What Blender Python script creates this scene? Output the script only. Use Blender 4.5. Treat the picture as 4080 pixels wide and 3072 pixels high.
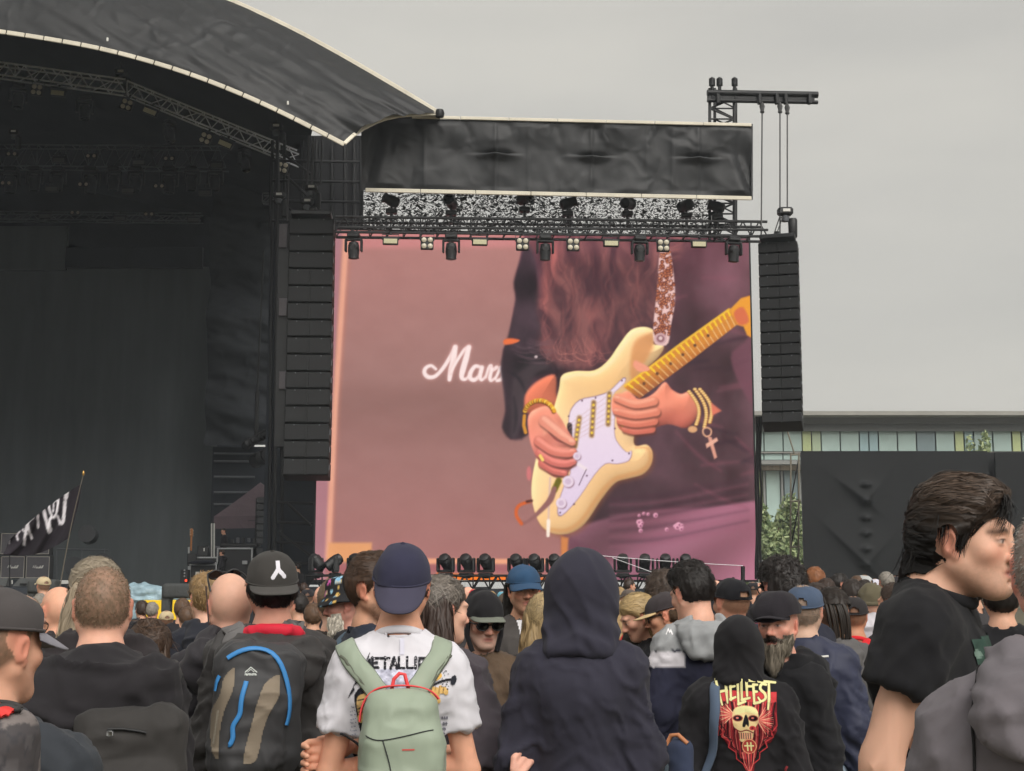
import bpy, math, random
import numpy as np
from mathutils import Vector, Matrix, Euler
from mathutils.bvhtree import BVHTree
R = math.radians
for o in list(bpy.data.objects):
 bpy.data.objects.remove(o)
scene = bpy.context.scene
COL = scene.collection
# ------------------------------------------------------------------ camera
FPX, PITCH, CAMZ = 5667.0, R(8.0), 1.68
cam_d = bpy.data.cameras.new('camera'); cam = bpy.data.objects.new('camera', cam_d); COL.objects.link(cam)
cam.location = (0, 0, CAMZ); cam.rotation_euler = (R(90) + PITCH, 0, 0)
cam_d.lens = 50.0; cam_d.sensor_width = 36.0; cam_d.clip_start = 0.1; cam_d.clip_end = 3000
scene.camera = cam
# ------------------------------------------------------------------ world: bright overcast
EXPO = 0.95
SUN_EL, SUN_ROT = R(42), R(200)
w = bpy.data.worlds.new('World'); scene.world = w; w.use_nodes = True
nt = w.node_tree; nt.nodes.clear()
def wn(t, **k):
 n = nt.nodes.new(t)
 for a, b in k.items(): setattr(n, a, b)
 return n
out = wn('ShaderNodeOutputWorld'); bg = wn('ShaderNodeBackground')
sky = wn('ShaderNodeTexSky', sky_type='NISHITA', sun_disc=False)
sky.sun_elevation = SUN_EL; sky.sun_rotation = SUN_ROT; sky.air_density = 1.0; sky.dust_density = 6.0
tc = wn('ShaderNodeTexCoord'); mp = wn('ShaderNodeMapping'); mp.inputs['Scale'].default_value = (1.2, 1.2, 5.0)
nz = wn('ShaderNodeTexNoise'); nz.inputs['Scale'].default_value = 1.6; nz.inputs['Detail'].default_value = 5; nz.inputs['Roughness'].default_value = 0.5
cr = wn('ShaderNodeValToRGB')
cr.color_ramp.elements[0].position = 0.33; cr.color_ramp.elements[0].color = (2.78, 2.70, 2.50, 1)
cr.color_ramp.elements[1].position = 0.66; cr.color_ramp.elements[1].color = (3.42, 3.28, 2.96, 1)
mx = wn('ShaderNodeMix', data_type='RGBA'); mx.inputs[0].default_value = 0.94
nt.links.new(tc.outputs['Generated'], mp.inputs[0]); nt.links.new(mp.outputs[0], nz.inputs['Vector'])
nt.links.new(nz.outputs['Fac'], cr.inputs[0]); nt.links.new(sky.outputs[0], mx.inputs[6]); nt.links.new(cr.outputs[0], mx.inputs[7])
nt.links.new(mx.outputs[2], bg.inputs[0]); nt.links.new(bg.outputs[0], out.inputs[0])
bg.inputs[1].default_value = 0.1
# ------------------------------------------------------------------ one soft sun behind the cloud
sd = bpy.data.lights.new('sun', 'SUN'); sd.energy = 1.5; sd.angle = R(50); sd.color = (1.0, 0.97, 0.92)
sun = bpy.data.objects.new('sun', sd); COL.objects.link(sun)
_sdir = Vector((0.35 * math.cos(SUN_EL), -0.94 * math.cos(SUN_EL), math.sin(SUN_EL)))   # towards the sun: behind the camera, a little right
sun.rotation_euler = _sdir.to_track_quat('Z', 'Y').to_euler()
sky.sun_rotation = math.atan2(_sdir.x, _sdir.y)
vs = scene.view_settings
vs.view_transform = 'Standard'; vs.look = 'None'; vs.exposure = EXPO; vs.gamma = 1.0; vs.use_curve_mapping = False
scene.cycles.use_denoising = True
scene.cycles.max_bounces = 5; scene.cycles.diffuse_bounces = 3; scene.cycles.glossy_bounces = 2; scene.cycles.transmission_bounces = 3; scene.cycles.transparent_max_bounces = 8
scene.cycles.use_adaptive_sampling = True; scene.cycles.adaptive_threshold = 0.035
scene.cycles.sample_clamp_indirect = 4.0
# ------------------------------------------------------------------ helpers
def ray(u, v):
 x, y = (u - 2040) / FPX, (1536 - v) / FPX
 return Vector((x, math.cos(PITCH) - y * math.sin(PITCH), math.sin(PITCH) + y * math.cos(PITCH)))
def at(u, v, Y):
 d = ray(u, v); d = d * (Y / d.y)
 return Vector((d.x, Y, CAMZ + d.z))
def lin(c):
 c = np.asarray(c, float) / 255.0
 return np.where(c <= 0.04045, c / 12.92, ((c + 0.055) / 1.055) ** 2.4)
def tag(o, label=None, cat=None, group=None, kind=None):
 if label: o['label'] = label
 if cat: o['category'] = cat
 if group: o['group'] = group
 if kind: o['kind'] = kind
 return o
def empty(name, loc=(0, 0, 0), rz=0.0, label=None, cat=None, group=None):
 o = bpy.data.objects.new(name, None); COL.objects.link(o)
 o.location = loc; o.rotation_euler = (0, 0, rz); o.empty_display_size = 0.2
 return tag(o, label, cat, group)
def parent_to(o, p):
 if p is not None:
  o.parent = p
 return o
def wparent(o, p):                       # o is given in world coordinates; p (and its parent) only translated
 if p is not None:
  t = Vector((0, 0, 0)); q = p
  while q is not None:
   t = t + Vector(q.location); q = q.parent
  o.parent = p; o.location = Vector(o.location) - t
 return o
def add_mesh(name, me, m=None, parent=None, world=False):
 o = bpy.data.objects.new(name, me); COL.objects.link(o)
 if m is not None and not me.materials: me.materials.append(m)
 if parent is not None:
  if world: wparent(o, parent)
  else: o.parent = parent
 return o
def mesh_np(name, V, F, smooth=True, mats=None):
 me = bpy.data.meshes.new(name); V = np.asarray(V, np.float32); F = np.asarray(F, np.int32)
 me.vertices.add(len(V)); me.vertices.foreach_set('co', V.ravel())
 k = F.shape[1]; me.loops.add(F.size); me.loops.foreach_set('vertex_index', F.ravel())
 me.polygons.add(len(F)); me.polygons.foreach_set('loop_start', np.arange(0, F.size, k, dtype=np.int32))
 me.update(calc_edges=True)
 me.polygons.foreach_set('use_smooth', np.full(len(F), smooth)); me.validate()
 for m in (mats or []): me.materials.append(m)
 return me
def set_col(me, C, domain='POINT', name='Col'):
 a = me.color_attributes.new(name, 'FLOAT_COLOR', domain)
 C = np.asarray(C, np.float32)
 if C.shape[1] == 3: C = np.concatenate([C, np.ones((len(C), 1), np.float32)], 1)
 a.data.foreach_set('color', C.ravel())
# ------------------------------------------------------------------ materials
_mats = {}
def mat(key, col=(0.5, 0.5, 0.5), rough=0.6, metal=0.0, bump=0.0, bscale=30.0, var=0.0, vscale=6.0, spec=0.5,
  attr=False, sss=0.0, emit=None, estr=1.0, sheen=0.0, fold=0.0, fscale=9.0, alpha=None, aniso=(1, 1, 1), srgb=True, coat=0.0):
 if key in _mats: return _mats[key]
 m = bpy.data.materials.new(key); m.use_nodes = True; _mats[key] = m
 t = m.node_tree; b = t.nodes['Principled BSDF']
 c = lin(col) if srgb else np.asarray(col, float)
 b.inputs['Roughness'].default_value = rough; b.inputs['Metallic'].default_value = metal
 b.inputs['Specular IOR Level'].default_value = spec
 if sheen: b.inputs['Sheen Weight'].default_value = sheen; b.inputs['Sheen Roughness'].default_value = 0.6
 if coat: b.inputs['Coat Weight'].default_value = coat
 if sss:
  b.inputs['Subsurface Weight'].default_value = sss; b.inputs['Subsurface Radius'].default_value = (0.012, 0.005, 0.003); b.inputs['Subsurface Scale'].default_value = 0.6
 tcn = t.nodes.new('ShaderNodeTexCoord'); mpn = t.nodes.new('ShaderNodeMapping'); mpn.inputs['Scale'].default_value = aniso
 t.links.new(tcn.outputs['Object'], mpn.inputs[0])
 src = None
 if attr:
  an = t.nodes.new('ShaderNodeAttribute'); an.attribute_name = 'Col'; src = an.outputs['Color']
 if var:
  n = t.nodes.new('ShaderNodeTexNoise'); n.inputs['Scale'].default_value = vscale; n.inputs['Detail'].default_value = 3; n.inputs['Roughness'].default_value = 0.6
  t.links.new(mpn.outputs[0], n.inputs['Vector'])
  mr = t.nodes.new('ShaderNodeMapRange'); mr.inputs[1].default_value = 0.3; mr.inputs[2].default_value = 0.7
  mr.inputs[3].default_value = 1 - var; mr.inputs[4].default_value = 1 + var
  t.links.new(n.outputs['Fac'], mr.inputs[0])
  mu = t.nodes.new('ShaderNodeMix'); mu.data_type = 'RGBA'; mu.blend_type = 'MULTIPLY'; mu.inputs[0].default_value = 1
  if src is not None: t.links.new(src, mu.inputs[6])
  else: mu.inputs[6].default_value = (*c, 1)
  cb = t.nodes.new('ShaderNodeCombineColor')
  for i in range(3): t.links.new(mr.outputs[0], cb.inputs[i])
  t.links.new(cb.outputs[0], mu.inputs[7]); src = mu.outputs[2]
 if src is not None: t.links.new(src, b.inputs['Base Color'])
 else: b.inputs['Base Color'].default_value = (*c, 1)
 if bump or fold:
  prev = None
  for (amt, sc, det) in ((fold, fscale, 2), (bump, bscale, 1)):
   if not amt: continue
   n = t.nodes.new('ShaderNodeTexNoise'); n.inputs['Scale'].default_value = sc; n.inputs['Detail'].default_value = det
   if amt == fold: n.noise_type = 'RIDGED_MULTIFRACTAL'; n.inputs['Distortion'].default_value = 1.1; n.inputs['Scale'].default_value = sc * 1.15; n.inputs['Detail'].default_value = 1.0
   t.links.new(mpn.outputs[0], n.inputs['Vector'])
   bn = t.nodes.new('ShaderNodeBump'); bn.inputs['Strength'].default_value = min(1, amt * (1.6 if amt == fold else 1)); bn.inputs['Distance'].default_value = (0.13 if amt == fold else 0.25) / sc
   t.links.new(n.outputs['Fac'], bn.inputs['Height'])
   if prev is not None: t.links.new(prev, bn.inputs['Normal'])
   prev = bn.outputs[0]
  t.links.new(prev, b.inputs['Normal'])
 if emit is not None:
  b.inputs['Emission Color'].default_value = (*lin(emit), 1); b.inputs['Emission Strength'].default_value = estr
 return m
def cloth(key, col, rough=0.92, fold=0.4, fscale=7.0, var=0.10, vscale=9, bump=0.25, bscale=500, sheen=0.05, spec=0.2, **k):
 return mat(key, col, rough=rough, fold=fold, fscale=fscale, var=var, vscale=vscale, bump=bump, bscale=bscale, sheen=sheen, spec=spec, aniso=(1, 1, .6), **k)
# ------------------------------------------------------------------ polygon builder
class MB:
 def __init__(s): s.v = []; s.f = []
 def add(s, V, F):
  n = len(s.v); s.v += [tuple(p) for p in V]; s.f += [tuple(i + n for i in f) for f in F]; return s
 def box(s, c, d, rot=None):
  x, y, z = d[0] / 2, d[1] / 2, d[2] / 2
  P = [Vector(p) for p in ((-x, -y, -z), (x, -y, -z), (x, y, -z), (-x, y, -z), (-x, -y, z), (x, -y, z), (x, y, z), (-x, y, z))]
  if rot is not None: P = [rot @ p for p in P]
  c = Vector(c)
  return s.add([p + c for p in P], [(0, 3, 2, 1), (4, 5, 6, 7), (0, 1, 5, 4), (1, 2, 6, 5), (2, 3, 7, 6), (3, 0, 4, 7)])
 def cbox(s, c, d, ch=0.01, rot=None):             # box with chamfered edges
  x, y, z = d[0] / 2, d[1] / 2, d[2] / 2; ch = min(ch, x * .9, y * .9, z * .9)
  P = []
  for sx in (-1, 1):
   for sy in (-1, 1):
    for sz in (-1, 1):
     P += [Vector((sx * (x - ch), sy * (y - ch), sz * z)), Vector((sx * (x - ch), sy * y, sz * (z - ch))), Vector((sx * x, sy * (y - ch), sz * (z - ch)))]
  I = lambda a, b, g, k: ((a > 0) * 4 + (b > 0) * 2 + (g > 0)) * 3 + k
  F = []
  for g in (-1, 1):
   q = [I(-1, -1, g, 0), I(1, -1, g, 0), I(1, 1, g, 0), I(-1, 1, g, 0)]; F.append(q if g > 0 else q[::-1])
   q = [I(-1, g, -1, 1), I(1, g, -1, 1), I(1, g, 1, 1), I(-1, g, 1, 1)]; F.append(q[::-1] if g > 0 else q)
   q = [I(g, -1, -1, 2), I(g, 1, -1, 2), I(g, 1, 1, 2), I(g, -1, 1, 2)]; F.append(q if g > 0 else q[::-1])
  for a in (-1, 1):
   for b in (-1, 1):
    F.append([I(-1, a, b, 0), I(1, a, b, 0), I(1, a, b, 1), I(-1, a, b, 1)])
    F.append([I(a, -1, b, 0), I(a, 1, b, 0), I(a, 1, b, 2), I(a, -1, b, 2)])
    F.append([I(a, b, -1, 1), I(a, b, 1, 1), I(a, b, 1, 2), I(a, b, -1, 2)])
    for g in (-1, 1): F.append([I(a, b, g, 0), I(a, b, g, 1), I(a, b, g, 2)])
  if rot is not None: P = [rot @ p for p in P]
  c = Vector(c)
  return s.add([p + c for p in P], F)
 def path(s, pts, r, seg=6, cap=True, closed=False):
  pts = [Vector(p) for p in pts]; n = len(pts); rr = r if isinstance(r, (list, tuple)) else [r] * n
  V = []; F = []; up = None
  for i, p in enumerate(pts):
   t = (pts[(i + 1) % n] - pts[i - 1]) if closed else (pts[min(i + 1, n - 1)] - pts[max(i - 1, 0)])
   t = t.normalized() if t.length > 1e-9 else Vector((0, 0, 1))
   if up is None: up = Vector((0, 0, 1)) if abs(t.z) < .9 else Vector((1, 0, 0))
   a = t.cross(up).normalized(); b2 = a.cross(t).normalized(); up = b2
   for k in range(seg):
    th = 2 * math.pi * k / seg
    V.append(p + (a * math.cos(th) + b2 * math.sin(th)) * rr[i])
  for i in range(n if closed else n - 1):
   j = (i + 1) % n
   for k in range(seg):
    l = (k + 1) % seg
    F.append((i * seg + k, i * seg + l, j * seg + l, j * seg + k))
  if cap and not closed: F.append(tuple(range(seg))[::-1]); F.append(tuple((n - 1) * seg + k for k in range(seg)))
  return s.add(V, F)
 def lathe(s, prof, seg=16, M=None, cap=True):     # prof: (r, z)
  V = []; F = []
  for r, z in prof:
   for k in range(seg):
    th = 2 * math.pi * k / seg; V.append(Vector((r * math.cos(th), r * math.sin(th), z)))
  for i in range(len(prof) - 1):
   for k in range(seg):
    l = (k + 1) % seg; F.append((i * seg + k, i * seg + l, (i + 1) * seg + l, (i + 1) * seg + k))
  if cap: F.append(tuple(range(seg))[::-1]); F.append(tuple((len(prof) - 1) * seg + k for k in range(seg)))
  if M is not None: V = [M @ p for p in V]
  return s.add(V, F)
 def prism(s, poly, d0, d1, M=None):              # poly in XZ, extruded along Y
  n = len(poly); V = [Vector((x, d0, z)) for x, z in poly] + [Vector((x, d1, z)) for x, z in poly]
  F = [tuple(range(n)), tuple(range(2 * n - 1, n - 1, -1))] + [(i, i + n, (i + 1) % n + n, (i + 1) % n) for i in range(n)]
  if M is not None: V = [M @ p for p in V]
  return s.add(V, F)
 def mesh(s, name, m=None, smooth=False, ang=None):
  me = bpy.data.meshes.new(name); me.from_pydata(s.v, [], s.f); me.validate()
  import bmesh as _b
  bm = _b.new(); bm.from_mesh(me); _b.ops.recalc_face_normals(bm, faces=bm.faces); bm.to_mesh(me); bm.free()
  if smooth:
   me.shade_smooth()
   if ang: me.set_sharp_from_angle(angle=ang)
  if m: me.materials.append(m)
  return me
 def build(s, name, m, parent=None, world=False, smooth=False, ang=R(40), kind=None):
  o = add_mesh(name, s.mesh(name, m, smooth, ang), None, parent, world)
  if kind: o['kind'] = kind
  return o
_rod = {}
def rod(name, p0, p1, r, m, parent=None, seg=6):      # one straight tube; all rods share one mesh per material
 key = (m.name, seg)
 if key not in _rod: _rod[key] = MB().path([(0, 0, -.5), (0, 0, .5)], 1.0, seg).mesh('tube', m, True, R(50))
 o = bpy.data.objects.new(name, _rod[key]); COL.objects.link(o)
 p0, p1 = Vector(p0), Vector(p1); d = p1 - p0
 o.location = (p0 + p1) / 2; o.rotation_mode = 'QUATERNION'; o.rotation_quaternion = d.to_track_quat('Z', 'Y'); o.scale = (r, r, d.length)
 return wparent(o, parent)
_pb = {}
def plate(name, c, size, m, parent=None, rz=0.0, rx=0.0):      # bevelled box sharing one mesh per material
 key = m.name
 if key not in _pb: _pb[key] = MB().box((0, 0, 0), (1, 1, 1)).mesh('plate', m)
 o = bpy.data.objects.new(name, _pb[key]); COL.objects.link(o)
 o.location = c; o.scale = size; o.rotation_euler = (rx, 0, rz)
 return wparent(o, parent)
def copy_tree(o, parent=None):
 c = o.copy(); COL.objects.link(c); c.parent = parent
 for ch in list(o.children): copy_tree(ch, c)
 return c
# ------------------------------------------------------------------ numpy noise
_rs = np.random.RandomState(7); _perm = _rs.rand(64, 64, 64).astype(np.float32)
def vnoise(P):
 P = np.asarray(P, np.float32); i = np.floor(P).astype(int); f = P - i; f = f * f * (3 - 2 * f); r = 0
 for dx in (0, 1):
  for dy in (0, 1):
   for dz in (0, 1):
    wgt = (f[:, 0] if dx else 1 - f[:, 0]) * (f[:, 1] if dy else 1 - f[:, 1]) * (f[:, 2] if dz else 1 - f[:, 2])
    r = r + wgt * _perm[(i[:, 0] + dx) & 63, (i[:, 1] + dy) & 63, (i[:, 2] + dz) & 63]
 return r * 2 - 1
def fbm(P, o=3):
 P = np.asarray(P, np.float32); a = 0; amp = 1.0
 for k in range(o): a = a + amp * vnoise(P + 11.3 * k); P = P * 2.03; amp *= .5
 return a
# ------------------------------------------------------------------ canvas: prints and screens
def crom(P, n=6, closed=True):
 P = np.asarray(P, float); N = len(P); o = []
 rng = range(N) if closed else range(N - 1)
 for i in rng:
  if closed: a, b, c, d = P[i - 1], P[i], P[(i + 1) % N], P[(i + 2) % N]
  else: a, b, c, d = P[max(i - 1, 0)], P[i], P[i + 1], P[min(i + 2, N - 1)]
  for t in np.arange(n) / n:
   o.append(.5 * (2 * b + (c - a) * t + (2 * a - 5 * b + 4 * c - d) * t * t + (3 * b - a - 3 * c + d) * t ** 3))
 if not closed: o.append(P[-1])
 return np.array(o)
class Canvas:
 def __init__(s, w, h, box, bg=(0, 0, 0), alpha=1.0):   # box = x0,y0,x1,y1 in drawing units, y down
  s.w, s.h, s.box = w, h, box; s.c = np.zeros((h, w, 3), np.float32); s.c[:] = bg; s.a = np.full((h, w), alpha, np.float32)
  x0, y0, x1, y1 = box
  s.X = x0 + (np.arange(w) + .5) / w * (x1 - x0); s.Y = y0 + (np.arange(h) + .5) / h * (y1 - y0); s.px = (x1 - x0) / w
 def _sub(s, lo, hi):
  i0, i1 = np.searchsorted(s.X, lo[0]), np.searchsorted(s.X, hi[0]); j0, j1 = np.searchsorted(s.Y, lo[1]), np.searchsorted(s.Y, hi[1])
  return i0, i1, j0, j1
 def blend(s, sl, m, col, setalpha=True):
  j0, j1, i0, i1 = sl; col = np.asarray(col, np.float32)
  s.c[j0:j1, i0:i1] = s.c[j0:j1, i0:i1] * (1 - m[..., None]) + col * m[..., None]
  if setalpha: s.a[j0:j1, i0:i1] = np.maximum(s.a[j0:j1, i0:i1], m)
 def sdist(s, P, pad):
  P = np.asarray(P, float); i0, i1, j0, j1 = s._sub(P.min(0) - pad, P.max(0) + pad)
  if i1 <= i0 or j1 <= j0: return None
  X, Y = np.meshgrid(s.X[i0:i1], s.Y[j0:j1]); d = np.full(X.shape, 1e9); ins = np.zeros(X.shape, bool)
  for a, b in zip(P, np.roll(P, -1, 0)):
   e = b - a; L = e @ e + 1e-12
   t = np.clip(((X - a[0]) * e[0] + (Y - a[1]) * e[1]) / L, 0, 1)
   d = np.minimum(d, (X - a[0] - t * e[0]) ** 2 + (Y - a[1] - t * e[1]) ** 2)
   c = (a[1] > Y) != (b[1] > Y)
   if e[1] != 0: ins ^= c & (X < e[0] * (Y - a[1]) / e[1] + a[0])
  d = np.sqrt(d); return np.where(ins, -d, d), (j0, j1, i0, i1), X, Y
 def poly(s, P, col, soft=None, smooth=0, alpha=1.0, bevel=None):
  if smooth: P = crom(P, smooth)
  soft = soft or s.px * .7; r = s.sdist(P, soft * 1.5)
  if r is None: return
  d, sl, X, Y = r; m = np.clip(.5 - d / (2 * soft), 0, 1); m = m * m * (3 - 2 * m) * alpha
  if callable(col): col = col(X, Y)
  if bevel:
   gy, gx = np.gradient(d); g_ = np.hypot(gx, gy) + 1e-6; lam = -(gx * .55 + gy * .83) / g_; col = np.asarray(col, float) * (1 + bevel[1] * lam * np.exp(np.minimum(d, 0) / bevel[0]))[..., None]
  s.blend(sl, m.astype(np.float32), col)
 def stroke(s, P, wd, col, soft=None, smooth=0, alpha=1.0, closed=False):
  P = np.asarray(P, float)
  if smooth: P = crom(P, smooth, closed)
  if closed: P = np.vstack([P, P[:1]])
  n = len(P); W = np.interp(np.linspace(0, 1, n), np.linspace(0, 1, len(np.atleast_1d(wd))), np.atleast_1d(wd)) / 2
  soft = soft or s.px * .7; pad = W.max() + soft * 1.5; i0, i1, j0, j1 = s._sub(P.min(0) - pad, P.max(0) + pad)
  if i1 <= i0 or j1 <= j0: return
  X, Y = np.meshgrid(s.X[i0:i1], s.Y[j0:j1]); d = np.full(X.shape, 1e9)
  for k in range(n - 1):
   a, b = P[k], P[k + 1]; e = b - a; t = np.clip(((X - a[0]) * e[0] + (Y - a[1]) * e[1]) / (e @ e + 1e-12), 0, 1)
   d = np.minimum(d, np.hypot(X - a[0] - t * e[0], Y - a[1] - t * e[1]) - (W[k] + t * (W[k + 1] - W[k])))
  m = np.clip(.5 - d / (2 * soft), 0, 1); m = m * m * (3 - 2 * m) * alpha
  if callable(col): col = col(X, Y)
  s.blend((j0, j1, i0, i1), m.astype(np.float32), col)
 def ell(s, c, r, col, soft=None, rot=0.0, alpha=1.0):
  t = np.linspace(0, 2 * np.pi, 24, endpoint=False); x, y = r[0] * np.cos(t), r[1] * np.sin(t); q = R(rot)
  s.poly(np.stack([c[0] + x * math.cos(q) - y * math.sin(q), c[1] + x * math.sin(q) + y * math.cos(q)], 1), col, soft, 0, alpha)
 def noise(s, amp, sc, seed=0, o=3):
  X, Y = np.meshgrid(s.X, s.Y); P = np.stack([X.ravel() / sc[0], Y.ravel() / sc[1], np.full(X.size, seed * 3.7)], 1)
  s.c += (fbm(P, o).reshape(s.h, s.w) * amp)[..., None].astype(np.float32)
 def blur(s, n=1):
  for _ in range(n):
   for ax in (0, 1):
    s.c = (np.roll(s.c, 1, ax) + 2 * s.c + np.roll(s.c, -1, ax)) / 4
 def lin(s): return lin(np.clip(s.c, 0, 255)).astype(np.float32)
# ------------------------------------------------------------------ signed-distance modelling (bodies, clothes, bags)
def axis(lo, hi, h, fines=()):
 pts = [lo]
 while pts[-1] < hi:
  p = pts[-1]; s = h
  for a, b, f in fines:
   if a - h < p < b: s = min(s, f)
  pts.append(p + s)
 return np.array(pts, np.float32)
class SDF:
 def __init__(s, xs, ys, zs):
  s.ax = (xs, ys, zs); s.D = np.full((len(xs), len(ys), len(zs)), 0.25, np.float32)
 def box(s, lo, hi):
  r = []
  for a, l, h in zip(s.ax, lo, hi):
   i, j = np.searchsorted(a, l), np.searchsorted(a, h, 'right'); r.append(slice(max(i - 1, 0), min(j + 1, len(a))))
  return tuple(r)
 def grid(s, sl):
  return (s.ax[0][sl[0]][:, None, None], s.ax[1][sl[1]][None, :, None], s.ax[2][sl[2]][None, None, :])
 def comb(s, sl, d, k, op):
  A = s.D[sl]
  if A.size == 0: return
  if op == 'sub': A = -A
  if op == 'and': d = -d; A = -A
  if k > 0:
   h = np.maximum(k - np.abs(A - d), 0) / k; r = np.minimum(A, d) - h * h * k * .25
  else: r = np.minimum(A, d)
  if op == 'sub': r = -r
  if op == 'and': r = -r
  s.D[sl] = r
 def cone(s, a, b, ra, rb, k=0.02, op='add', flat=(1, 1, 1)):
  a, b = np.asarray(a, float), np.asarray(b, float); m = max(ra, rb) * max(1 / min(flat), 1) + k + .03
  sl = s.box(np.minimum(a, b) - m, np.maximum(a, b) + m); X, Y, Z = s.grid(sl)
  f = np.asarray(flat, float); pa = [(X - a[0]) * f[0], (Y - a[1]) * f[1], (Z - a[2]) * f[2]]; ba = (b - a) * f
  L = ba @ ba + 1e-12; h = np.clip((pa[0] * ba[0] + pa[1] * ba[1] + pa[2] * ba[2]) / L, 0, 1)
  d = np.sqrt((pa[0] - h * ba[0]) ** 2 + (pa[1] - h * ba[1]) ** 2 + (pa[2] - h * ba[2]) ** 2) - (ra + (rb - ra) * h)
  d = d / f.max()
  s.comb(sl, d.astype(np.float32) if op != 'sub' else d.astype(np.float32), k, op)
 def ell(s, c, r, k=0.02, op='add', M=None):
  c, r = np.asarray(c, float), np.asarray(r, float); m = r.max() + k + .03
  lo = c - (m if M is not None else r + k + .03); hi = c + (m if M is not None else r + k + .03)
  sl = s.box(lo, hi); X, Y, Z = s.grid(sl); x, y, z = X - c[0], Y - c[1], Z - c[2]
  if M is not None:
   M = np.asarray(M)[:3, :3]; x, y, z = (M[0, 0] * x + M[1, 0] * y + M[2, 0] * z, M[0, 1] * x + M[1, 1] * y + M[2, 1] * z, M[0, 2] * x + M[1, 2] * y + M[2, 2] * z)
  k0 = np.sqrt((x / r[0]) ** 2 + (y / r[1]) ** 2 + (z / r[2]) ** 2); k1 = np.sqrt((x / r[0] ** 2) ** 2 + (y / r[1] ** 2) ** 2 + (z / r[2] ** 2) ** 2) + 1e-6
  s.comb(sl, (k0 * (k0 - 1) / k1).astype(np.float32), k, op)
 def rbox(s, c, hd, rad, k=0.0, op='add', M=None):
  c, hd = np.asarray(c, float), np.asarray(hd, float); m = np.linalg.norm(hd) + k + .03
  sl = s.box(c - m, c + m); X, Y, Z = s.grid(sl); x, y, z = X - c[0], Y - c[1], Z - c[2]
  if M is not None:
   M = np.asarray(M)[:3, :3]; x, y, z = (M[0, 0] * x + M[1, 0] * y + M[2, 0] * z, M[0, 1] * x + M[1, 1] * y + M[2, 1] * z, M[0, 2] * x + M[1, 2] * y + M[2, 2] * z)
  q = [np.abs(x) - hd[0] + rad, np.abs(y) - hd[1] + rad, np.abs(z) - hd[2] + rad]
  d = np.sqrt(np.maximum(q[0], 0) ** 2 + np.maximum(q[1], 0) ** 2 + np.maximum(q[2], 0) ** 2) + np.minimum(np.maximum(np.maximum(q[0], q[1]), q[2]), 0) - rad
  s.comb(sl, np.broadcast_to(d, s.D[sl].shape).astype(np.float32), k, op)
 def plane(s, n, off, k=0.0):               # keep n.p < off
  n = np.asarray(n, float); X, Y, Z = s.grid((slice(None),) * 3)
  d = (X * n[0] + Y * n[1] + Z * n[2] - off).astype(np.float32); A = s.D
  if k > 0:
   h = np.maximum(k - np.abs(A - d), 0) / k; s.D = (np.maximum(A, d) + h * h * k * .25).astype(np.float32)
  else: s.D = np.maximum(A, d)
 def torus(s, c, R0, r, k=0.01, M=None, flat=1.0):
  c = np.asarray(c, float); m = R0 * 1.3 + r + k + .03; sl = s.box(c - m, c + m); X, Y, Z = s.grid(sl); x, y, z = X - c[0], Y - c[1], Z - c[2]
  if M is not None:
   M = np.asarray(M)[:3, :3]; x, y, z = (M[0, 0] * x + M[1, 0] * y + M[2, 0] * z, M[0, 1] * x + M[1, 1] * y + M[2, 1] * z, M[0, 2] * x + M[1, 2] * y + M[2, 2] * z)
  d = np.sqrt((np.sqrt(x * x + (y * flat) ** 2) - R0) ** 2 + z * z) - r
  s.comb(sl, d.astype(np.float32), k, 'add')
 def mesh(s):
  D = s.D; S = D < 0; nx, ny, nz = D.shape
  c = np.zeros((nx - 1, ny - 1, nz - 1), np.uint8)
  for i in (0, 1):
   for j in (0, 1):
    for k in (0, 1): c += S[i:nx - 1 + i, j:ny - 1 + j, k:nz - 1 + k]
  act = (c > 0) & (c < 8); I = np.argwhere(act)
  if len(I) == 0: return np.zeros((0, 3)), np.zeros((0, 4), int)
  idx = np.full(act.shape, -1, np.int32); idx[act] = np.arange(len(I))
  X = [np.stack([s.ax[a][I[:, a]], s.ax[a][I[:, a] + 1]], 1) for a in range(3)]
  cs = [(i, j, k) for i in (0, 1) for j in (0, 1) for k in (0, 1)]
  val = {q: D[I[:, 0] + q[0], I[:, 1] + q[1], I[:, 2] + q[2]] for q in cs}
  P = np.zeros((len(I), 3)); n = np.zeros(len(I))
  for a in range(3):
   for q in cs:
    if q[a]: continue
    r = list(q); r[a] = 1; r = tuple(r); v0, v1 = val[q], val[r]; m = (v0 < 0) != (v1 < 0)
    t = np.where(m, v0 / np.where(m, v0 - v1, 1), 0)
    for b in range(3):
     co = X[b][:, q[b]] if b != a else X[b][:, 0] + t * (X[b][:, 1] - X[b][:, 0])
     P[:, b] += np.where(m, co, 0)
    n += m
  P /= n[:, None]; F = []
  for a in range(3):
   b, e = (a + 1) % 3, (a + 2) % 3
   sl0 = [slice(None)] * 3; sl1 = [slice(None)] * 3; sl0[a] = slice(0, -1); sl1[a] = slice(1, None)
   for q in (b, e): sl0[q] = slice(1, -1); sl1[q] = slice(1, -1)
   A, B = S[tuple(sl0)], S[tuple(sl1)]; E = np.argwhere(A != B)
   if not len(E): continue
   ins = A[tuple(E.T)]; base = E.copy(); base[:, b] += 1; base[:, e] += 1
   def cell(db, de):
    q = base.copy(); q[:, b] -= db; q[:, e] -= de; return idx[tuple(q.T)]
   quad = np.stack([cell(1, 1), cell(0, 1), cell(0, 0), cell(1, 0)], 1)
   quad[~ins] = quad[~ins][:, ::-1]; F.append(quad)
  F = np.concatenate(F); F = F[(F >= 0).all(1)]
  return P, F
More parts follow.
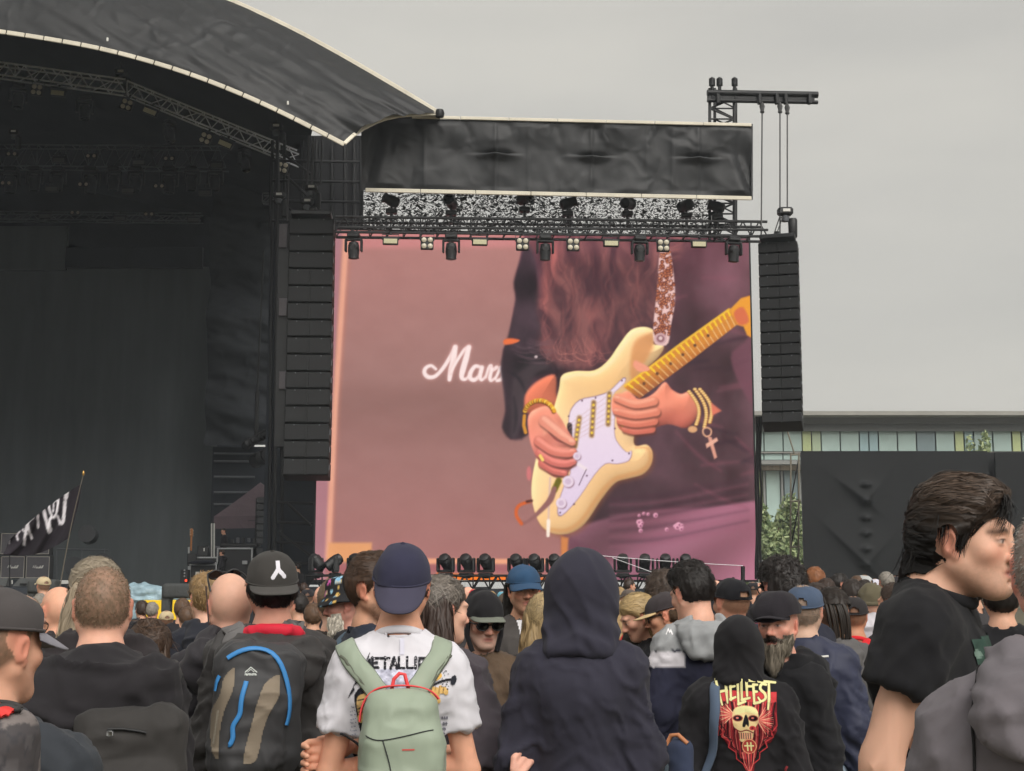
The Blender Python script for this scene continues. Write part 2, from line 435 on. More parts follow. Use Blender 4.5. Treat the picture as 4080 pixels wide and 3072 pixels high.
def vnormals(V, F):
 n = np.cross(V[F[:, 2]] - V[F[:, 0]], V[F[:, 3]] - V[F[:, 1]]) if F.shape[1] == 4 else np.cross(V[F[:, 1]] - V[F[:, 0]], V[F[:, 2]] - V[F[:, 0]])
 N = np.zeros_like(V)
 for k in range(F.shape[1]): np.add.at(N, F[:, k], n)
 return N / (np.linalg.norm(N, axis=1, keepdims=True) + 1e-12)
def relax(V, F, n=1, lam=.5):
 E = np.concatenate([F[:, [i, (i + 1) % F.shape[1]]] for i in range(F.shape[1])])
 for _ in range(n):
  A = np.zeros_like(V); c = np.zeros(len(V)); np.add.at(A, E[:, 0], V[E[:, 1]]); np.add.at(c, E[:, 0], 1)
  np.add.at(A, E[:, 1], V[E[:, 0]]); np.add.at(c, E[:, 1], 1)
  V = V + lam * (A / np.maximum(c, 1)[:, None] - V)
 return V
def bvh_of(V, F): return BVHTree.FromPolygons([Vector(p) for p in V], [tuple(int(i) for i in f) for f in F])
# ================================================================== SETTING
ORD = ['first', 'second', 'third', 'fourth', 'fifth', 'sixth', 'seventh', 'eighth', 'ninth', 'tenth', 'eleventh', 'twelfth', 'thirteenth', 'fourteenth', 'fifteenth', 'sixteenth', 'seventeenth', 'eighteenth', 'nineteenth', 'twentieth']
M_black = mat('black_metal', (22, 23, 25), rough=.45, metal=.3, var=.15, vscale=12, bump=.1, bscale=80)
M_blackp = mat('black_plastic', (27, 28, 30), rough=.5, var=.2, vscale=10, bump=.1, bscale=120)
M_alu = mat('truss_aluminium', (226, 228, 232), rough=.4, metal=.0, var=.2, vscale=5, bump=.05, bscale=60)
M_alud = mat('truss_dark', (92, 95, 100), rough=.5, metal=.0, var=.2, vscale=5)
M_steel = mat('steel_cable', (70, 70, 70), rough=.5, metal=.5)
M_trim = mat('off_white_trim', (214, 207, 190), rough=.6, var=.10, vscale=1.5, bump=.05, bscale=40)
M_tarp = mat('black_tarpaulin', (35, 36, 38), rough=.50, var=.12, vscale=.7, fold=.32, fscale=1.1, bump=.08, bscale=6, spec=.35)
M_drape = mat('black_stage_drape', (54, 57, 61), rough=.85, var=.15, vscale=.5, fold=.25, fscale=1.2, spec=.2)
M_back = mat('dark_backdrop', (98, 104, 106), rough=.8, var=.12, vscale=.25, spec=.2, aniso=(6, 1, 1))
M_dark = mat('stage_interior_black', (50, 54, 60), rough=.8, var=.25, vscale=.6, spec=.2)
M_grass = mat('trampled_ground', (92, 86, 66), rough=.95, var=.35, vscale=1.3, bump=.5, bscale=30)
M_lamp = mat('lamp_glass', (196, 188, 168), rough=.25, spec=.6)
M_panel = mat('strobe_panel', (190, 184, 150), rough=.35, var=.08, vscale=30)
M_lens = mat('dark_lens', (16, 17, 20), rough=.08, spec=.8)
M_white = mat('white_paint', (216, 215, 210), rough=.5, var=.05)
M_case = mat('flight_case_black', (30, 31, 34), rough=.6, var=.15, vscale=4)
M_alu2 = mat('case_edge_aluminium', (178, 180, 182), rough=.35, metal=.6, var=.1)
# ---- ground
def sheet(name, x0, x1, y0, y1, z, nx, ny, m, amp=0.0):
 xs, ys = np.linspace(x0, x1, nx), np.linspace(y0, y1, ny); X, Y = np.meshgrid(xs, ys)
 Z = z + (fbm(np.stack([X.ravel() * .5, Y.ravel() * .5, X.ravel() * 0], 1)) * amp if amp else 0 * X.ravel())
 i = np.arange(nx * ny).reshape(ny, nx); F = np.stack([i[:-1, :-1], i[:-1, 1:], i[1:, 1:], i[1:, :-1]], -1).reshape(-1, 4)
 return add_mesh(name, mesh_np(name, np.stack([X.ravel(), Y.ravel(), Z], 1), F, True, [m]))
tag(sheet('ground', -400, 400, -60, 700, 0.0, 40, 40, M_grass), kind='structure')
# ---- screen plane frame
EXA = R(5.0); EX = Vector((math.cos(EXA), math.sin(EXA), 0)); EN = Vector((math.sin(EXA), -math.cos(EXA), 0))   # EN towards the camera
SP0 = at(1253, 2300, 39.0)
def W(u, v, off=0.0):
 d = ray(u, v); o = Vector((0, 0, CAMZ)); q = SP0 + EN * off
 return o + d * ((q - o).dot(EN) / d.dot(EN))
def proj(P):
 P = np.asarray(P, float) - np.array([0, 0, CAMZ]); c, s_ = math.cos(PITCH), math.sin(PITCH)
 dep = P[:, 1] * c + P[:, 2] * s_; up = -P[:, 1] * s_ + P[:, 2] * c
 return 2040 + FPX * P[:, 0] / dep, 1536 - FPX * up / dep
RW = Matrix.Rotation(EXA, 3, 'Z')
# ---- stage deck
STZ = 1.62
deck = MB().box((-14, 50, STZ / 2), (26, 22, STZ)).build('stage_deck', M_dark); tag(deck, kind='structure')
# ---- arched stage roof
Lp = crom([(-1100, 60), (-600, 68), (-250, 90), (0, 120), (348, 177), (601, 240), (797, 304), (987, 380), (1171, 466), (1373, 570)], 8, False)
Up = crom([(-1100, -760), (-600, -560), (-100, -350), (400, -180), (918, 0), (1076, 70), (1247, 156), (1400, 242), (1580, 346), (1752, 452)], 8, False)
Ep = crom([(1372, 572), (1420, 530), (1500, 485), (1600, 460), (1752, 452)], 8, False)
roof = empty('stage_roof', at(400, 200, 35), 0, 'huge arched black tarpaulin roof with off-white edges over the stage', 'stage roof')
def seq(P, t):
 P = np.asarray(P); d = np.r_[0, np.cumsum(np.hypot(*np.diff(P, axis=0).T))]; d /= d[-1]
 return np.stack([np.interp(t, d, P[:, 0]), np.interp(t, d, P[:, 1])], -1)
ns, ntt = 150, 44
S_, T_ = np.linspace(0, 1, ns), np.linspace(0, 1, ntt)
LL, UU, EE = seq(Lp, S_), seq(Up, S_), seq(Ep, T_)
V = []; base1 = LL[-1][None] * (1 - T_[:, None]) + UU[-1][None] * T_[:, None]
def fasc(s, t, L, U, E, b):
 p = L * (1 - t) + U * t + (E - b) * s ** 6
 Y = 35.0 + 1.7 * t - .8 * math.sin(math.pi * t) * .35
 return p, Y
for i, s in enumerate(S_):
 for j, t in enumerate(T_):
  p, Y = fasc(s, t, LL[i], UU[i], EE[j], base1[j])
  V.append(at(p[0], p[1], Y))
V = np.array([tuple(v) for v in V]); gi = np.arange(ns * ntt).reshape(ns, ntt)
F = np.stack([gi[:-1, :-1], gi[1:, :-1], gi[1:, 1:], gi[:-1, 1:]], -1).reshape(-1, 4)
sg, tg = np.repeat(S_, ntt), np.tile(T_, ns)
q = np.stack([V[:, 0] * .9 + V[:, 2] * 1.3, V[:, 2] * .25 - V[:, 0] * .12, V[:, 0] * 0], 1)
wr = np.abs(fbm(q * 1.3, 3)) * .10 + fbm(np.stack([V[:, 0] * .35, V[:, 2] * .5, V[:, 0] * 0], 1), 2) * .07
endw = np.clip((sg - .8) / .2, 0, 1) ** 1.4
wr2 = (np.abs(vnoise(np.stack([V[:, 0] * 1.3 + V[:, 2] * 2.4, V[:, 2] * .35 - V[:, 0] * .4, V[:, 0] * 0 + 4], 1))) - .3) * .32 * endw
env = np.sin(np.pi * np.clip(tg, 0, 1)) ** .5
V[:, 1] -= (wr + wr2) * env
Vl = V - np.array(roof.location)
add_mesh('fascia_panel', mesh_np('fascia_panel', Vl, F, True, [M_tarp]), None, roof)
def strip(name, P0, P1, m, parent, wz=.16, th=.05):          # a flat bar between two points, edge on to the camera
 P0, P1 = Vector(P0), Vector(P1); d = (P1 - P0); ln = d.length; d.normalize(); n = Vector((0, -1, 0)); n = (n - d * n.dot(d)).normalized(); b = d.cross(n)
 rot = Matrix((d, b, n)).transposed()
 return MB().cbox((P0 + P1) / 2, (ln, wz, th), .012, rot).build(name, m, parent, True)
nseg = 34; tt = np.linspace(0, 1, nseg + 1)
for k in range(nseg):
 a, b = seq(Lp, [tt[k] + .0008])[0], seq(Lp, [tt[k + 1] - .0008])[0]
 o = strip('edge_trim', at(a[0], a[1] + 6, 34.93), at(b[0], b[1] + 6, 34.93), M_trim, roof, .115)
for k in range(14):
 a, b = seq(Up, [.3 + .05 * k])[0], seq(Up, [.35 + .05 * k])[0]
 strip('edge_trim', at(a[0], a[1], 36.65), at(b[0], b[1], 36.65), M_trim, roof, .12)
for k in range(8):
 a, b = EE[int(k * 43 / 8)], EE[int((k + 1) * 43 / 8)]
 ya, yb = 35 + 1.7 * T_[int(k * 43 / 8)], 35 + 1.7 * T_[int((k + 1) * 43 / 8)]
 strip('edge_trim', at(a[0], a[1], ya - .05), at(b[0], b[1], yb - .05), M_trim, roof, .10)
for (u, v) in ((428, 157), (1147, 410)):
 MB().cbox(at(u, v, 34.7), (.05, .03, .10), .01).build('tag', M_white, roof, True)
MB().lathe([(.02, -.12), (.11, -.10), (.13, 0), (.10, .1), (.02, .12)], 10, Matrix.Translation(at(1752, 452, 36.6))).build('corner_fitting', M_black, roof, True, True)
# vault and side walls that shade the stage
vb = MB(); pts = [at(p[0], p[1] - 4, 35.05) for p in seq(Lp, np.linspace(0, 1, 24))]
pts2 = [at(p[0], p[1], 36.75) for p in seq(Up, np.linspace(0, 1, 24))]
vb.add(pts2 + [Vector((p.x * 1.665, p.y + 24.4, p.z)) if p.x < -5.2 else Vector((p.x * 1.08, p.y + 3, p.z)) for p in pts2], [(i, i + 1, i + 25, i + 24) for i in range(23)])
vb.build('vault', M_dark, roof, True, True)
x0 = pts[0].x
wl = MB().box((x0 * 1.3, 48, 15.0), (.3, 27, 30), Matrix.Rotation(math.atan2(x0 * .64, 23.5) * -1, 3, 'Z')).build('stage_wall', M_dark)
tag(wl, 'black side wall closing the stage beyond the left edge', 'wall')
# ---- interior
def rect(name, u0, v0, u1, v1, Y, m, parent=None, th=.08):
 a, b = at(u0, v0, Y), at(u1, v1, Y)
 return MB().cbox(((a.x + b.x) / 2, Y + th / 2, (a.z + b.z) / 2), (abs(b.x - a.x), th, abs(a.z - b.z)), .01).build(name, m, parent, True)
def fabric(name, u0, v0, u1, v1, Y, m, parent=None, nx=60, nz=60, amp=.1, fs=(1.2, .15), seed=0, diag=0.0):
 a, b = at(u0, v0, Y), at(u1, v1, Y); X, Z = np.meshgrid(np.linspace(a.x, b.x, nx), np.linspace(b.z, a.z, nz)); X, Z = X.ravel(), Z.ravel()
 yy = Y + fbm(np.stack([X * fs[0] + Z * diag, Z * fs[1], X * 0 + seed], 1), 3) * amp
 i = np.arange(nx * nz).reshape(nz, nx); F = np.stack([i[:-1, :-1], i[:-1, 1:], i[1:, 1:], i[1:, :-1]], -1).reshape(-1, 4)
 Vv = np.stack([X, yy, Z], 1); off = np.array(parent.location) if parent else 0
 return add_mesh(name, mesh_np(name, Vv - off, F, True, [m]), None, parent)
bk = empty('stage_backdrop', at(420, 2330, 56), 0, 'tall plain charcoal backdrop across the back of the stage', 'backdrop')
fabric('backdrop_cloth', -1300, 1062, 848, 2345, 56, M_back, bk, 80, 40, .05, (1.6, .05), 2)
rect('header', 262, 985, 805, 1066, 55.7, M_dark, bk, .2)
rect('header', -1300, 900, 262, 1075, 55.8, M_back, bk, .2)
dr = empty('side_drape', at(960, 1750, 53), 0, 'black side drape with slanting creases right of the backdrop', 'drape')
fabric('drape_cloth', 846, 700, 1075, 1775, 54.5, M_drape, dr, 60, 110, .35, (.5, .9), 5, .5)
rw = MB().box((-24.5, 60.4, 12.5), (27, .2, 25)).build('stage_rear_wall', M_dark); tag(rw, 'black rear wall behind the stage backdrop', 'wall')
sw = empty('slatted_side_wall', at(960, 2080, 55), 0, 'dark side wall with pale horizontal rails behind the gazebo', 'wall')
rect('panel', 848, 1780, 1090, 2330, 55.2, M_dark, sw)
for v in (1808, 1838, 1900, 1962, 2010, 2180): rod('rail', at(852, v, 55), at(975 + (v * 7 % 60), v + 1, 55), .045, M_alud, sw)
# tower between stage and screen
tw = empty('stage_side_tower', at(1110, 2330, 43), 0, 'dark scaffold tower behind the left speaker array', 'tower')
for u in (1072, 1092, 1120, 1205, 1262, 1325, 1375, 1412, 1440):
 rod('upright', at(u + (14 if u < 1150 else 0), 560, 43 + (u % 3)), at(u, 2330, 43 + (u % 3)), .06, M_black, tw)
for v in (640, 720, 800, 880, 2000, 2080, 2160, 2240):
 rod('ledger', at(1085, v, 43.2), at(1450 if v < 900 else 1250, v + 6, 43.2), .045, M_black, tw)
for k, v in enumerate((600, 700, 800, 2000, 2120)):
 rod('brace', at(1110 + 30 * (k % 2), v, 43.1), at(1240, v + 95, 43.1), .04, M_black, tw)
rect('black_cover', 1078, 900, 1330, 2330, 44.6, M_dark, tw)
rect('black_cover', 1078, 540, 1446, 905, 45.2, mat('tower_cover', (24, 25, 28), rough=.9), tw)
rect('cable_tray', 1112, 890, 1146, 1780, 39.0, M_blackp, tw, .3)
for (v0, v1) in ((892, 985), (1188, 1258), (1480, 1550)):
 rect('grey_panel', 1112, v0, 1142, v1, 38.9, mat('grey_panel', (92, 88, 92), rough=.7, var=.1), tw, .05)
# speaker cluster pointing left beside the tower
fl = empty('side_fill_cluster', at(1030, 1850, 45), 0, 'cluster of black lamps and fittings low on the stage-side tower', 'light cluster')
for k in range(6):
 p = at(985 + 22 * k, 1770 - 12 * k, 45)
 MB().lathe([(.10, -.2), (.15, -.15), (.14, .15), (.06, .2)], 10, Matrix.Translation(p) @ Euler((R(70), 0, R(30 + 12 * k))).to_matrix().to_4x4()).build('lamp_head', M_blackp, fl, True, True)
for k in range(4):
 p = at(1030 + 24 * k, 1830 - 10 * k, 45)
 MB().lathe([(.2, -.25), (.24, -.2), (.22, .2), (.1, .25)], 10, Matrix.Translation(p) @ Euler((R(80), 0, R(40))).to_matrix().to_4x4()).build('lamp_head', M_blackp, fl, True, True)
rod('cable', at(1050, 1000, 45), at(1025, 1560, 45), .03, M_black, fl); rod('cable', at(1025, 1560, 45), at(1020, 1770, 45), .07, M_black, fl)
# ---- trusses
def truss(name, A, B, up, dep, bays, m, label, group=None, r=.03, rb=.018):
 A, B = Vector(A), Vector(B); t = empty(name, (A + B) / 2, 0, label, 'truss', group)
 dz, dy = Vector((0, 0, up)), Vector((0, dep, 0))
 C4 = [(Vector(), 'a'), (dz, 'b'), (dy, 'c'), (dz + dy, 'd')]
 for o, _ in C4: rod('chord', A + o, B + o, r, m, t)
 for k in range(bays):
  p, q = A.lerp(B, k / bays), A.lerp(B, (k + 1) / bays); h = (p + q) / 2
  rod('brace', p, h + dz, rb, m, t); rod('brace', h + dz, q, rb, m, t)
  rod('brace', p + dy, q + dy + dz if k % 2 else h + dy + dz, rb, m, t)
  rod('brace', p + (dz if k % 2 else Vector()), p + dy + (dz if k % 2 else Vector()), rb, m, t)
  if k % 3 == 0: rod('brace', p, p + dz, rb, m, t)
 return t
truss('lighting_truss', at(-160, 275, 44), at(498, 366, 44), .42, .42, 9, M_alu, 'upper aluminium truss under the stage roof, left run')
truss('lighting_truss', at(505, 372, 44), at(1182, 650, 44), .42, .42, 10, M_alu, 'sloping aluminium truss under the stage roof, right run')
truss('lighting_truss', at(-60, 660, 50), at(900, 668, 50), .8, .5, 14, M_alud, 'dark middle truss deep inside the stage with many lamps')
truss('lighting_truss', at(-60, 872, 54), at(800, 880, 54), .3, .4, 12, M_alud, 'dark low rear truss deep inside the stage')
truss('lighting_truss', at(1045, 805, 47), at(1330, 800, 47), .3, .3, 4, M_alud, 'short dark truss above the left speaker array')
M_chain = M_steel
# ---- lamps: prototypes
def lamp_root(name, label, group, loc): return empty(name, loc, 0, label, 'stage light', group)
def moving_head(loc, s=1.0, tilt=0.0, pan=0.0, hang=True, label='', group='', m=M_blackp):
 t = lamp_root('moving_head_light', label, group, loc); sg_ = -1 if hang else 1
 Rz = Matrix.Rotation(pan, 4, 'Z'); S = Matrix.Diagonal((s, s, s * sg_, 1))
 def B(mb, name, mm, par=t, sm=False):
  mb.v = [tuple((Rz @ S) @ Vector(p)) for p in mb.v]; return mb.build(name, mm, par, False, sm)
 B(MB().cbox((0, 0, .07), (.34, .30, .12), .03).cbox((0, 0, .01), (.20, .12, .06), .01), 'base', m)
 y = MB().cbox((0, 0, .17), (.46, .14, .07), .02)
 for q in (-1, 1): y.cbox((q * .215, 0, .34), (.06, .16, .36), .025)
 B(y, 'yoke', m)
 T = Matrix.Translation((0, 0, .43)) @ Matrix.Rotation(tilt, 4, 'X')
 h = MB().lathe([(.07, -.20), (.13, -.17), (.15, -.06), (.16, .05), (.14, .20), (.15, .26), (.13, .27)], 14, T)
 h.cbox(T @ Vector((0, 0, -.04)), (.28, .30, .22), .06, T.to_3x3())
 ho = B(h, 'lamp_head', m, t, True)
 B(MB().lathe([(.115, .272), (.10, .285), (.04, .295)], 14, T), 'lens', M_lens, ho, True)
 return t
def blinder(loc, s=1.0, rot=0.0, label='', group='', tiltx=0.0):
 t = lamp_root('four_lamp_blinder', label, group, loc); t.rotation_euler = (tiltx, rot, 0)
 MB().cbox((0, .06, -.16 * s), (.32 * s, .12, .32 * s), .02).build('housing', M_blackp, t)
 MB().path([(-.17 * s, .05, -.1), (-.17 * s, .05, .08), (.17 * s, .05, .08), (.17 * s, .05, -.1)], .015, 5).cbox((0, .05, .12), (.06, .06, .1), .01).build('bracket', M_blackp, t)
 for x in (-1, 1):
  for z in (-1, 1):
   MB().lathe([(.066 * s, 0), (.062 * s, .03), (.03 * s, .05)], 12, Matrix.Translation((x * .078 * s, 0, -.16 * s + z * .078 * s)) @ Matrix.Rotation(R(90), 4, 'X')).build('lamp', M_lamp, t, False, True)
 return t
def strobe(loc, s=1.0, rot=0.0, label='', group='', m=None):
 t = lamp_root('strobe_panel_light', label, group, loc); t.rotation_euler = (0, rot, 0)
 MB().cbox((0, .07, -.12 * s), (.42 * s, .14, .22 * s), .02).build('housing', M_blackp, t)
 MB().path([(-.22 * s, .06, -.1), (-.22 * s, .06, .05), (.22 * s, .06, .05), (.22 * s, .06, -.1)], .015, 5).cbox((0, .06, .09), (.06, .06, .1), .01).build('bracket', M_blackp, t)
 MB().cbox((0, -.004, -.145 * s), (.36 * s, .02, .13 * s), .005).build('panel', m or M_panel, t)
 return t
# on the roof trusses
g = 'stage lights on the arched roof truss'
for i, (u, v) in enumerate(((75, 335), (340, 380))): moving_head(at(u, v, 43.8), 1.15, R(8), R(20), True, 'hanging moving head under the left roof truss, ' + ('nearest the left edge' if i == 0 else 'right one of two'), g)
for i, (u, v) in enumerate(((675, 480), (975, 595))): moving_head(at(u, v, 43.8), 1.05, R(20), R(60), True, 'hanging moving head tilted sideways under the sloping truss, ' + ('upper one' if i == 0 else 'lower one'), g)
for i, (u, v, r_) in enumerate(((150, 335, 8), (512, 395, 18), (828, 530, 22), (1130, 645, 12))): blinder(at(u, v, 43.6), 1.15, R(r_), ORD[i].capitalize() + ' four-lamp blinder from the left along the arched roof truss', g)
for i, (u, v, r_) in enumerate(((232, 350, 6), (605, 425, 22), (905, 555, 24))): strobe(at(u, v, 43.6), 1.15, R(r_), ORD[i].capitalize() + ' pale strobe panel from the left along the arched roof truss', g)
g = 'dim lights on the rear trusses'
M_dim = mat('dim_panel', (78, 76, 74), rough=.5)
for i, u in enumerate((45, 140, 232, 363, 455, 545, 675, 765, 857)):
 moving_head(at(u, 665, 49.7), 1.25 if i % 3 else 1.4, R(0), R(0), True, 'dim moving head hanging from the dark middle truss, ' + ORD[i] + ' from left', g)
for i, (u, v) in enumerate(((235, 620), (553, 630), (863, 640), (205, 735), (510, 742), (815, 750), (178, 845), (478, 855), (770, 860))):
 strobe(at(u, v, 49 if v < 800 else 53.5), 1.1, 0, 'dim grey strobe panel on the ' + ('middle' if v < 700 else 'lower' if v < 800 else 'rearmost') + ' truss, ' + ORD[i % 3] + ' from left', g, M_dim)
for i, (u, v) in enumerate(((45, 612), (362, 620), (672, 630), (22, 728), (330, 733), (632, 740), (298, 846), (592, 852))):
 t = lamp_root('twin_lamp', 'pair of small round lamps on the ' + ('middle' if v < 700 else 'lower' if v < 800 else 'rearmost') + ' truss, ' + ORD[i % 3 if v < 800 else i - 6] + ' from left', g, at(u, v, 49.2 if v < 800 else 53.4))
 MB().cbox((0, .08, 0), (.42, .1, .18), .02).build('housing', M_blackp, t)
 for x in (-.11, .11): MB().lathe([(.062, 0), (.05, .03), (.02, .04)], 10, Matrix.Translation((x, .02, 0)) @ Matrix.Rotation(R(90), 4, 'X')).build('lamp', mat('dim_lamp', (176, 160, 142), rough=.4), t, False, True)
# chain hoists
def hoist(u, v, Y, label, s=1.0, top=None, off=None):
 p = at(u, v, Y) if off is None else W(u, v, off); t = empty('chain_hoist', p, 0, label, 'hoist', 'chain hoists')
 MB().cbox(p, (.42 * s, .26 * s, .22 * s), .05).build('motor', M_blackp, t, True)
 MB().cbox(p + Vector((.02 * s, -.135 * s, .01)), (.20 * s, .02, .08 * s), .005).build('nameplate', M_white, t, True)
 MB().lathe([(.02, -.30 * s), (.10 * s, -.28 * s), (.12 * s, -.15 * s), (.05, -.1 * s)], 10, Matrix.Translation(p)).build('hook_block', M_alud, t, True, True)
 b = MB(); b.v = []; b.lathe([(.09 * s, -.75 * s), (.12 * s, -.7 * s), (.13 * s, -.25 * s), (.11 * s, -.2 * s)], 10, Matrix.Translation(p + Vector((.2 * s, 0, 0)))).build('chain_bag', M_blackp, t, True, True)
 if top is not None: rod('chain', p, top, .018, M_steel, t)
 return t
hoist(482, 290, 44.2, 'grey chain hoist above the bend of the roof truss', 1.0, at(478, 150, 44.2))
hoist(1100, 505, 44.2, 'chain hoist above the lower end of the roof truss', 1.0, at(1103, 430, 44.2))
hoist(55, 527, 46, 'chain hoist below the left roof truss near the picture edge', .8)
hoist(1112, 778, 42, 'small chain hoist over the narrow cable column', .9, at(1112, 640, 42))
hoist(1240, 748, 40.5, 'upper chain hoist over the left speaker array', .9, at(1245, 560, 40.5))
hoist(1224, 803, 40.3, 'lower chain hoist just above the left speaker array', .9)
for i, (u, a, b2) in enumerate(((1150, 690, 880), (1230, 540, 740), (1250, 545, 745), (1283, 560, 735))):
 c = empty('hanging_chain', at(u, b2, 40.6), 0, ORD[i].capitalize() + ' dark chain from the left above the left speaker array', 'chain', 'chains above the left array')
 rod('chain_run', at(u, a, 40.6), at(u - 6, b2, 40.6), .025, M_steel, c)
# ---- line arrays
M_grille = mat('speaker_grille', (14, 15, 17), rough=.8, metal=.0, var=.1, vscale=3, bump=.5, bscale=150)
M_box = mat('speaker_cabinet', (10, 11, 12), rough=.7, var=.1)
def line_array(name, top, wd, hts, dep, yaw, splay, label, subs=0, shift=None):
 t = empty(name, top, yaw, label, 'speaker array')
 MB().cbox((0, .2, .10), (wd * .9, dep * 1.1, .12), .02).cbox((0, .1, .2), (.12, .5, .1), .02).build('flying_frame', M_black, t)
 M = Matrix.Identity(4); z = 0
 for k, h in enumerate(hts):
  a = splay[k]; M = M @ Matrix.Rotation(-a, 4, 'X')
  b = MB(); pl = [(-wd / 2, 0), (wd / 2, 0), (wd / 2, -h + .012), (-wd / 2, -h + .012)]
  bx = MB().cbox((0, dep / 2, -h / 2), (wd, dep, h - .03), .015); bx.v = [tuple(M @ Vector(p)) for p in bx.v]
  o = bx.build('speaker_box', M_box, t)
  gr = MB()
  if k < subs: gr.cbox((0, -.012, -h / 2), (wd * .97, .03, h * .86), .01)
  else:
   for q in (-1, 1): gr.cbox((q * wd * .248, -.012, -h / 2), (wd * .47, .03, h * .86), .01)
  gr.v = [tuple(M @ Vector(p)) for p in gr.v]; gr.build('grille', M_grille, o)
  for q in (-1, 1):
   kn = MB().cbox((q * wd * .28, -.03, -h * .1), (.035, .03, .035), .008); kn.v = [tuple(M @ Vector(p)) for p in kn.v]; kn.build('latch', M_alud, o)
  sd_ = MB().cbox((q * (wd / 2 + .012), .06, -h * .5), (.02, .09, h * .3), .004); sd_.v = [tuple(M @ Vector(p)) for p in sd_.v]; sd_.build('rigging_plate', M_alud, o)
  M = M @ Matrix.Translation((0, 0, -h))
 return t
pa = at(1241, 868, 37.6); hL = (pa.z - at(1220, 1900, 37.6).z) / 15
line_array('line_array_speaker', pa, 1.20, [hL] * 15, .8, R(3), [0, 0, 0, .004, .004, .006, .006, .008, .008, .01, .01, .012, .015, .02, .02], 'tall black line array hanging left of the giant screen', 3)
pr = W(3098, 962, 3.4); hR = (pr.z - W(3098, 1690, 3.4).z) / 16.0
line_array('line_array_speaker', pr, 1.02, [hR] * 16, .8, R(-14), [0] * 5 + [.004] * 4 + [.01] * 3 + [.02, .03, .05, .06], 'black line array hanging right of the giant screen against the sky', 0)
cb = empty('array_cable_bundle', W(3022, 2000, 3), 0, 'black cables hanging down the right edge of the screen', 'cable')
for k, du in enumerate((0, 8, 17)): MB().path([W(3014 + du + 3 * math.sin(j * 1.3 + k), 1660 + 72 * j, 2.6) for j in range(10)], .035, 6).build('cable_run', M_black, cb, True, True)
# ---- giant screen
HALF = None
scr = empty('video_screen', W(2134, 2310), 0, 'giant lit video wall showing a guitarist with a cream guitar', 'screen')
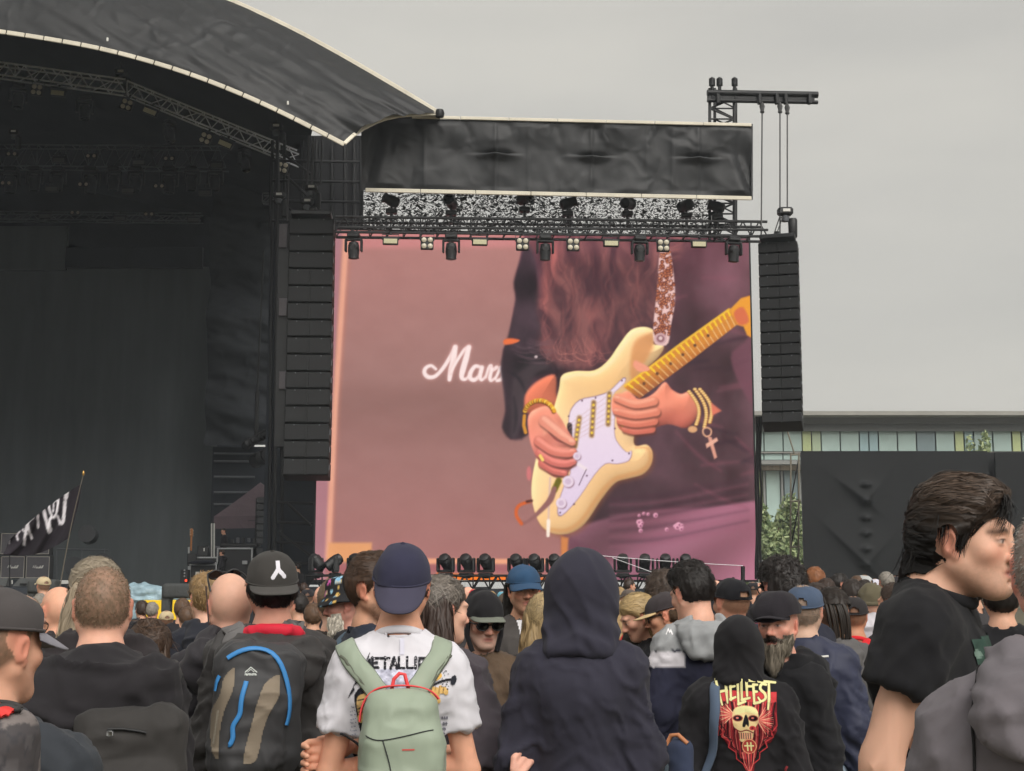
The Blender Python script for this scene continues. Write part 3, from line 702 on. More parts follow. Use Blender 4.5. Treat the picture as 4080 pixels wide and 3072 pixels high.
# ------------------------------------------------------------------ picture on the video wall (drawn in units of the wall's own picture)
def screen_canvas():
 cv = Canvas(600, 474, (55, 5, 1925, 1483))          # drawing units
 X, Y = np.meshgrid(cv.X, cv.Y)
 tl, ml, bl, br = np.array([184, 128, 122]), np.array([158, 116, 110]), np.array([172, 114, 110]), np.array([150, 98, 108])
 ty = np.clip(Y / 1500, 0, 1)[..., None]
 c = np.where(ty < .5, tl + (ml - tl) * ty * 2, ml + (bl - ml) * (ty - .5) * 2)
 tx = np.clip((X - 1000) / 900, 0, 1)[..., None]; c = c * (1 - tx * .8) + (br * (.8 + .25 * ty)) * tx * .8
 edge = np.clip((700 - Y) / 60, 0, 1)[..., None]; c = c - 10 * (1 - edge) * np.exp(-((Y - 760) / 160.0) ** 2)[..., None]
 cv.c[:] = c
 cv.poly([(130, 20), (960, 20), (960, 75), (175, 95)], (222, 140, 140), 18, alpha=.55)
 cv.poly([(40, 0), (142, 0), (118, 700), (100, 1500), (40, 1500)], (176, 122, 130), 10)
 cv.poly([(150, 40), (176, 40), (140, 760), (122, 1400), (96, 1400), (116, 760)], (232, 164, 138), 10)
 cv.poly([(165, 250), (176, 90), (185, 90), (150, 760), (132, 1330), (124, 1330)], (190, 122, 104), 10, alpha=.5)
 cv.poly([(110, 1332), (288, 1332), (288, 1412), (104, 1412)], (230, 160, 108), 9)
 cv.noise(2.5, (90, 60), 3, 2)
 cv.poly([(285, 1395), (1080, 1398), (1080, 1418), (285, 1420)], (240, 166, 128), 7)
 cv.poly([(560, 1455), (900, 1470), (1060, 1478), (1060, 1520), (560, 1520)], (255, 128, 34), 10)
 cv.poly([(100, 1420), (1080, 1425), (1080, 1450), (100, 1450)], (168, 96, 100), 14, alpha=.8)
 wt = (250, 226, 222)
 for P, wd in (
  ([(548, 606), (528, 592), (506, 602), (500, 622), (516, 640), (546, 636), (580, 600), (612, 548), (630, 512)], (8, 10, 12, 13, 11, 12, 14)),
  ([(630, 512), (624, 560), (612, 610), (606, 650)], (14, 17, 17, 12)),
  ([(612, 618), (640, 566), (668, 524), (688, 510)], (7, 9, 11, 13)),
  ([(688, 512), (676, 560), (662, 610), (658, 640), (672, 648), (690, 634)], (14, 18, 18, 14, 10, 8)),
  ([(742, 598), (716, 592), (696, 618), (694, 642), (712, 650), (734, 630), (744, 600)], (10, 12, 14, 13, 11, 10)),
  ([(744, 596), (736, 632), (742, 650), (760, 636)], (12, 12, 9, 7)),
  ([(760, 638), (772, 602), (782, 590), (786, 608), (806, 596)], (7, 10, 12, 10, 12)),
  ([(786, 602), (778, 640), (784, 652), (800, 640)], (10, 12, 9, 7)),
  ([(800, 646), (816, 612), (824, 596), (832, 618), (828, 644), (808, 652)], (7, 9, 11, 12, 12, 9)),
  ([(840, 650), (862, 560), (872, 530)], (8, 11, 10))):
  cv.stroke(P, [q * 1.25 + 7 for q in wd], (226, 168, 160), 14, 6, .5); cv.stroke(P, [q * 1.35 for q in wd], wt, 4, 6)
 dk = (70, 46, 58)
 def jack(X, Y):
  n = fbm(np.stack([X.ravel() / 150, Y.ravel() / 200, X.ravel() * 0 + 2], 1), 4).reshape(X.shape)
  base = np.array([80, 52, 62]) * (1 - np.clip((X - 900) / 1000, 0, 1))[..., None] + np.array([98, 68, 74]) * np.clip((X - 900) / 1000, 0, 1)[..., None]
  top = np.clip((520 - Y) / 520, 0, 1)[..., None]
  return base + n[..., None] * np.array([20, 15, 17]) + top * np.array([30, 12, 16])
 cv.poly([(930, 0), (908, 120), (884, 230), (888, 300), (872, 390), (858, 470), (834, 520), (826, 600), (838, 690), (846, 780), (832, 850), (866, 898), (940, 880), (1000, 860), (1090, 1180), (1120, 1290), (1400, 1500), (1930, 1500), (1930, 0)], jack, 8)
 def coat(X, Y):
  n = fbm(np.stack([X.ravel() / 90, Y.ravel() / 120, X.ravel() * 0 + 9], 1), 4).reshape(X.shape)
  return np.array([62, 46, 54]) + n[..., None] * np.array([24, 18, 20])
 cv.poly([(930, 60), (908, 130), (880, 230), (890, 300), (872, 400), (846, 500), (824, 600), (838, 690), (846, 780), (832, 850), (866, 898), (930, 884), (925, 760), (960, 640), (1072, 600), (1060, 540), (1000, 430), (985, 250), (965, 80)], coat, 12, 3)
 cv.poly([(880, 640), (950, 580), (1010, 560), (1030, 590), (960, 640), (925, 740), (900, 860), (872, 880), (868, 760)], (96, 80, 84), 14, 4, .6)
 for P in ([(850, 610), (900, 640), (930, 700)], [(1000, 560), (1050, 575), (1066, 610)], [(880, 720), (890, 800), (880, 870)], [(905, 560), (960, 548), (1010, 556)]): cv.stroke(P, (4, 14, 4), (34, 26, 34), 9, 4, .7)
 cv.poly([(1080, 1280), (1300, 1220), (1500, 1190), (1700, 1180), (1930, 1150), (1930, 1500), (1080, 1500)], lambda X, Y: np.array([134, 86, 100]) + 16 * np.sin(X / 90 + Y / 60)[..., None] * np.array([1, .7, .9]) + np.clip((X - 1300) / 600, 0, 1)[..., None] * np.array([34, 20, 24]), 12)
 cv.poly([(1075, 1275), (1110, 1300), (1300, 1390), (1180, 1420), (1085, 1400)], (120, 72, 88), 12, alpha=.7)
 cv.poly([(1078, 1300), (1110, 1310), (1104, 1400), (1078, 1400)], (214, 132, 74), 8)
 rs = np.random.RandomState(3)
 for k in range(26):
  x, y = rs.uniform(1500, 1900), rs.uniform(100, 1150); L = rs.uniform(80, 220); a = rs.uniform(-.5, .9)
  cv.stroke([(x, y), (x + L * .5, y + L * a * .6), (x + L, y + L * a)], (4, 14, 4), (146, 84, 98) if k % 2 else (62, 38, 52), 14, 4, .5)
 for k in range(10):
  y = 1090 + 22 * k; cv.stroke([(1290, y + 60), (1500, y + 40 + 8 * math.sin(k)), (1880, y - 30)], (6, 18, 8), (150, 88, 108) if k % 2 else (84, 48, 64), 14, 4, .4)
 cv.poly([(1820, 540), (1885, 470), (1930, 430), (1930, 720), (1880, 700)], (128, 78, 92), 10, 4, .8)
 def waves(X, Y):
  xf, yf = X.ravel(), Y.ravel(); w1 = fbm(np.stack([xf / 120, yf / 150, xf * 0 + 1], 1), 2); n = fbm(np.stack([xf / 48 + 1.6 * w1, yf / 130 + 1.2 * w1, xf * 0 + 4], 1), 3).reshape(X.shape); n2 = fbm(np.stack([xf / 22 + 2.2 * w1, yf / 90 + w1, xf * 0 + 8], 1), 2).reshape(X.shape)
  t = np.clip(.42 + .55 * n + .22 * n2, 0, 1)[..., None]; c = np.array([88, 54, 62]) * (1 - t) + np.array([140, 88, 86]) * t
  red = np.exp(-((X - 1010 - 26 * np.sin(Y / 85.0)) / 42.0) ** 2) * np.clip(1.1 - Y / 640, .15, 1) + .45 * np.exp(-((X - 1230 - 24 * np.sin(Y / 60.0)) / 40.0) ** 2) * np.clip((Y - 250) / 200, 0, 1)
  c = c + red[..., None] * np.array([46, 18, 14]) * (.75 + .5 * n[..., None]); top = np.clip((150 - Y) / 150, 0, 1)[..., None]; return c + top * np.array([26, 14, 18])
 cv.poly([(975, -20), (1000, 150), (985, 300), (1000, 420), (985, 500), (1030, 560), (1090, 590), (1180, 600), (1270, 560), (1340, 480), (1420, 405), (1500, 380), (1560, 250), (1600, 100), (1640, -20)], waves, 26, 4)
 for k in range(70):
  x = rs.uniform(990, 1480); y = rs.uniform(60, 400); L = rs.uniform(90, 220); a0 = rs.uniform(-26, 26); q_ = [(x, y), (x + a0, y + L * .35), (x - a0 * .8, y + L * .7), (x + rs.uniform(-30, 40), y + L)]
  q_ = [(p[0], min(p[1], 596 - abs(p[0] - 1160) * .55)) for p in q_]; t = rs.rand(); cv.stroke(q_, (2, rs.uniform(5, 12), 1), np.array([78, 46, 54]) * (1 - t) + np.array([190, 112, 102]) * t, 6, 5, rs.uniform(.18, .42))
 for k in range(22):
  x = rs.uniform(985, 1240); y = rs.uniform(520, 585); cv.stroke([(x, y - 60), (x + rs.uniform(-20, 30), y - 20), (x + rs.uniform(0, 50), y + rs.uniform(-4, 14)), (x + rs.uniform(40, 90), y + rs.uniform(-14, 6))], (1, 3, 1), (186, 116, 106), 3.5, 5, .5)
 for k in range(12):
  x = rs.uniform(850, 960); y = 470 + 9 * k; cv.stroke([(x, y), (x + 50, y + rs.uniform(6, 22)), (x + 120, y + rs.uniform(-10, 12))], (2, 5, 1), (120, 92, 100), 5, 5, .5)
 for (x, y) in ((975, 548),): cv.ell((x, y), (7, 6), (210, 190, 190), 3)
 cv.poly([(836, 480), (862, 470), (905, 478), (880, 492), (842, 498)], (236, 112, 60), 5, 4)
 sk = lambda a, b: (lambda X, Y: np.array(a) + np.clip((Y - 640) / 430, 0, 1)[..., None] * (np.array(b) - np.array(a)))
 cv.poly([(935, 700), (985, 650), (1055, 625), (1062, 700), (1056, 760), (940, 790), (925, 750)], (216, 116, 86), 9, 4, 1.0, (30, .3))
 def wood(X, Y):
  t = np.clip((X + Y - 1700) / 800, 0, 1)[..., None]
  n = fbm(np.stack([X.ravel() / 220, Y.ravel() / 220, X.ravel() * 0 + 6], 1), 2).reshape(X.shape)[..., None]; return np.array([247, 205, 148]) + t * np.array([0, -10, -14]) + n * np.array([6, 9, 12])
 body = [(1072, 690), (1085, 628), (1140, 607), (1225, 603), (1285, 560), (1335, 490), (1385, 428), (1440, 412), (1482, 424), (1490, 452), (1484, 486), (1528, 494), (1505, 540), (1440, 600), (1395, 660), (1388, 760), (1402, 840), (1392, 900), (1404, 924), (1448, 918), (1472, 948), (1466, 1000), (1430, 1042), (1368, 1060), (1310, 1080), (1250, 1150), (1180, 1250), (1110, 1292), (1040, 1290), (990, 1252), (960, 1170), (956, 1080), (980, 960), (1030, 830)]
 cv.poly([(x + 8, y + 10) for x, y in body], (150, 92, 60), 16, 4, .6)
 cv.poly(body, wood, 4, 4, 1.0, (30, .26))
 cv.stroke([(1402, 930), (1450, 932), (1464, 960), (1455, 1000), (1420, 1030), (1360, 1048), (1300, 1070), (1236, 1140), (1165, 1238), (1100, 1278), (1040, 1276)], (8, 16, 16, 14), (214, 150, 92), 10, 4, .7)
 cv.stroke([(1090, 640), (1150, 622), (1230, 618), (1300, 566), (1350, 500), (1395, 440), (1440, 428)], (10, 10, 8), (255, 228, 186), 9, 4, .7)
 cv.poly([(1400, 480), (1475, 440), (1480, 500), (1430, 590), (1395, 640), (1380, 600)], (216, 140, 84), 14, 4, .7)
 cv.poly([(1395, 660), (1380, 760), (1392, 830), (1400, 760)], (190, 104, 70), 8, 0, .8)
 pg = [(1350, 633), (1358, 650), (1300, 712), (1312, 772), (1310, 850), (1318, 900), (1360, 950), (1384, 945), (1372, 985), (1320, 1000), (1270, 1000), (1220, 1050), (1150, 1150), (1080, 1220), (1064, 1190), (1090, 1100), (1120, 1040), (1110, 950), (1112, 850), (1120, 780), (1160, 730), (1230, 712), (1290, 690)]
 cv.poly(pg, (122, 92, 116), 5, 3); cv.poly([(x + (1220 - x) * .012, y + (920 - y) * .012) for x, y in pg], lambda X, Y: np.array([236, 216, 230]) - np.clip((Y - 800) / 450, 0, 1)[..., None] * np.array([12, 14, 4]), 4, 3)
 for (x, y) in ((1345, 645), (1230, 720), (1172, 733), (1114, 800), (1312, 850), (1300, 985), (1372, 955), (1135, 1170), (1190, 1050), (1076, 1205), (1290, 705)): cv.ell((x, y), (4, 4), (110, 80, 96))
 for (a, b) in (((1290, 700), (1283, 832)), ((1222, 740), (1212, 880)), ((1160, 806), (1140, 928))):
  cv.stroke([a, b], 26, (208, 176, 150), 4); cv.stroke([a, b], 15, (150, 110, 70), 4)
  for t in np.linspace(.08, .92, 6): cv.ell((a[0] + t * (b[0] - a[0]), a[1] + t * (b[1] - a[1])), (6, 6), (246, 206, 60))
 cv.stroke([(1118, 838), (1118, 930)], 22, (70, 52, 56), 4)
 for k in range(6): cv.stroke([(1112 + 5 * k, 838 + 13 * k), (1290 + 6 * k, 704 + 20 * k), (1420 - 2 * k, 640 + 12 * k)], 2.4, (210, 170, 160), 2.5, 0, .6)
 def nk(X, Y):
  t = np.clip(((X - 1360) * .50 + (Y - 690) * .86) / 70 + .2, 0, 1)[..., None]
  return np.array([216, 136, 52]) * (1 - t) + np.array([166, 92, 52]) * t
 cv.poly([(1352, 672), (1600, 490), (1822, 330), (1852, 396), (1640, 560), (1420, 722)], nk, 4)
 cv.stroke([(1358, 668), (1600, 486), (1818, 330)], 10, (250, 190, 60), 4)
 for t in np.linspace(.03, .98, 21) ** .92:
  a = np.array([1354, 674]) * (1 - t) + np.array([1822, 332]) * t; b = np.array([1418, 720]) * (1 - t) + np.array([1850, 394]) * t
  cv.stroke([a, b], 4, (246, 206, 150), 2.5, 0, .9)
  cv.stroke([a, a * .72 + b * .28], 8, (255, 214, 40), 4, 0, .95)
 for t in (.12, .25, .38, .5, .62, .75): cv.ell(np.array([1386, 697]) * (1 - t) + np.array([1836, 362]) * t, (7, 7), (120, 72, 46), 3)
 cv.poly([(1820, 332), (1872, 280), (1930, 262), (1930, 462), (1895, 440), (1880, 404), (1852, 396)], (240, 160, 52), 5)
 cv.poly([(1838, 345), (1880, 318), (1905, 380), (1862, 396)], (220, 112, 74), 6, 3)
 st = [(1520, 70), (1560, 70), (1578, 200), (1580, 300), (1562, 400), (1548, 480), (1515, 492), (1484, 470), (1488, 370), (1505, 230)]
 cv.poly(st, (236, 196, 190), 4, 3)
 for k in range(230):
  t = rs.rand(); y = 80 + 370 * t; cx_ = np.interp(y, [70, 200, 300, 400, 480], [1540, 1544, 1538, 1524, 1516]); wd_ = np.interp(y, [70, 200, 300, 400, 480], [20, 34, 40, 36, 30])
  x = cx_ + rs.uniform(-1, 1) * wd_; r_ = rs.uniform(4.5, 7)
  a0 = rs.uniform(0, 6); cv.stroke([(x + r_ * math.cos(a0 + q), y + r_ * math.sin(a0 + q)) for q in np.linspace(0, 4.6, 6)], 4, (124, 60, 50), 2)
  cv.ell((x, y), (3, 3), (222, 136, 84), 2.5)
 cv.ell((1515, 462), (27, 25), (210, 170, 172), 4); cv.ell((1515, 462), (17, 16), (150, 100, 106), 4); cv.ell((1515, 460), (8, 8), (230, 200, 196), 3)
 hd = (226, 116, 92)
 cv.poly([(1560, 680), (1600, 700), (1640, 690), (1672, 740), (1664, 800), (1620, 845), (1540, 830), (1440, 860), (1380, 870), (1330, 850), (1318, 800), (1300, 770), (1305, 720), (1340, 705), (1370, 690), (1420, 726), (1480, 700), (1530, 650)], lambda X, Y: np.array([236, 140, 112]) - np.clip((Y - 740) / 140, 0, 1)[..., None] * np.array([36, 46, 30]) + 7 * np.sin(X / 27 + Y / 19)[..., None] * np.array([1, .8, .7]), 5, 4, 1.0, (26, .30))
 for P in ([(1312, 722), (1350, 726), (1410, 752), (1450, 790)], [(1308, 770), (1350, 778), (1400, 795)], [(1325, 815), (1370, 826), (1420, 830)], [(1345, 850), (1400, 856), (1450, 846)]):
  cv.stroke(P, (3, 6, 3), (150, 62, 58), 4, 4, .9)
 for P in ([(1318, 704), (1352, 708), (1400, 730)], [(1312, 748), (1350, 756), (1392, 772)], [(1322, 795), (1362, 802), (1400, 812)]): cv.stroke(P, (6, 16, 6), (250, 150, 118), 8, 4, .7)
 cv.poly([(1394, 580), (1402, 558), (1424, 566), (1460, 585), (1462, 600), (1420, 606)], (244, 158, 128), 5, 4)
 for x in (1342, 1354): cv.ell((x, 832 + (x - 1342)), (6, 20), (232, 190, 70), 3, -18)
 cv.poly([(942, 800), (985, 765), (1035, 760), (1075, 800), (1110, 860), (1136, 900), (1134, 930), (1100, 945), (1136, 950), (1132, 972), (1140, 1000), (1120, 1025), (1100, 1050), (1060, 1060), (1020, 1035), (990, 1000), (960, 940), (944, 880)], lambda X, Y: np.array([238, 146, 120]) - np.clip((Y - 840) / 230, 0, 1)[..., None] * np.array([40, 42, 18]) + 8 * np.sin(X / 17 + Y / 23)[..., None] * np.array([1, .8, .7]), 5, 4, 1.0, (26, .30))
 for P in ([(1010, 840), (1040, 880), (1070, 905), (1110, 915)], [(985, 900), (1020, 935), (1070, 945), (1130, 948)], [(985, 960), (1020, 985), (1070, 985), (1136, 978)], [(1005, 1010), (1050, 1022), (1110, 1018)]): cv.stroke(P, (3, 8, 4), (142, 60, 60), 4.5, 4, .9)
 for P in ([(1050, 815), (1085, 865), (1125, 905)], [(1000, 918), (1050, 935), (1115, 936)], [(1005, 972), (1060, 972), (1120, 966)], [(1030, 1040), (1070, 1046), (1100, 1040)]): cv.stroke(P, (6, 16, 8), (252, 164, 134), 8, 4, .7)
 cv.poly([(1010, 830), (1040, 822), (1030, 860), (1005, 880)], (250, 170, 140), 8, 3, .6)
 def finger(P, w0, w1, base):
  b = np.array(base, float); cv.stroke([(x + 3, y + 8) for x, y in P], (w0 + 4, w1 + 4), b * .52, 6, 5, .75); cv.stroke(P, (w0, (w0 + w1) / 2, w1), b, 4, 5); cv.stroke([(x - 1, y - w0 * .20) for x, y in P], (w0 * .35, w0 * .45, w1 * .3), np.minimum(b * 1.16 + 14, 255), 7, 5, .8)
  cv.stroke([(P[-1][0] - 9, P[-1][1] - 5), (P[-1][0] + 4, P[-1][1] - 3)], w1 * .35, np.minimum(b * 1.2 + 20, 255), 3, 0, .6)
 finger([(1000, 1000), (1050, 1030), (1095, 1040)], 34, 24, (206, 108, 96)); finger([(990, 955), (1045, 990), (1100, 1000), (1132, 990)], 38, 28, (216, 116, 104)); finger([(985, 905), (1045, 945), (1110, 955), (1132, 948)], 42, 30, (224, 126, 108)); finger([(1010, 820), (1062, 862), (1098, 890), (1128, 908)], 50, 32, (236, 146, 122))
 finger([(1470, 850), (1400, 860), (1355, 852)], 34, 26, (214, 112, 92)); finger([(1480, 815), (1400, 828), (1335, 818)], 38, 28, (222, 122, 98)); finger([(1490, 775), (1400, 790), (1318, 775)], 40, 30, (230, 132, 106)); finger([(1480, 730), (1400, 745), (1322, 720)], 40, 30, (236, 140, 112))
 cv.stroke([(992, 968), (1002, 985)], 13, (255, 216, 110), 3)
 for k, t in enumerate(np.linspace(0, 1, 16)):
  a = R(200 + 140 * t); x, y = 990 + 66 * math.cos(a), 800 + 66 * math.sin(a); cv.ell((x - 2, y + 3), (10, 10), (120, 60, 20), 3); cv.ell((x, y), (9, 9), (238, 168, 40) if k % 2 else (255, 206, 80), 3)
 cv.stroke([(925, 800), (922, 840), (930, 870)], 14, (220, 150, 50), 4)
 for k, (a, b) in enumerate((((1636, 690), (1665, 830)), ((1662, 680), (1700, 840)), ((1684, 680), (1724, 820)))):
  for t in np.linspace(0, 1, 17):
   x = a[0] + (b[0] - a[0]) * t + 26 * math.sin(math.pi * t); y = a[1] + (b[1] - a[1]) * t; cv.ell((x, y), (9, 7), (160, 96, 50), 3); cv.ell((x - 1, y - 2), (7, 5), (250, 208, 132), 3)
 cv.ell((1648, 850), (20, 14), (226, 170, 120), 4); cv.stroke([(1694, 850), (1710, 842), (1728, 852), (1726, 872), (1708, 880), (1694, 868)], 6, (236, 178, 140), 3, 4, 1, True)
 cv.poly([(1712, 878), (1730, 884), (1752, 968), (1740, 976)], (226, 160, 136), 4); cv.poly([(1704, 912), (1752, 884), (1758, 898), (1708, 930)], (236, 176, 150), 4)
 for (x, y, r_) in ((1148, 968, 16), (1110, 1075, 24), (1080, 1165, 22)): cv.ell((x + 3, y + 4), (r_, r_), (150, 116, 130), 5); cv.ell((x, y), (r_, r_), (234, 212, 226), 4); cv.ell((x, y), (r_ * .55, r_ * .55), (210, 184, 204), 4)
 cv.stroke([(1155, 1003), (1186, 1022)], 14, (240, 222, 226), 4); cv.stroke([(1188, 1024), (1156, 1090)], 3, (90, 66, 80), 3)
 cv.stroke([(1034, 1060), (1028, 1180), (1026, 1240)], 9, (226, 190, 170), 3); cv.stroke([(1026, 1240), (1024, 1300)], (16, 26, 14), (255, 232, 214), 4)
 cv.stroke([(1070, 1072), (1052, 1110)], 26, (120, 110, 20), 5); cv.stroke([(1052, 1105), (1035, 1150), (1000, 1190), (950, 1235), (912, 1252)], (20, 26, 20, 14, 12), (150, 100, 96), 5, 4)
 cv.stroke([(912, 1252), (890, 1215), (900, 1178), (950, 1158)], 13, (220, 98, 40), 5, 5); cv.stroke([(935, 1160), (956, 1156)], 10, (90, 50, 50), 5)
 cv.ell((944, 1042), (10, 30), (214, 120, 120), 6)
 for k in range(18):
  x, y = (1410 + rs.uniform(0, 75), 1205 + rs.uniform(0, 75)) if k < 9 else (1525 + rs.uniform(0, 85), 1225 + rs.uniform(0, 60)); r_ = rs.uniform(5, 11)
  cv.ell((x, y), (r_, r_), (236, 170, 190), 4); cv.ell((x + 2, y + 2), (r_ * .5, r_ * .5), (150, 80, 110), 3)
 cv.poly([(1730, 735), (1775, 770), (1735, 790)], (226, 120, 96), 6)
 cv.noise(1.5, (8, 8), 5, 1)
 mc = cv.c.mean(2, keepdims=True); dk_ = np.clip((118 - mc) / 60, 0, 1); cv.c = cv.c * (1 - .16 * dk_) + np.clip((mc - 150) / 90, 0, 1) * np.array([6, 6, 6])
 return cv
def build_screen():
 cv = screen_canvas(); Lc = cv.lin()
 A, B = W(1253, 2310), W(3015, 2310); z0, z1 = W(1253, 2310).z, W(1253, 914).z; Wd = (B - A).length
 nx, nz = 520, 412; sx, sz = np.meshgrid(np.linspace(0, 1, nx), np.linspace(0, 1, nz)); sx, sz = sx.ravel(), sz.ravel()
 P = np.array(A)[None] + np.array(EX)[None] * (sx * Wd)[:, None]; P[:, 2] = z0 + sz * (z1 - z0)
 cx_ = 55 + sx * (1912 - 55); cy = 1483 - sz * (1483 - 16)
 fx = (cx_ - cv.box[0]) / cv.px - .5; fy = (cy - cv.box[1]) / ((cv.box[3] - cv.box[1]) / cv.h) - .5
 ix, iy = np.clip(fx, 0, cv.w - 1.001), np.clip(fy, 0, cv.h - 1.001); i, j = ix.astype(int), iy.astype(int); a, b = (ix - i)[:, None], (iy - j)[:, None]
 C = (Lc[j, i] * (1 - a) * (1 - b) + Lc[j, i + 1] * a * (1 - b) + Lc[j + 1, i] * (1 - a) * b + Lc[j + 1, i + 1] * a * b)
 g_ = np.arange(nx * nz).reshape(nz, nx); F = np.stack([g_[:-1, :-1], g_[:-1, 1:], g_[1:, 1:], g_[1:, :-1]], -1).reshape(-1, 4)
 m = bpy.data.materials.new('led_wall'); m.use_nodes = True; t = m.node_tree; bs = t.nodes['Principled BSDF']
 at_ = t.nodes.new('ShaderNodeAttribute'); at_.attribute_name = 'Col'
 bs.inputs['Base Color'].default_value = (.004, .004, .004, 1); bs.inputs['Roughness'].default_value = .7; bs.inputs['Specular IOR Level'].default_value = .1
 t.links.new(at_.outputs['Color'], bs.inputs['Emission Color']); bs.inputs['Emission Strength'].default_value = 2 ** -EXPO
 me = mesh_np('picture', P - np.array(scr.location), F, False, [m]); set_col(me, C)
 add_mesh('picture', me, None, scr)
 fr = MB(); mid = (A + B) / 2 - EN * .22
 fr.box((mid.x, mid.y, (z0 + z1) / 2), (Wd + .12, .36, z1 - z0 + .12), RW).build('cabinet', M_black, scr, True)
build_screen()
# ------------------------------------------------------------------ wing above the screen
bn = empty('wing_banner', W(2220, 620, 2), 0, 'long creased black tarpaulin band above the giant screen with pale edges', 'banner')
def wing_fabric(u0, u1, vt, vb, off, nx, nz, parent, m):
 A, B = W(u0, vb[0], off), W(u1, vb[1], off); C, D = W(u0, vt[0], off), W(u1, vt[1], off)
 V = []; s, t = np.meshgrid(np.linspace(0, 1, nx), np.linspace(0, 1, nz)); s, t = s.ravel(), t.ravel()
 A, B, C, D = map(np.array, (A, B, C, D))
 P = ((A[None] * (1 - s)[:, None] + B[None] * s[:, None]) * (1 - t)[:, None] + (C[None] * (1 - s)[:, None] + D[None] * s[:, None]) * t[:, None])
 L = np.linalg.norm(B - A); x = s * L; z = t * np.linalg.norm(C - A); H = np.linalg.norm(C - A)
 d = np.zeros_like(x)
 px = u0 + s * (u1 - u0)
 for c in (1692, 1968, 2102, 2350, 2577, 2680, 2780):                 # vertical seams pulled tight
  q = (px - c) / 14.0; d += .05 * np.exp(-np.abs(q)) * np.where(q < 0, 1, .4)
 for c in (1968, 2350, 2780):                                          # dents where the frame ties pull
  zz = (z - H * .52) / (.16 + 0 * z); xx = (px - c) / 55.0
  d -= .17 * np.exp(-(zz * 1.5) ** 2 - xx ** 2) * np.sign(zz - .15)
  d -= .10 * np.clip((z - .72 * H) / (.28 * H), 0, 1) * np.exp(-((px - c) / 60.0) ** 2)
 d += .06 * fbm(np.stack([x * 1.1, z * .8, x * 0], 1), 3)
 top = np.clip((z - .6 * H) / (.4 * H), 0, 1); d += .16 * top * np.abs(vnoise(np.stack([x * 1.6 + z * .6, z * .25, x * 0 + 7], 1)))
 er = np.clip((px - 2800) / 190, 0, 1); d += .30 * er * np.abs(vnoise(np.stack([x * 2.4 + z * .9, z * .2, x * 0 + 3], 1)))
 el = np.clip((1640 - px) / 190, 0, 1); d += .30 * el * np.abs(vnoise(np.stack([x * 2.2 - z * .5, z * .3, x * 0 + 5], 1)))
 ev = np.minimum(1, np.minimum(t, 1 - t) * 12)
 P += np.array(EN)[None] * (d * ev)[:, None]
 g_ = np.arange(nx * nz).reshape(nz, nx); F = np.stack([g_[:-1, :-1], g_[:-1, 1:], g_[1:, 1:], g_[1:, :-1]], -1).reshape(-1, 4)
 return add_mesh('tarpaulin', mesh_np('tarpaulin', P - np.array(parent.location), F, True, [m]), None, parent)
wing_fabric(1440, 2993, (470, 499), (758, 788), 2.0, 240, 60, bn, M_tarp)
for k in range(7):
 a, b = 1640 + 1355 * k / 7, 1640 + 1355 * (k + 1) / 7; f_ = lambda u: 468 + (u - 1740) / 1255 * 30
 strip('edge_trim', W(a + 1, f_(a), 2.05), W(b - 1, f_(b), 2.05), M_trim, bn, .09)
 a, b = 1455 + 1540 * k / 7, 1455 + 1540 * (k + 1) / 7; f_ = lambda u: 757 + (u - 1455) / 1540 * 33
 strip('edge_trim', W(a + 1, f_(a), 2.05), W(b - 1, f_(b), 2.05), M_trim, bn, .11)
rod('end_pole', W(2994, 495, 2), W(2994, 795, 2), .04, M_black, bn)
c0, c1 = W(1440, 470, 1.9), W(2993, 499, 1.9)
MB().add([c0, c1, c1 - EN * 3.4, c0 - EN * 3.4], [(0, 1, 2, 3)]).build('wing_roof', M_dark, bn, True)
# perforated scrim: black net, daylight through its holes
def net_mat():
 m = bpy.data.materials.new('black_net'); m.use_nodes = True; t = m.node_tree; b = t.nodes['Principled BSDF']; o = t.nodes['Material Output']
 b.inputs['Base Color'].default_value = (.012, .012, .013, 1); b.inputs['Roughness'].default_value = .6
 tc_ = t.nodes.new('ShaderNodeTexCoord'); n = t.nodes.new('ShaderNodeTexNoise'); n.inputs['Scale'].default_value = 13; n.inputs['Detail'].default_value = 2; n.inputs['Distortion'].default_value = 1.5
 r_ = t.nodes.new('ShaderNodeValToRGB'); r_.color_ramp.elements[0].position = .50; r_.color_ramp.elements[1].position = .535
 n2 = t.nodes.new('ShaderNodeTexNoise'); n2.inputs['Scale'].default_value = .6
 mpn = t.nodes.new('ShaderNodeMapping'); mpn.inputs['Rotation'].default_value = (0, R(35), 0); mpn.inputs['Scale'].default_value = (.8, 1, 1.3)
 t.links.new(tc_.outputs['Object'], mpn.inputs[0]); t.links.new(mpn.outputs[0], n.inputs['Vector'])
 ad = t.nodes.new('ShaderNodeMath'); ad.operation = 'MULTIPLY_ADD'; ad.inputs[1].default_value = .12; ad.inputs[2].default_value = -.06
 t.links.new(tc_.outputs['Object'], n2.inputs['Vector']); t.links.new(n2.outputs['Fac'], ad.inputs[0])
 a2 = t.nodes.new('ShaderNodeMath'); a2.operation = 'ADD'; t.links.new(n.outputs['Fac'], a2.inputs[0]); t.links.new(ad.outputs[0], a2.inputs[1]); t.links.new(a2.outputs[0], r_.inputs[0])
 tr = t.nodes.new('ShaderNodeBsdfTransparent'); ms = t.nodes.new('ShaderNodeMixShader'); t.links.new(r_.outputs[0], ms.inputs[0]); t.links.new(b.outputs[0], ms.inputs[1]); t.links.new(tr.outputs[0], ms.inputs[2]); t.links.new(ms.outputs[0], o.inputs[0])
 return m
sc_ = empty('perforated_scrim', W(2130, 900, -.6), 0, 'black perforated net glinting with daylight between banner and screen', 'net')
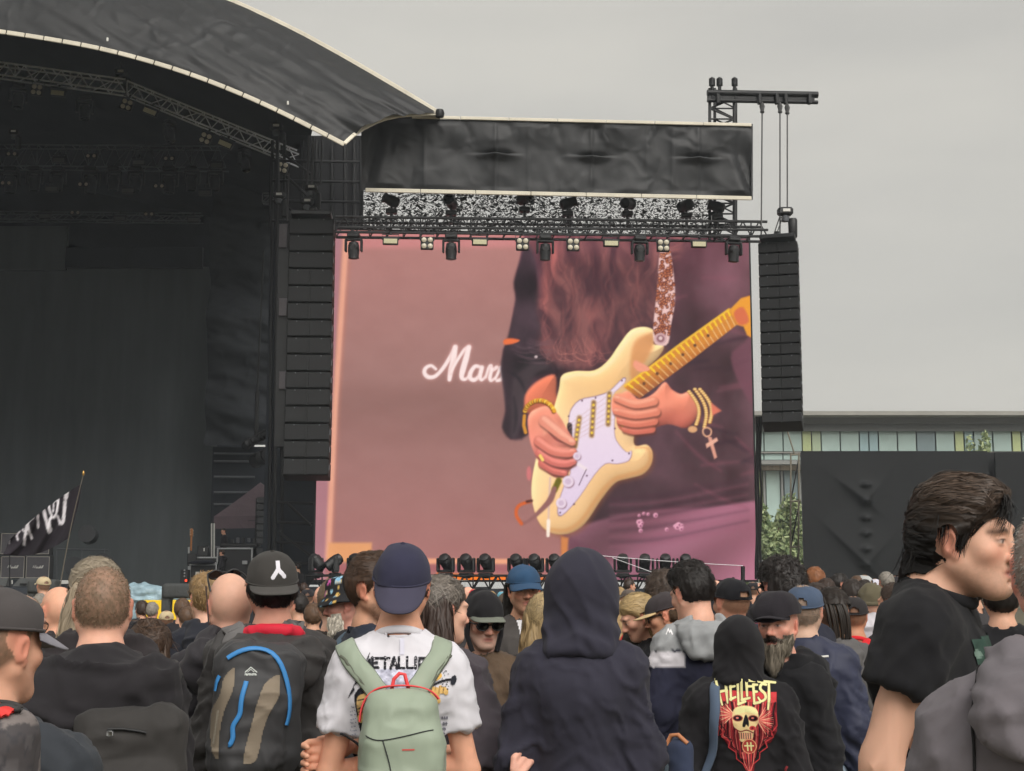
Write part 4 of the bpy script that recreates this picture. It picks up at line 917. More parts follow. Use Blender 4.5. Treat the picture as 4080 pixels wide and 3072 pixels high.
pp = [W(1436, 945, -.6), W(2832, 960, -.6), W(2832, 740, -.6), W(1436, 720, -.6)]
MB().add([p - sc_.location for p in pp], [(0, 1, 2, 3)]).build('net', net_mat(), sc_)
# tower behind the right end of the screen
tr_ = empty('truss_tower', W(2880, 940, .5), 0, 'black lattice tower rising behind the right end of the screen', 'tower')
cors = [W(u, 350, o_) for u, o_ in ((2830, .9), (2872, .9), (2925, .9), (2848, .2), (2928, .2))]
for u, o_ in ((2828, .9), (2925, .9), (2848, .1), (2932, .1)): rod('upright', W(u, 352, o_), W(u, 960, o_), .045, M_black, tr_)
for k in range(14):
 v0, v1 = 390 + 42 * k, 432 + 42 * k; a, b = (2828, 2925) if k % 2 else (2925, 2828)
 rod('brace', W(a, v0, .9), W(b, v1, .9), .03, M_black, tr_); rod('rung', W(2828, v0, .9), W(2925, v0, .9), .025, M_black, tr_)
 rod('brace', W(2848, v0, .1), W(2932, v1, .1), .025, M_black, tr_)
for u in (2838, 2868, 2928): MB().lathe([(.05, -.2), (.05, .25), (.09, .25), (.09, .45), (.03, .5)], 10, Matrix.Translation(W(u, 375, 1))).build('lifting_eye', M_black, tr_, True, True)
bm_ = empty('cantilever_beam', W(3040, 392, 1), 0, 'black steel beam sticking out to the right from the lattice tower', 'beam')
for dv, dz in ((372, .10), (402, .06)):
 rod('flange', W(2818, dv - 2, 1.0), W(3258, dv + 6, 1.0), dz, M_black, bm_, 8)
A, B = W(2818, 386, 1), W(3245, 394, 1); MB().cbox((A + B) / 2, ((B - A).length, .06, .24), .01, RW).build('web', M_black, bm_, True)
for u in (2860, 3026, 3095, 3130, 3225): MB().cbox(W(u, 395, 1.1), (.10, .16, .3), .02, RW).build('bracket', M_black, bm_, True)
for i, (u, v0, v1) in enumerate(((3037, 400, 955), (3108, 400, 950), (3137, 405, 850))):
 c = empty('steel_cable', W(u, v0, 1.2), 0, ORD[i].capitalize() + ' steel cable from the left hanging off the cantilever beam', 'cable', 'cables off the beam')
 rod('wire', W(u, v0 + 40, 1.2), W(u - (4 if i == 0 else 0), v1, 2.2), .022, M_steel, c)
 MB().lathe([(.02, -.1), (.07, -.05), (.05, .0), (.08, .12), (.03, .25)], 8, Matrix.Translation(W(u, v0 + 40, 1.2))).build('shackle', M_steel, c, True, True)
hoist(3128, 843, 37, 'black chain hoist above the right speaker array', 1.0, None, 2.2)
for i, (a, b) in enumerate((((3108, 860), (3078, 950)), ((3120, 860), (3090, 945)))):
 c = empty('sling', W(*b, 2.4), 0, ('Left' if i == 0 else 'Right') + ' thin sling between hoist and right speaker array', 'cable', 'slings over the right array'); rod('wire', W(*a, 2.3), W(*b, 2.4), .018, M_steel, c)
# screen-top truss with its lights
A, B = W(1336, 930, 1.5), W(3062, 944, 1.5)
tz = W(1336, 888, 1.5).z - A.z
def wtruss(name, u0, v0, u1, v1, off, up, dep, bays, m, label, r=.035, rb=.02):
 A, B = W(u0, v0, off), W(u1, v1, off); t = empty(name, (A + B) / 2, 0, label, 'truss'); dz = Vector((0, 0, up)); dy = -EN * dep
 for o_ in (Vector(), dz, dy, dz + dy): rod('chord', A + o_, B + o_, r, m, t)
 for k in range(bays):
  p, q_ = A.lerp(B, k / bays), A.lerp(B, (k + 1) / bays); h = (p + q_) / 2
  rod('brace', p, h + dz, rb, m, t); rod('brace', h + dz, q_, rb, m, t); rod('brace', p + dy, h + dz + dy, rb, m, t); rod('brace', p, p + dy, rb, m, t); rod('brace', p, p + dz, rb, m, t)
 return t
tt_ = wtruss('screen_top_truss', 1336, 924, 3058, 942, 1.5, .42, .6, 26, M_black, 'long black truss along the top edge of the screen', .04)
rod('pipe', W(1345, 905, 2.2), W(3060, 916, 2.2), .035, M_black, tt_)
g = 'lights on the truss over the screen'
for i, u in enumerate((1410, 1798, 2172, 2548, 2922)):
 o = moving_head(W(u, 930 + (u - 1410) * .010, 2.1), .98, R(-6), EXA + R(4 * (i - 2)), True, 'black moving head hanging over the screen top, ' + ORD[i] + ' of five from left', g)
for i, u in enumerate((1556, 1912, 2436, 2786)): strobe(W(u, 938 + (u - 1410) * .010, 2.1), 1.0, 0, 'pale strobe panel hanging over the screen top, ' + ORD[i] + ' of four from left', g).rotation_euler[2] = EXA
for i, u in enumerate((1702, 2082, 2284, 2643)): blinder(W(u, 940 + (u - 1410) * .010, 2.1), 1.08, 0, 'four-lamp blinder hanging over the screen top, ' + ORD[i] + ' of four from left', g).rotation_euler[2] = EXA
def par_can(loc, a, b, label, g):
 t = lamp_root('follow_spot', label, g, loc); Mx = Matrix.Rotation(b, 4, 'Z') @ Matrix.Rotation(a, 4, 'X')
 MB().cbox((0, 0, .02), (.30, .22, .14), .02).cbox((0, 0, .16), (.06, .06, .2), .01).cbox((0, 0, -.12), (.08, .08, .3), .01).build('base', M_black, t)
 T = Matrix.Translation((0, 0, .32)) @ Mx
 h = MB().lathe([(.08, -.22), (.15, -.18), (.16, .0), (.13, .16), (.17, .24), (.15, .25)], 12, T).build('lamp_head', M_black, t, False, True)
 MB().lathe([(.12, .252), (.05, .27)], 12, T).build('lens', M_lens, h, False, True)
for i, (u, v) in enumerate(((1560, 845), (1797, 852), (2090, 838), (2262, 855), (2500, 855), (2735, 862), (2858, 868))):
 par_can(W(u, v, 1.2), R(70 + 10 * (i % 3)), R(-70 + 55 * i), 'black spotlight standing on top of the screen truss, ' + ORD[i] + ' from left', 'spotlights on top of the screen truss')
# floor truss and row of moving heads under the screen
ft = wtruss('floor_light_truss', 1215, 2350, 2800, 2350, 2.6, .36, .5, 24, M_black, 'low black truss in front of the screen carrying the row of moving heads', .03)
pltf = MB().box(W(2100, 2500, 1.4), (15, 4, 2.0), RW).build('screen_plinth', M_dark); pltf.location = (0, 0, 0)
tag(pltf, 'black plinth under the giant screen behind the crowd', 'plinth')
g = 'moving heads in a row below the screen'
for i, (u, tl_, pn) in enumerate(((1258, 130, 60), (1335, 125, -75), (1415, 150, 150), (1495, 150, 170), (1775, 132, 158), (1858, 132, 158), (1935, 132, 158), (2058, 132, 158), (2131, 132, 160), (2211, 132, 162), (2482, 140, 178), (2570, 140, 180), (2652, 140, 178), (2732, 136, 182))):
 moving_head(W(u, 2302, 2.4), .98, R(tl_), R(pn), False, 'moving head standing below the screen, ' + ORD[i] + ' from left in the row', g)
# thin wire with post at the right
pw = empty('wire_post', W(2960, 2330, 3.2), 0, 'thin black post carrying a sagging wire below the screen right', 'post')
rod('post', W(2960, 2256, 3.2), W(2960, 2400, 3.2), .055, M_black, pw)
for k in range(10):
 f_ = lambda t: W(2330 + 630 * t, 2208 + 46 * t + 4 * math.sin(math.pi * t), 3.2); rod('wire', f_(k / 10), f_((k + 1) / 10), .008, M_alu, pw)
for k in range(4): rod('wire', W(2440 + 60 * k, 2222 + 22 * k, 3.1), W(2500 + 60 * k, 2244 + 22 * k, 3.1), .008, M_alu, pw)
# ------------------------------------------------------------------ things on the stage
def case(u0, v0, u1, v1, Y, label, dep=.7, panel=True):
 a, b = at(u0, v0, Y), at(u1, v1, Y); c = Vector(((a.x + b.x) / 2, Y + dep / 2, (a.z + b.z) / 2)); w_, h = abs(b.x - a.x), abs(a.z - b.z)
 t = empty('flight_case', (c.x, c.y, min(a.z, b.z)), 0, label, 'flight case'); MB().cbox(c, (w_ - .03, dep - .03, h - .03), .01).build('body', M_case, t, True)
 for sx in (-1, 1):
  for sz in (-1, 1):
   MB().cbox((c.x, Y + .01, c.z + sz * (h / 2 - .02)), (w_, .05, .05), .008).build('edge_strip', M_alu2, t, True) if sx > 0 else None
  MB().cbox((c.x + sx * (w_ / 2 - .02), Y + .005, c.z), (.05, .05, h - .09), .008).build('edge_strip', M_alu2, t, True)
 return t
t = case(755, 2247, 862, 2338, 45, 'black flight case with bright edges and white label on the stage'); MB().cbox(at(793, 2288, 44.98), (.22, .02, .15), .004).build('paper_label', M_white, t, True)
case(768, 2219, 868, 2246, 45.2, 'flat flight case lying on the labelled case on stage')
t = case(865, 2183, 1003, 2338, 46, 'large black flight case behind the headphone worker on stage', 1.0); MB().cbox(at(975, 2241, 45.97), (.17, .02, .12), .01).build('latch', M_alu2, t, True)
t = case(1075, 2100, 1145, 2210, 48, 'grey framed flight case right of the small speaker stack', .8)
# folded black cloth and monitor on the cases
MB_cl = SDF(axis(-.5, .5, .03), axis(-.3, .3, .03), axis(-.05, .2, .02)); MB_cl.ell((0, 0, .05), (.42, .22, .07), .02); MB_cl.ell((.15, 0, .08), (.2, .18, .06), .03)
Vc, Fc = MB_cl.mesh(); o = add_mesh('folded_cloth', mesh_np('folded_cloth', Vc, Fc, True, [cloth('dark_blanket', (30, 32, 40))])); o.location = at(803, 2248, 44.9); tag(o, 'dark folded cloth on top of the labelled flight case', 'cloth')
t = empty('stage_monitor_screen', at(812, 2218, 45.3), 0, 'small black computer box on the flat flight case', 'computer')
MB().cbox(at(812, 2196, 45.4), (.34, .3, .34), .02).build('body', M_blackp, t, True); MB().cbox(at(813, 2190, 45.24), (.03, .01, .1), .003).build('status_light', M_white, t, True)
# guitar on its stand
t = empty('guitar_on_stand', at(757, 2338, 45), 0, 'electric guitar standing upright with its headstock showing', 'guitar')
MB().cbox(at(762, 2150, 45), (.06, .04, .7), .01).build('neck', mat('maple', (150, 96, 50), rough=.4), t, True)
hd_ = MB().cbox(at(763, 2122, 44.98), (.10, .03, .24), .02).build('headstock', mat('maple', (150, 96, 50)), t, True)
for k in range(6): MB().cbox(at(757 + (k % 2) * 13, 2110 + k * 5, 44.95), (.03, .03, .02), .005).build('tuning_peg', M_lamp, t, True)
MB().cbox(at(765, 2230, 45.05), (.30, .06, .40), .06).build('body', M_blackp, t, True); rod('stand', at(752, 2180, 45.1), at(752, 2338, 45.1), .03, M_alu2, t)
t = empty('rack_unit', at(737, 2338, 44.6), 0, 'small rack unit with a red light at the stage edge', 'rack')
MB().cbox(at(738, 2305, 44.8), (.24, .3, .55), .02).build('body', M_blackp, t, True); MB().cbox(at(741, 2313, 44.63), (.07, .02, .07), .01).build('red_light', mat('red_lamp', (255, 70, 40), emit=(255, 70, 40), estr=.8), t, True)
for k in range(3): MB().cbox(at(735, 2272 + 12 * k, 44.63), (.05, .02, .05), .01).build('dial', M_alu2, t, True)
# gazebo
gz_m = mat('gazebo_cloth', (96, 82, 88), rough=.8, var=.12, vscale=2, fold=.2, fscale=3)
gz = empty('gazebo', at(1035, 2330, 48.5), 0, 'dusky purple gazebo tent with pointed roof beside the stage', 'gazebo')
ap, bl_, br_ = at(1037, 1922, 50), at(852, 2058, 48.5), at(1190, 2052, 48.8); bkL, bkR = bl_ + Vector((.2, 3, 0)), br_ + Vector((.2, 3, 0))
def tri_sheet(name, A, B, C, n, m, parent, sag=.08):
 V = []; idx = {}; F = []
 for i in range(n + 1):
  for j in range(n + 1 - i):
   a, b = i / n, j / n; p = A * (1 - a - b) + B * a + C * b; idx[i, j] = len(V); V.append(p - Vector((0, 0, sag * 4 * (a * b + a * (1 - a - b) * .3 + b * (1 - a - b) * .3))) - parent.location)
 for i in range(n):
  for j in range(n - i):
   F.append((idx[i, j], idx[i + 1, j], idx[i, j + 1]))
   if j < n - i - 1: F.append((idx[i + 1, j], idx[i + 1, j + 1], idx[i, j + 1]))
 return add_mesh(name, mesh_np(name, np.array([tuple(v) for v in V]), np.array(F), True, [m]), None, parent)
for (a, b) in ((bl_, br_), (br_, bkR), (bkR, bkL), (bkL, bl_)): tri_sheet('roof_panel', ap, a, b, 10, gz_m, gz)
va = MB(); dzv = Vector((0, 0, -.42)); va.add([bl_, br_, br_ + dzv, bl_ + dzv], [(0, 1, 2, 3)]); va.v = [tuple(Vector(p) + Vector((0, -.01, 0))) for p in va.v]; va.build('valance', gz_m, gz, True)
MB().cbox((bl_ + br_) / 2 + Vector((0, -.03, -.17)), ((br_ - bl_).length, .02, .02), .004).build('seam', M_black, gz, True)
for u, y in ((853, 48.4), (843, 51), (1160, 48.6), (1170, 51)): rod('leg', at(u, 2085, y), at(u, 2345, y), .028, M_white, gz)
# small vertical speaker stack
sp = empty('small_line_array', at(1050, 2220, 46.5), 0, 'small vertical speaker stack with seven boxes in front of the gazebo', 'speaker array')
for k in range(7):
 a = at(1049, 1994 + 27 * k, 46.5); MB().cbox(a, (.36, .4, .20), .02).cbox(a + Vector((-.17, -.15, 0)), (.08, .12, .16), .03).cbox(a + Vector((.17, -.15, 0)), (.08, .12, .16), .03).build('speaker_box', mat('grey_speaker', (64, 66, 68), rough=.6, var=.2), sp, True)
MB().cbox(at(1060, 2203, 46.6), (.55, .5, .28), .02).build('amplifier', mat('grey_speaker', (64, 66, 68)), sp, True)
rod('frame_post', at(1025, 1985, 46.7), at(1020, 2190, 46.7), .05, M_black, sp)
# misc: white lamp globe, LED strip, stands
t = empty('mixing_desk', at(975, 2180, 46.6), 0, 'cluttered mixing desk under the gazebo', 'desk'); MB().cbox(at(960, 2172, 46.8), (1.2, .6, .10), .02).build('desk_top', M_blackp, t, True)
for k in range(6): MB().cbox(at(925 + 22 * k, 2158 - (k * 5) % 9, 46.6), (.10, .1, .14 + .05 * (k % 3)), .02).build('device', M_alud if k % 2 else M_blackp, t, True)
t = empty('led_strip', at(1153, 2190, 47), 0, 'thin vertical strip of blue-white LED lights', 'light strip')
for k in range(16): MB().cbox(at(1153 - .05 * k, 2118 + 4.6 * k, 47), (.025, .02, .025), .004).build('led', mat('led', (190, 180, 255), emit=(190, 180, 255), estr=.7), t, True)
t = empty('lamp_stand', at(1228, 2260, 46), 0, 'pale globe lamp on a stand at the screen left edge', 'lamp')
MB().lathe([(.02, -.1), (.09, -.06), (.10, .02), (.06, .09), (.01, .1)], 12, Matrix.Translation(at(1228, 2100, 46))).build('globe', M_lamp, t, True, True); rod('pole', at(1229, 2112, 46), at(1229, 2300, 46), .035, M_alu2, t)
t = empty('globe_light', at(1172, 2060, 46.5), 0, 'small white globe in front of the gazebo right side', 'lamp'); MB().lathe([(.01, -.07), (.06, -.04), (.07, .02), (.03, .07)], 12, Matrix.Translation(at(1172, 2060, 46.5))).build('globe', M_white, t, True, True)
t = empty('paper_sign', at(1205, 2075, 46.5), 0, 'tiny white paper sign right of the gazebo roof', 'sign'); MB().cbox(at(1205, 2074, 46.5), (.17, .01, .06), .002).build('paper', M_white, t, True)
# guitar cabinets
M_cabc = mat('cabinet_grille', (74, 72, 76), rough=.8, var=.08, vscale=8, bump=.3, bscale=200); M_cab = mat('cabinet_vinyl', (34, 34, 37), rough=.6)
M_pipe = mat('cabinet_piping', (150, 146, 138), rough=.5)
def script_logo(c, s, m, parent):
 for P in ([(-.5, -.1), (-.42, .3), (-.3, -.2), (-.2, .35), (-.12, -.2)], [(-.08, -.2), (.02, .1), (.08, -.2)], [(.1, -.2), (.16, .05), (.22, -.2), (.3, .3)], [(.32, -.2), (.38, .05), (.42, -.2), (.5, .32), (.52, -.15), (.6, .35)]):
  MB().path([Vector(c) + Vector((x * s, -.01, z * s * .6)) for x, z in P], .012, 4).build('logo_stroke', m, parent, True)
k = 0
for (u0, u1) in ((4, 97), (104, 197), (-90, -3)):
 for (v0, v1) in ((2214, 2306), (2122, 2211)):
  a, b = at(u0, v0, 46), at(u1, v1, 46); c = (a + b) / 2; w_, h = b.x - a.x, a.z - b.z
  t = empty('guitar_cabinet', (c.x, 46, b.z), 0, ('Lower' if v0 > 2200 else 'Upper') + ' guitar cabinet with script badge in the ' + {4: 'middle', 104: 'right', -90: 'left'}[u0] + ' stack at stage left', 'amplifier', 'guitar cabinets')
  MB().cbox((c.x, 46.2, c.z), (w_, .36, h), .02).build('shell', M_cab, t, True); MB().cbox((c.x, 46.01, c.z), (w_ * .92, .02, h * .90), .004).build('grille', M_cabc, t, True)
  for sx in (-1, 1):
   MB().cbox((c.x + sx * w_ * .465, 45.99, c.z), (.022, .02, h * .92), .004).build('piping', M_pipe, t, True); MB().cbox((c.x, 45.99, c.z + sx * h * .455), (w_ * .92, .02, .022), .004).build('piping', M_pipe, t, True)
  if v0 > 2200: script_logo((c.x, 45.99, c.z), .3, M_white, t)
t = empty('amp_riser', at(150, 2340, 46), 0, 'low riser with white front strip under the guitar cabinets', 'riser')
a = at(60, 2322, 45.5); MB().box((a.x, 46.3, (STZ + at(0, 2310, 45.9).z) / 2), (4.4, 1.4, at(0, 2310, 45.9).z - STZ), None).build('platform', M_dark, t, True)
for (u0, u1) in ((20, 50), (135, 210), (238, 330)): rect('white_strip', u0, 2312, u1, 2327, 45.55, M_white, t, .02)
def wedge(u0, u1, v0, v1, Y, label):
 a, b = at(u0, v0, Y), at(u1, v1, Y); t = empty('floor_monitor', ((a.x + b.x) / 2, Y, b.z), 0, label, 'floor monitor', 'floor monitors'); w_, h = b.x - a.x, a.z - b.z
 MB().add([(a.x, Y, b.z), (b.x, Y, b.z), (b.x, Y + .5, b.z), (a.x, Y + .5, b.z), (a.x + .12, Y + .25, a.z), (b.x - .02, Y + .25, a.z), (b.x - .02, Y + .5, a.z), (a.x + .12, Y + .5, a.z)], [(0, 3, 2, 1), (4, 5, 6, 7), (0, 1, 5, 4), (1, 2, 6, 5), (2, 3, 7, 6), (3, 0, 4, 7)]).build('cabinet', mat('wedge_grey', (72, 74, 74), rough=.7, var=.15), t, True)
 MB().cbox(((a.x + b.x) / 2, Y - .01, b.z + .06), (.2, .02, .05), .005).build('handle', M_black, t, True)
wedge(50, 137, 2303, 2336, 41, 'grey floor monitor wedge in front of the guitar cabinets'); wedge(-60, 22, 2303, 2336, 41, 'floor monitor wedge cut by the left picture edge')
rod_t = empty('microphone_stand', at(38, 2340, 40.5), 0, 'thin black microphone stand in front of the cabinets', 'stand'); rod('pole', at(38, 2205, 40.5), at(38, 2340, 40.5), .015, M_black, rod_t); MB().cbox(at(38, 2203, 40.5), (.05, .12, .05), .02).build('microphone', M_black, rod_t, True)
t = empty('drum_riser', at(350, 2340, 52), 0, 'dim drum kit and stands on the dark stage', 'drum kit')
for (u, v, r_) in ((352, 2130, .32), (410, 2250, .38), (300, 2260, .34)): MB().lathe([(r_, -.2), (r_, .2)], 16, Matrix.Translation(at(u, v, 51)) @ Matrix.Rotation(R(80), 4, 'X')).build('drum', mat('drum_shell', (52, 54, 58), rough=.5), t, True, True)
for u in (225, 325, 415): rod('stand', at(u, 2185, 51), at(u, 2330, 51), .02, M_alud, t)
rod('bar', at(225, 2187, 51), at(432, 2192, 51), .03, M_alud, t)
# stage front: skirt, tarps, yellow barrier
M_yel = mat('yellow_board', (255, 212, 24), rough=.55, var=.05)
yb = empty('yellow_barrier', at(740, 2440, 36), 0, 'bright yellow board along the front of the stage', 'barrier')
for k in range(4): rect('board', 560 + 76 * k, 2391, 634 + 76 * k, 2470, 36, M_yel, yb, .05)
tb = SDF(axis(-1.9, 1.9, .045), axis(-.5, .5, .05), axis(-.8, .5, .04)); tb.rbox((0, 0, -.05), (1.8, .3, .16), .08); tb.rbox((-.7, -.1, -.25), (.6, .3, .38), .10, .05)
Vt, Ft = tb.mesh(); Nt = vnormals(Vt, Ft); Vt += Nt * (np.abs(fbm(Vt * np.array([2.2, 5, 6.0]), 3)) * .10)[:, None]
o = add_mesh('blue_tarp', mesh_np('blue_tarp', Vt, Ft, True, [mat('pale_blue_tarp', (150, 176, 188), rough=.45, var=.25, vscale=2.5, fold=.5, fscale=3, spec=.5)])); o.location = at(655, 2362, 36.6); tag(o, 'crumpled pale blue plastic sheet over equipment at the stage front', 'tarp')
def cam_box(u, v, Y, s, label):
 t = empty('covered_speaker', at(u, v, Y), 0, label, 'speaker')
 S = SDF(axis(-.6 * s, .6 * s, .03 * s), axis(-.4 * s, .4 * s, .03 * s), axis(-.5 * s, .5 * s, .03 * s)); S.rbox((0, 0, .12 * s), (.42 * s, .28 * s, .2 * s), .09 * s); S.rbox((-.33 * s, 0, -.1 * s), (.12 * s, .2 * s, .38 * s), .06 * s, .03)
 V_, F_ = S.mesh(); add_mesh('cover', mesh_np('cover', V_, F_, True, [mat('speaker_cover', (62, 64, 64), rough=.8, var=.15, fold=.3, fscale=6)]), None, t)
cam_box(715, 2372, 33, .85, 'grey covered speaker standing at the yellow barrier'); cam_box(175, 2352, 34, .8, 'dark covered speaker at the stage edge behind the bald man')
# flag
fg = empty('flag', at(238, 2345, 19), 0, 'black flag with white hand-painted strokes held above the crowd', 'flag')
M_pole = mat('flag_pole', (96, 90, 80), rough=.5)
pts = [at(238 + 94 * k / 8 - 6 * math.sin(math.pi * k / 8), 2345 - 455 * k / 8, 19) for k in range(9)]
MB().path(pts, [.009, .009, .008, .008, .008, .007, .007, .006, .006], 8).build('pole', M_pole, fg, True, True)
MB().lathe([(.004, -.02), (.016, 0), (.012, .03), (.003, .05)], 8, Matrix.Translation(pts[-1])).build('finial', mat('brass', (190, 150, 80), rough=.3, metal=.6), fg, True, True)
fx0 = crom([(327, 1925), (318, 1985), (300, 2060), (276, 2142)], 5, False); fx1 = crom([(40, 2148), (30, 2170), (22, 2190), (12, 2208)], 5, False)
nf, nh = 70, 36; cvf = Canvas(140, 80, (0, 1900, 345, 2215), (44, 40, 46))
wtf = (226, 222, 228)
for P, wd in (([(268, 1952), (262, 1985)], 14), ([(232, 1992), (196, 2005), (204, 2050), (214, 2062), (226, 2040), (232, 1992)], 8), ([(214, 2005), (212, 2040)], 5), ([(205, 2060), (196, 2080), (204, 2115)], 9), ([(258, 2000), (252, 2075), (240, 2085)], 12), ([(225, 2055), (240, 2078)], 9), ([(172, 2020), (180, 2060), (196, 2120)], 11), ([(150, 2035), (152, 2100)], 9), ([(132, 2062), (108, 2090), (96, 2170)], 10), ([(108, 2090), (126, 2145)], 9), ([(78, 2118), (66, 2132), (72, 2150)], 7), ([(38, 2154), (36, 2166)], 6), ([(110, 2130), (90, 2110)], 6)): cvf.stroke(P, wd * 1.15, wtf, 2, 4)
V = []; C = []; lf = cvf.lin()
e0, e1 = seq(fx0, np.linspace(0, 1, nh)), seq(fx1, np.linspace(0, 1, nh))
for i in range(nf):
 s = i / (nf - 1)
 for j in range(nh):
  t_ = j / (nh - 1); p = e0[j] * (1 - s) + e1[j] * s + np.array([0, (22 * math.sin(math.pi * s) * (1 - 2 * t_) * -1)]) + np.array([0, 10 * math.sin(math.pi * s)])
  yy = 19 + .10 * math.sin(s * 9 + t_ * 2) * s + .06 * math.sin(s * 17 - t_ * 5) * min(1, s * 3) + .25 * s
  V.append(at(p[0], p[1], yy)); ii, jj = np.clip(int(p[0] / 345 * 140), 0, 139), np.clip(int((p[1] - 1900) / 315 * 80), 0, 79); C.append(lf[jj, ii])
V = np.array([tuple(v) for v in V]) - np.array(fg.location); gi = np.arange(nf * nh).reshape(nf, nh); F = np.stack([gi[:-1, :-1], gi[1:, :-1], gi[1:, 1:], gi[:-1, 1:]], -1).reshape(-1, 4)
me = mesh_np('flag_cloth', V, F, True, [mat('flag_cloth', attr=True, rough=.9, spec=.2)]); set_col(me, np.array(C)); add_mesh('flag_cloth', me, None, fg)
# ------------------------------------------------------------------ behind the field: building, trees, scaffold, black wall
M_conc = mat('grey_concrete', (150, 148, 142), rough=.85, var=.12, vscale=.5, bump=.1, bscale=5)
M_band = mat('dark_roof_band', (112, 112, 110), rough=.7, var=.1, vscale=.3); M_louv = mat('louvre_grey', (134, 136, 134), rough=.7, var=.08)
PCOL = {'g': (172, 194, 188), 'b': (158, 186, 190), 'y': (190, 202, 148), 'o': (176, 192, 162), 'd': (128, 146, 150)}
def pane_mat(k): return mat('pane_' + k, PCOL[k], rough=.28, var=.10, vscale=.4, spec=.5)
bd = empty('glass_building', at(3600, 2330, 95), 0, 'long modern building with pale green glass panels behind the field', 'building'); BY = 95.0
rect('roof_edge', 2950, 1637, 4500, 1654, BY - 2.0, M_conc, bd, 3); rect('roof_band', 2950, 1654, 4500, 1688, BY - .6, M_band, bd, 2)
for k in range(8): rect('louvre', 2950, 1689 + 3.6 * k, 4500, 1691.6 + 3.6 * k, BY - .3 - .02 * k, M_louv, bd, .3)
rect('wall_core', 2950, 1640, 4500, 2345, BY + 1.0, mat('wall_core', (104, 112, 112), rough=.8), bd, 1)
pat = 'gggyoggbbggdgybggyggbbgggyggbgg'; u = 2968.0; i = 0
while u < 4300:
 k = pat[i % len(pat)]; wd = 38 if k in 'yob' else 76; o = rect('pane', u + 1.2, 1719, u + wd - 1.2, 1798, BY, pane_mat(k), bd, .12); u += wd; i += 1
rect('sill', 2950, 1800, 4500, 1806, BY - .1, M_conc, bd, .3)
for u in np.arange(2968, 4300, 76): rect('pane', u + 1.5, 1808, u + 74, 1832, BY + .1, pane_mat('g'), bd, .1)
rect('ledge', 2950, 1834, 4500, 1850, BY - 1.2, M_louv, bd, 1.5); rect('soffit_strip', 2950, 1852, 4500, 1872, BY - .4, mat('stained_band', (186, 172, 158), rough=.9, var=.3, vscale=1.5, aniso=(3, 1, .3)), bd, .6)
for k, (u0, u1) in enumerate(((2970, 3010), (3022, 3048), (3052, 3118), (3124, 3190), (3196, 3260), (3266, 3330))): rect('pane', u0, 1876, u1, 2320, BY + .3, pane_mat('y' if k == 1 else 'd' if k % 2 else 'g'), bd, .1)
for k, u in enumerate((3020, 3050, 3121, 3193, 3263)): rect('mullion', u - 1.5, 1876, u + 1.5, 2330, BY + .1, M_louv, bd, .3)
# leaves
def foliage(name, C, rad, n, size, m, parent, seed, flat=.8):
 rs = np.random.RandomState(seed); cl = [];
 for k in range(26):
  d = rs.normal(size=3); d /= np.linalg.norm(d); cl.append((np.array(C) + d * np.array(rad) * rs.uniform(.3, .85), rs.uniform(.22, .42)))
 V = []; F = []; Cc = []
 for k in range(n):
  c, r_ = cl[rs.randint(len(cl))]; d = rs.normal(size=3); d /= np.linalg.norm(d); p = c + d * r_ * np.array(rad) * rs.uniform(.6, 1.05)
  a = rs.normal(size=3); a /= np.linalg.norm(a); b = np.cross(a, rs.normal(size=3)); b /= np.linalg.norm(b); s = size * rs.uniform(.6, 1.4)
  i = len(V); V += [p - a * s, p + b * s * .45, p + a * s, p - b * s * .45]; F.append((i, i + 1, i + 2, i + 3)); t = rs.rand(); Cc.append(lin(np.array([104, 124, 86]) * (1 - t) + np.array([176, 186, 138]) * t))
 me = mesh_np(name, np.array(V) - np.array(parent.location), np.array(F), False, [m]); set_col(me, np.repeat(np.array(Cc), 4, 0)); return add_mesh(name, me, None, parent)
M_leaf = mat('leaf', attr=True, rough=.6, spec=.3); M_bark = mat('bark', (92, 78, 62), rough=.9, var=.3, vscale=4, bump=.4, bscale=20)
def tree(u, vt, wpx, Y, label, seed):
 top = at(u, vt, Y); h = top.z; r_ = wpx / FPX * Y / 2; t = empty('broadleaf_tree', (top.x, Y, 0), 0, label, 'tree', 'trees beside the screen')
 tk = MB().path([(top.x, Y, 0), (top.x + .1, Y, h * .3), (top.x - .05, Y, h * .6)], [.22, .16, .08], 8)
 for k in range(5): a = k * 1.3; tk.path([(top.x, Y, h * (.25 + .07 * k)), (top.x + r_ * .6 * math.cos(a), Y + r_ * .6 * math.sin(a), h * (.45 + .08 * k))], [.08, .03], 6)
 tk.build('trunk', M_bark, t, True, True); foliage('crown', (top.x, Y, h * .56), (r_, r_, h * .50), 6500, .17, M_leaf, t, seed)
tree(3060, 2000, 210, 72, 'pale green leafy tree right of the screen edge', 1); tree(3165, 2010, 200, 76, 'leafy tree behind the thin scaffold', 2); tree(2990, 2080, 170, 78, 'leafy tree half hidden by the right screen edge', 3); tree(3890, 1738, 150, 80, 'tree top showing above the black wall', 4)
# scaffold
sf = empty('scaffold_frame', at(3165, 2330, 55), 0, 'thin steel scaffold frame at the left end of the black wall', 'scaffold')
M_scaf = mat('scaffold_steel', (128, 122, 108), rough=.5, metal=.4, var=.2)
for u in (3151, 3183): rod('upright', at(u, 1805, 55), at(u - 2, 2330, 55), .035, M_scaf, sf)
rod('upright', at(3130, 1695, 55), at(3166, 1810, 55), .03, M_scaf, sf)
for v in (1812, 1998, 2180): rod('ledger', at(3150, v, 55), at(3192, v - 2, 55), .035, M_scaf, sf)
for (v0, v1) in ((1995, 1812), (2180, 2000), (2330, 2185)): rod('brace', at(3151, v0, 55.1), at(3186, v1, 55.1), .03, M_black, sf)
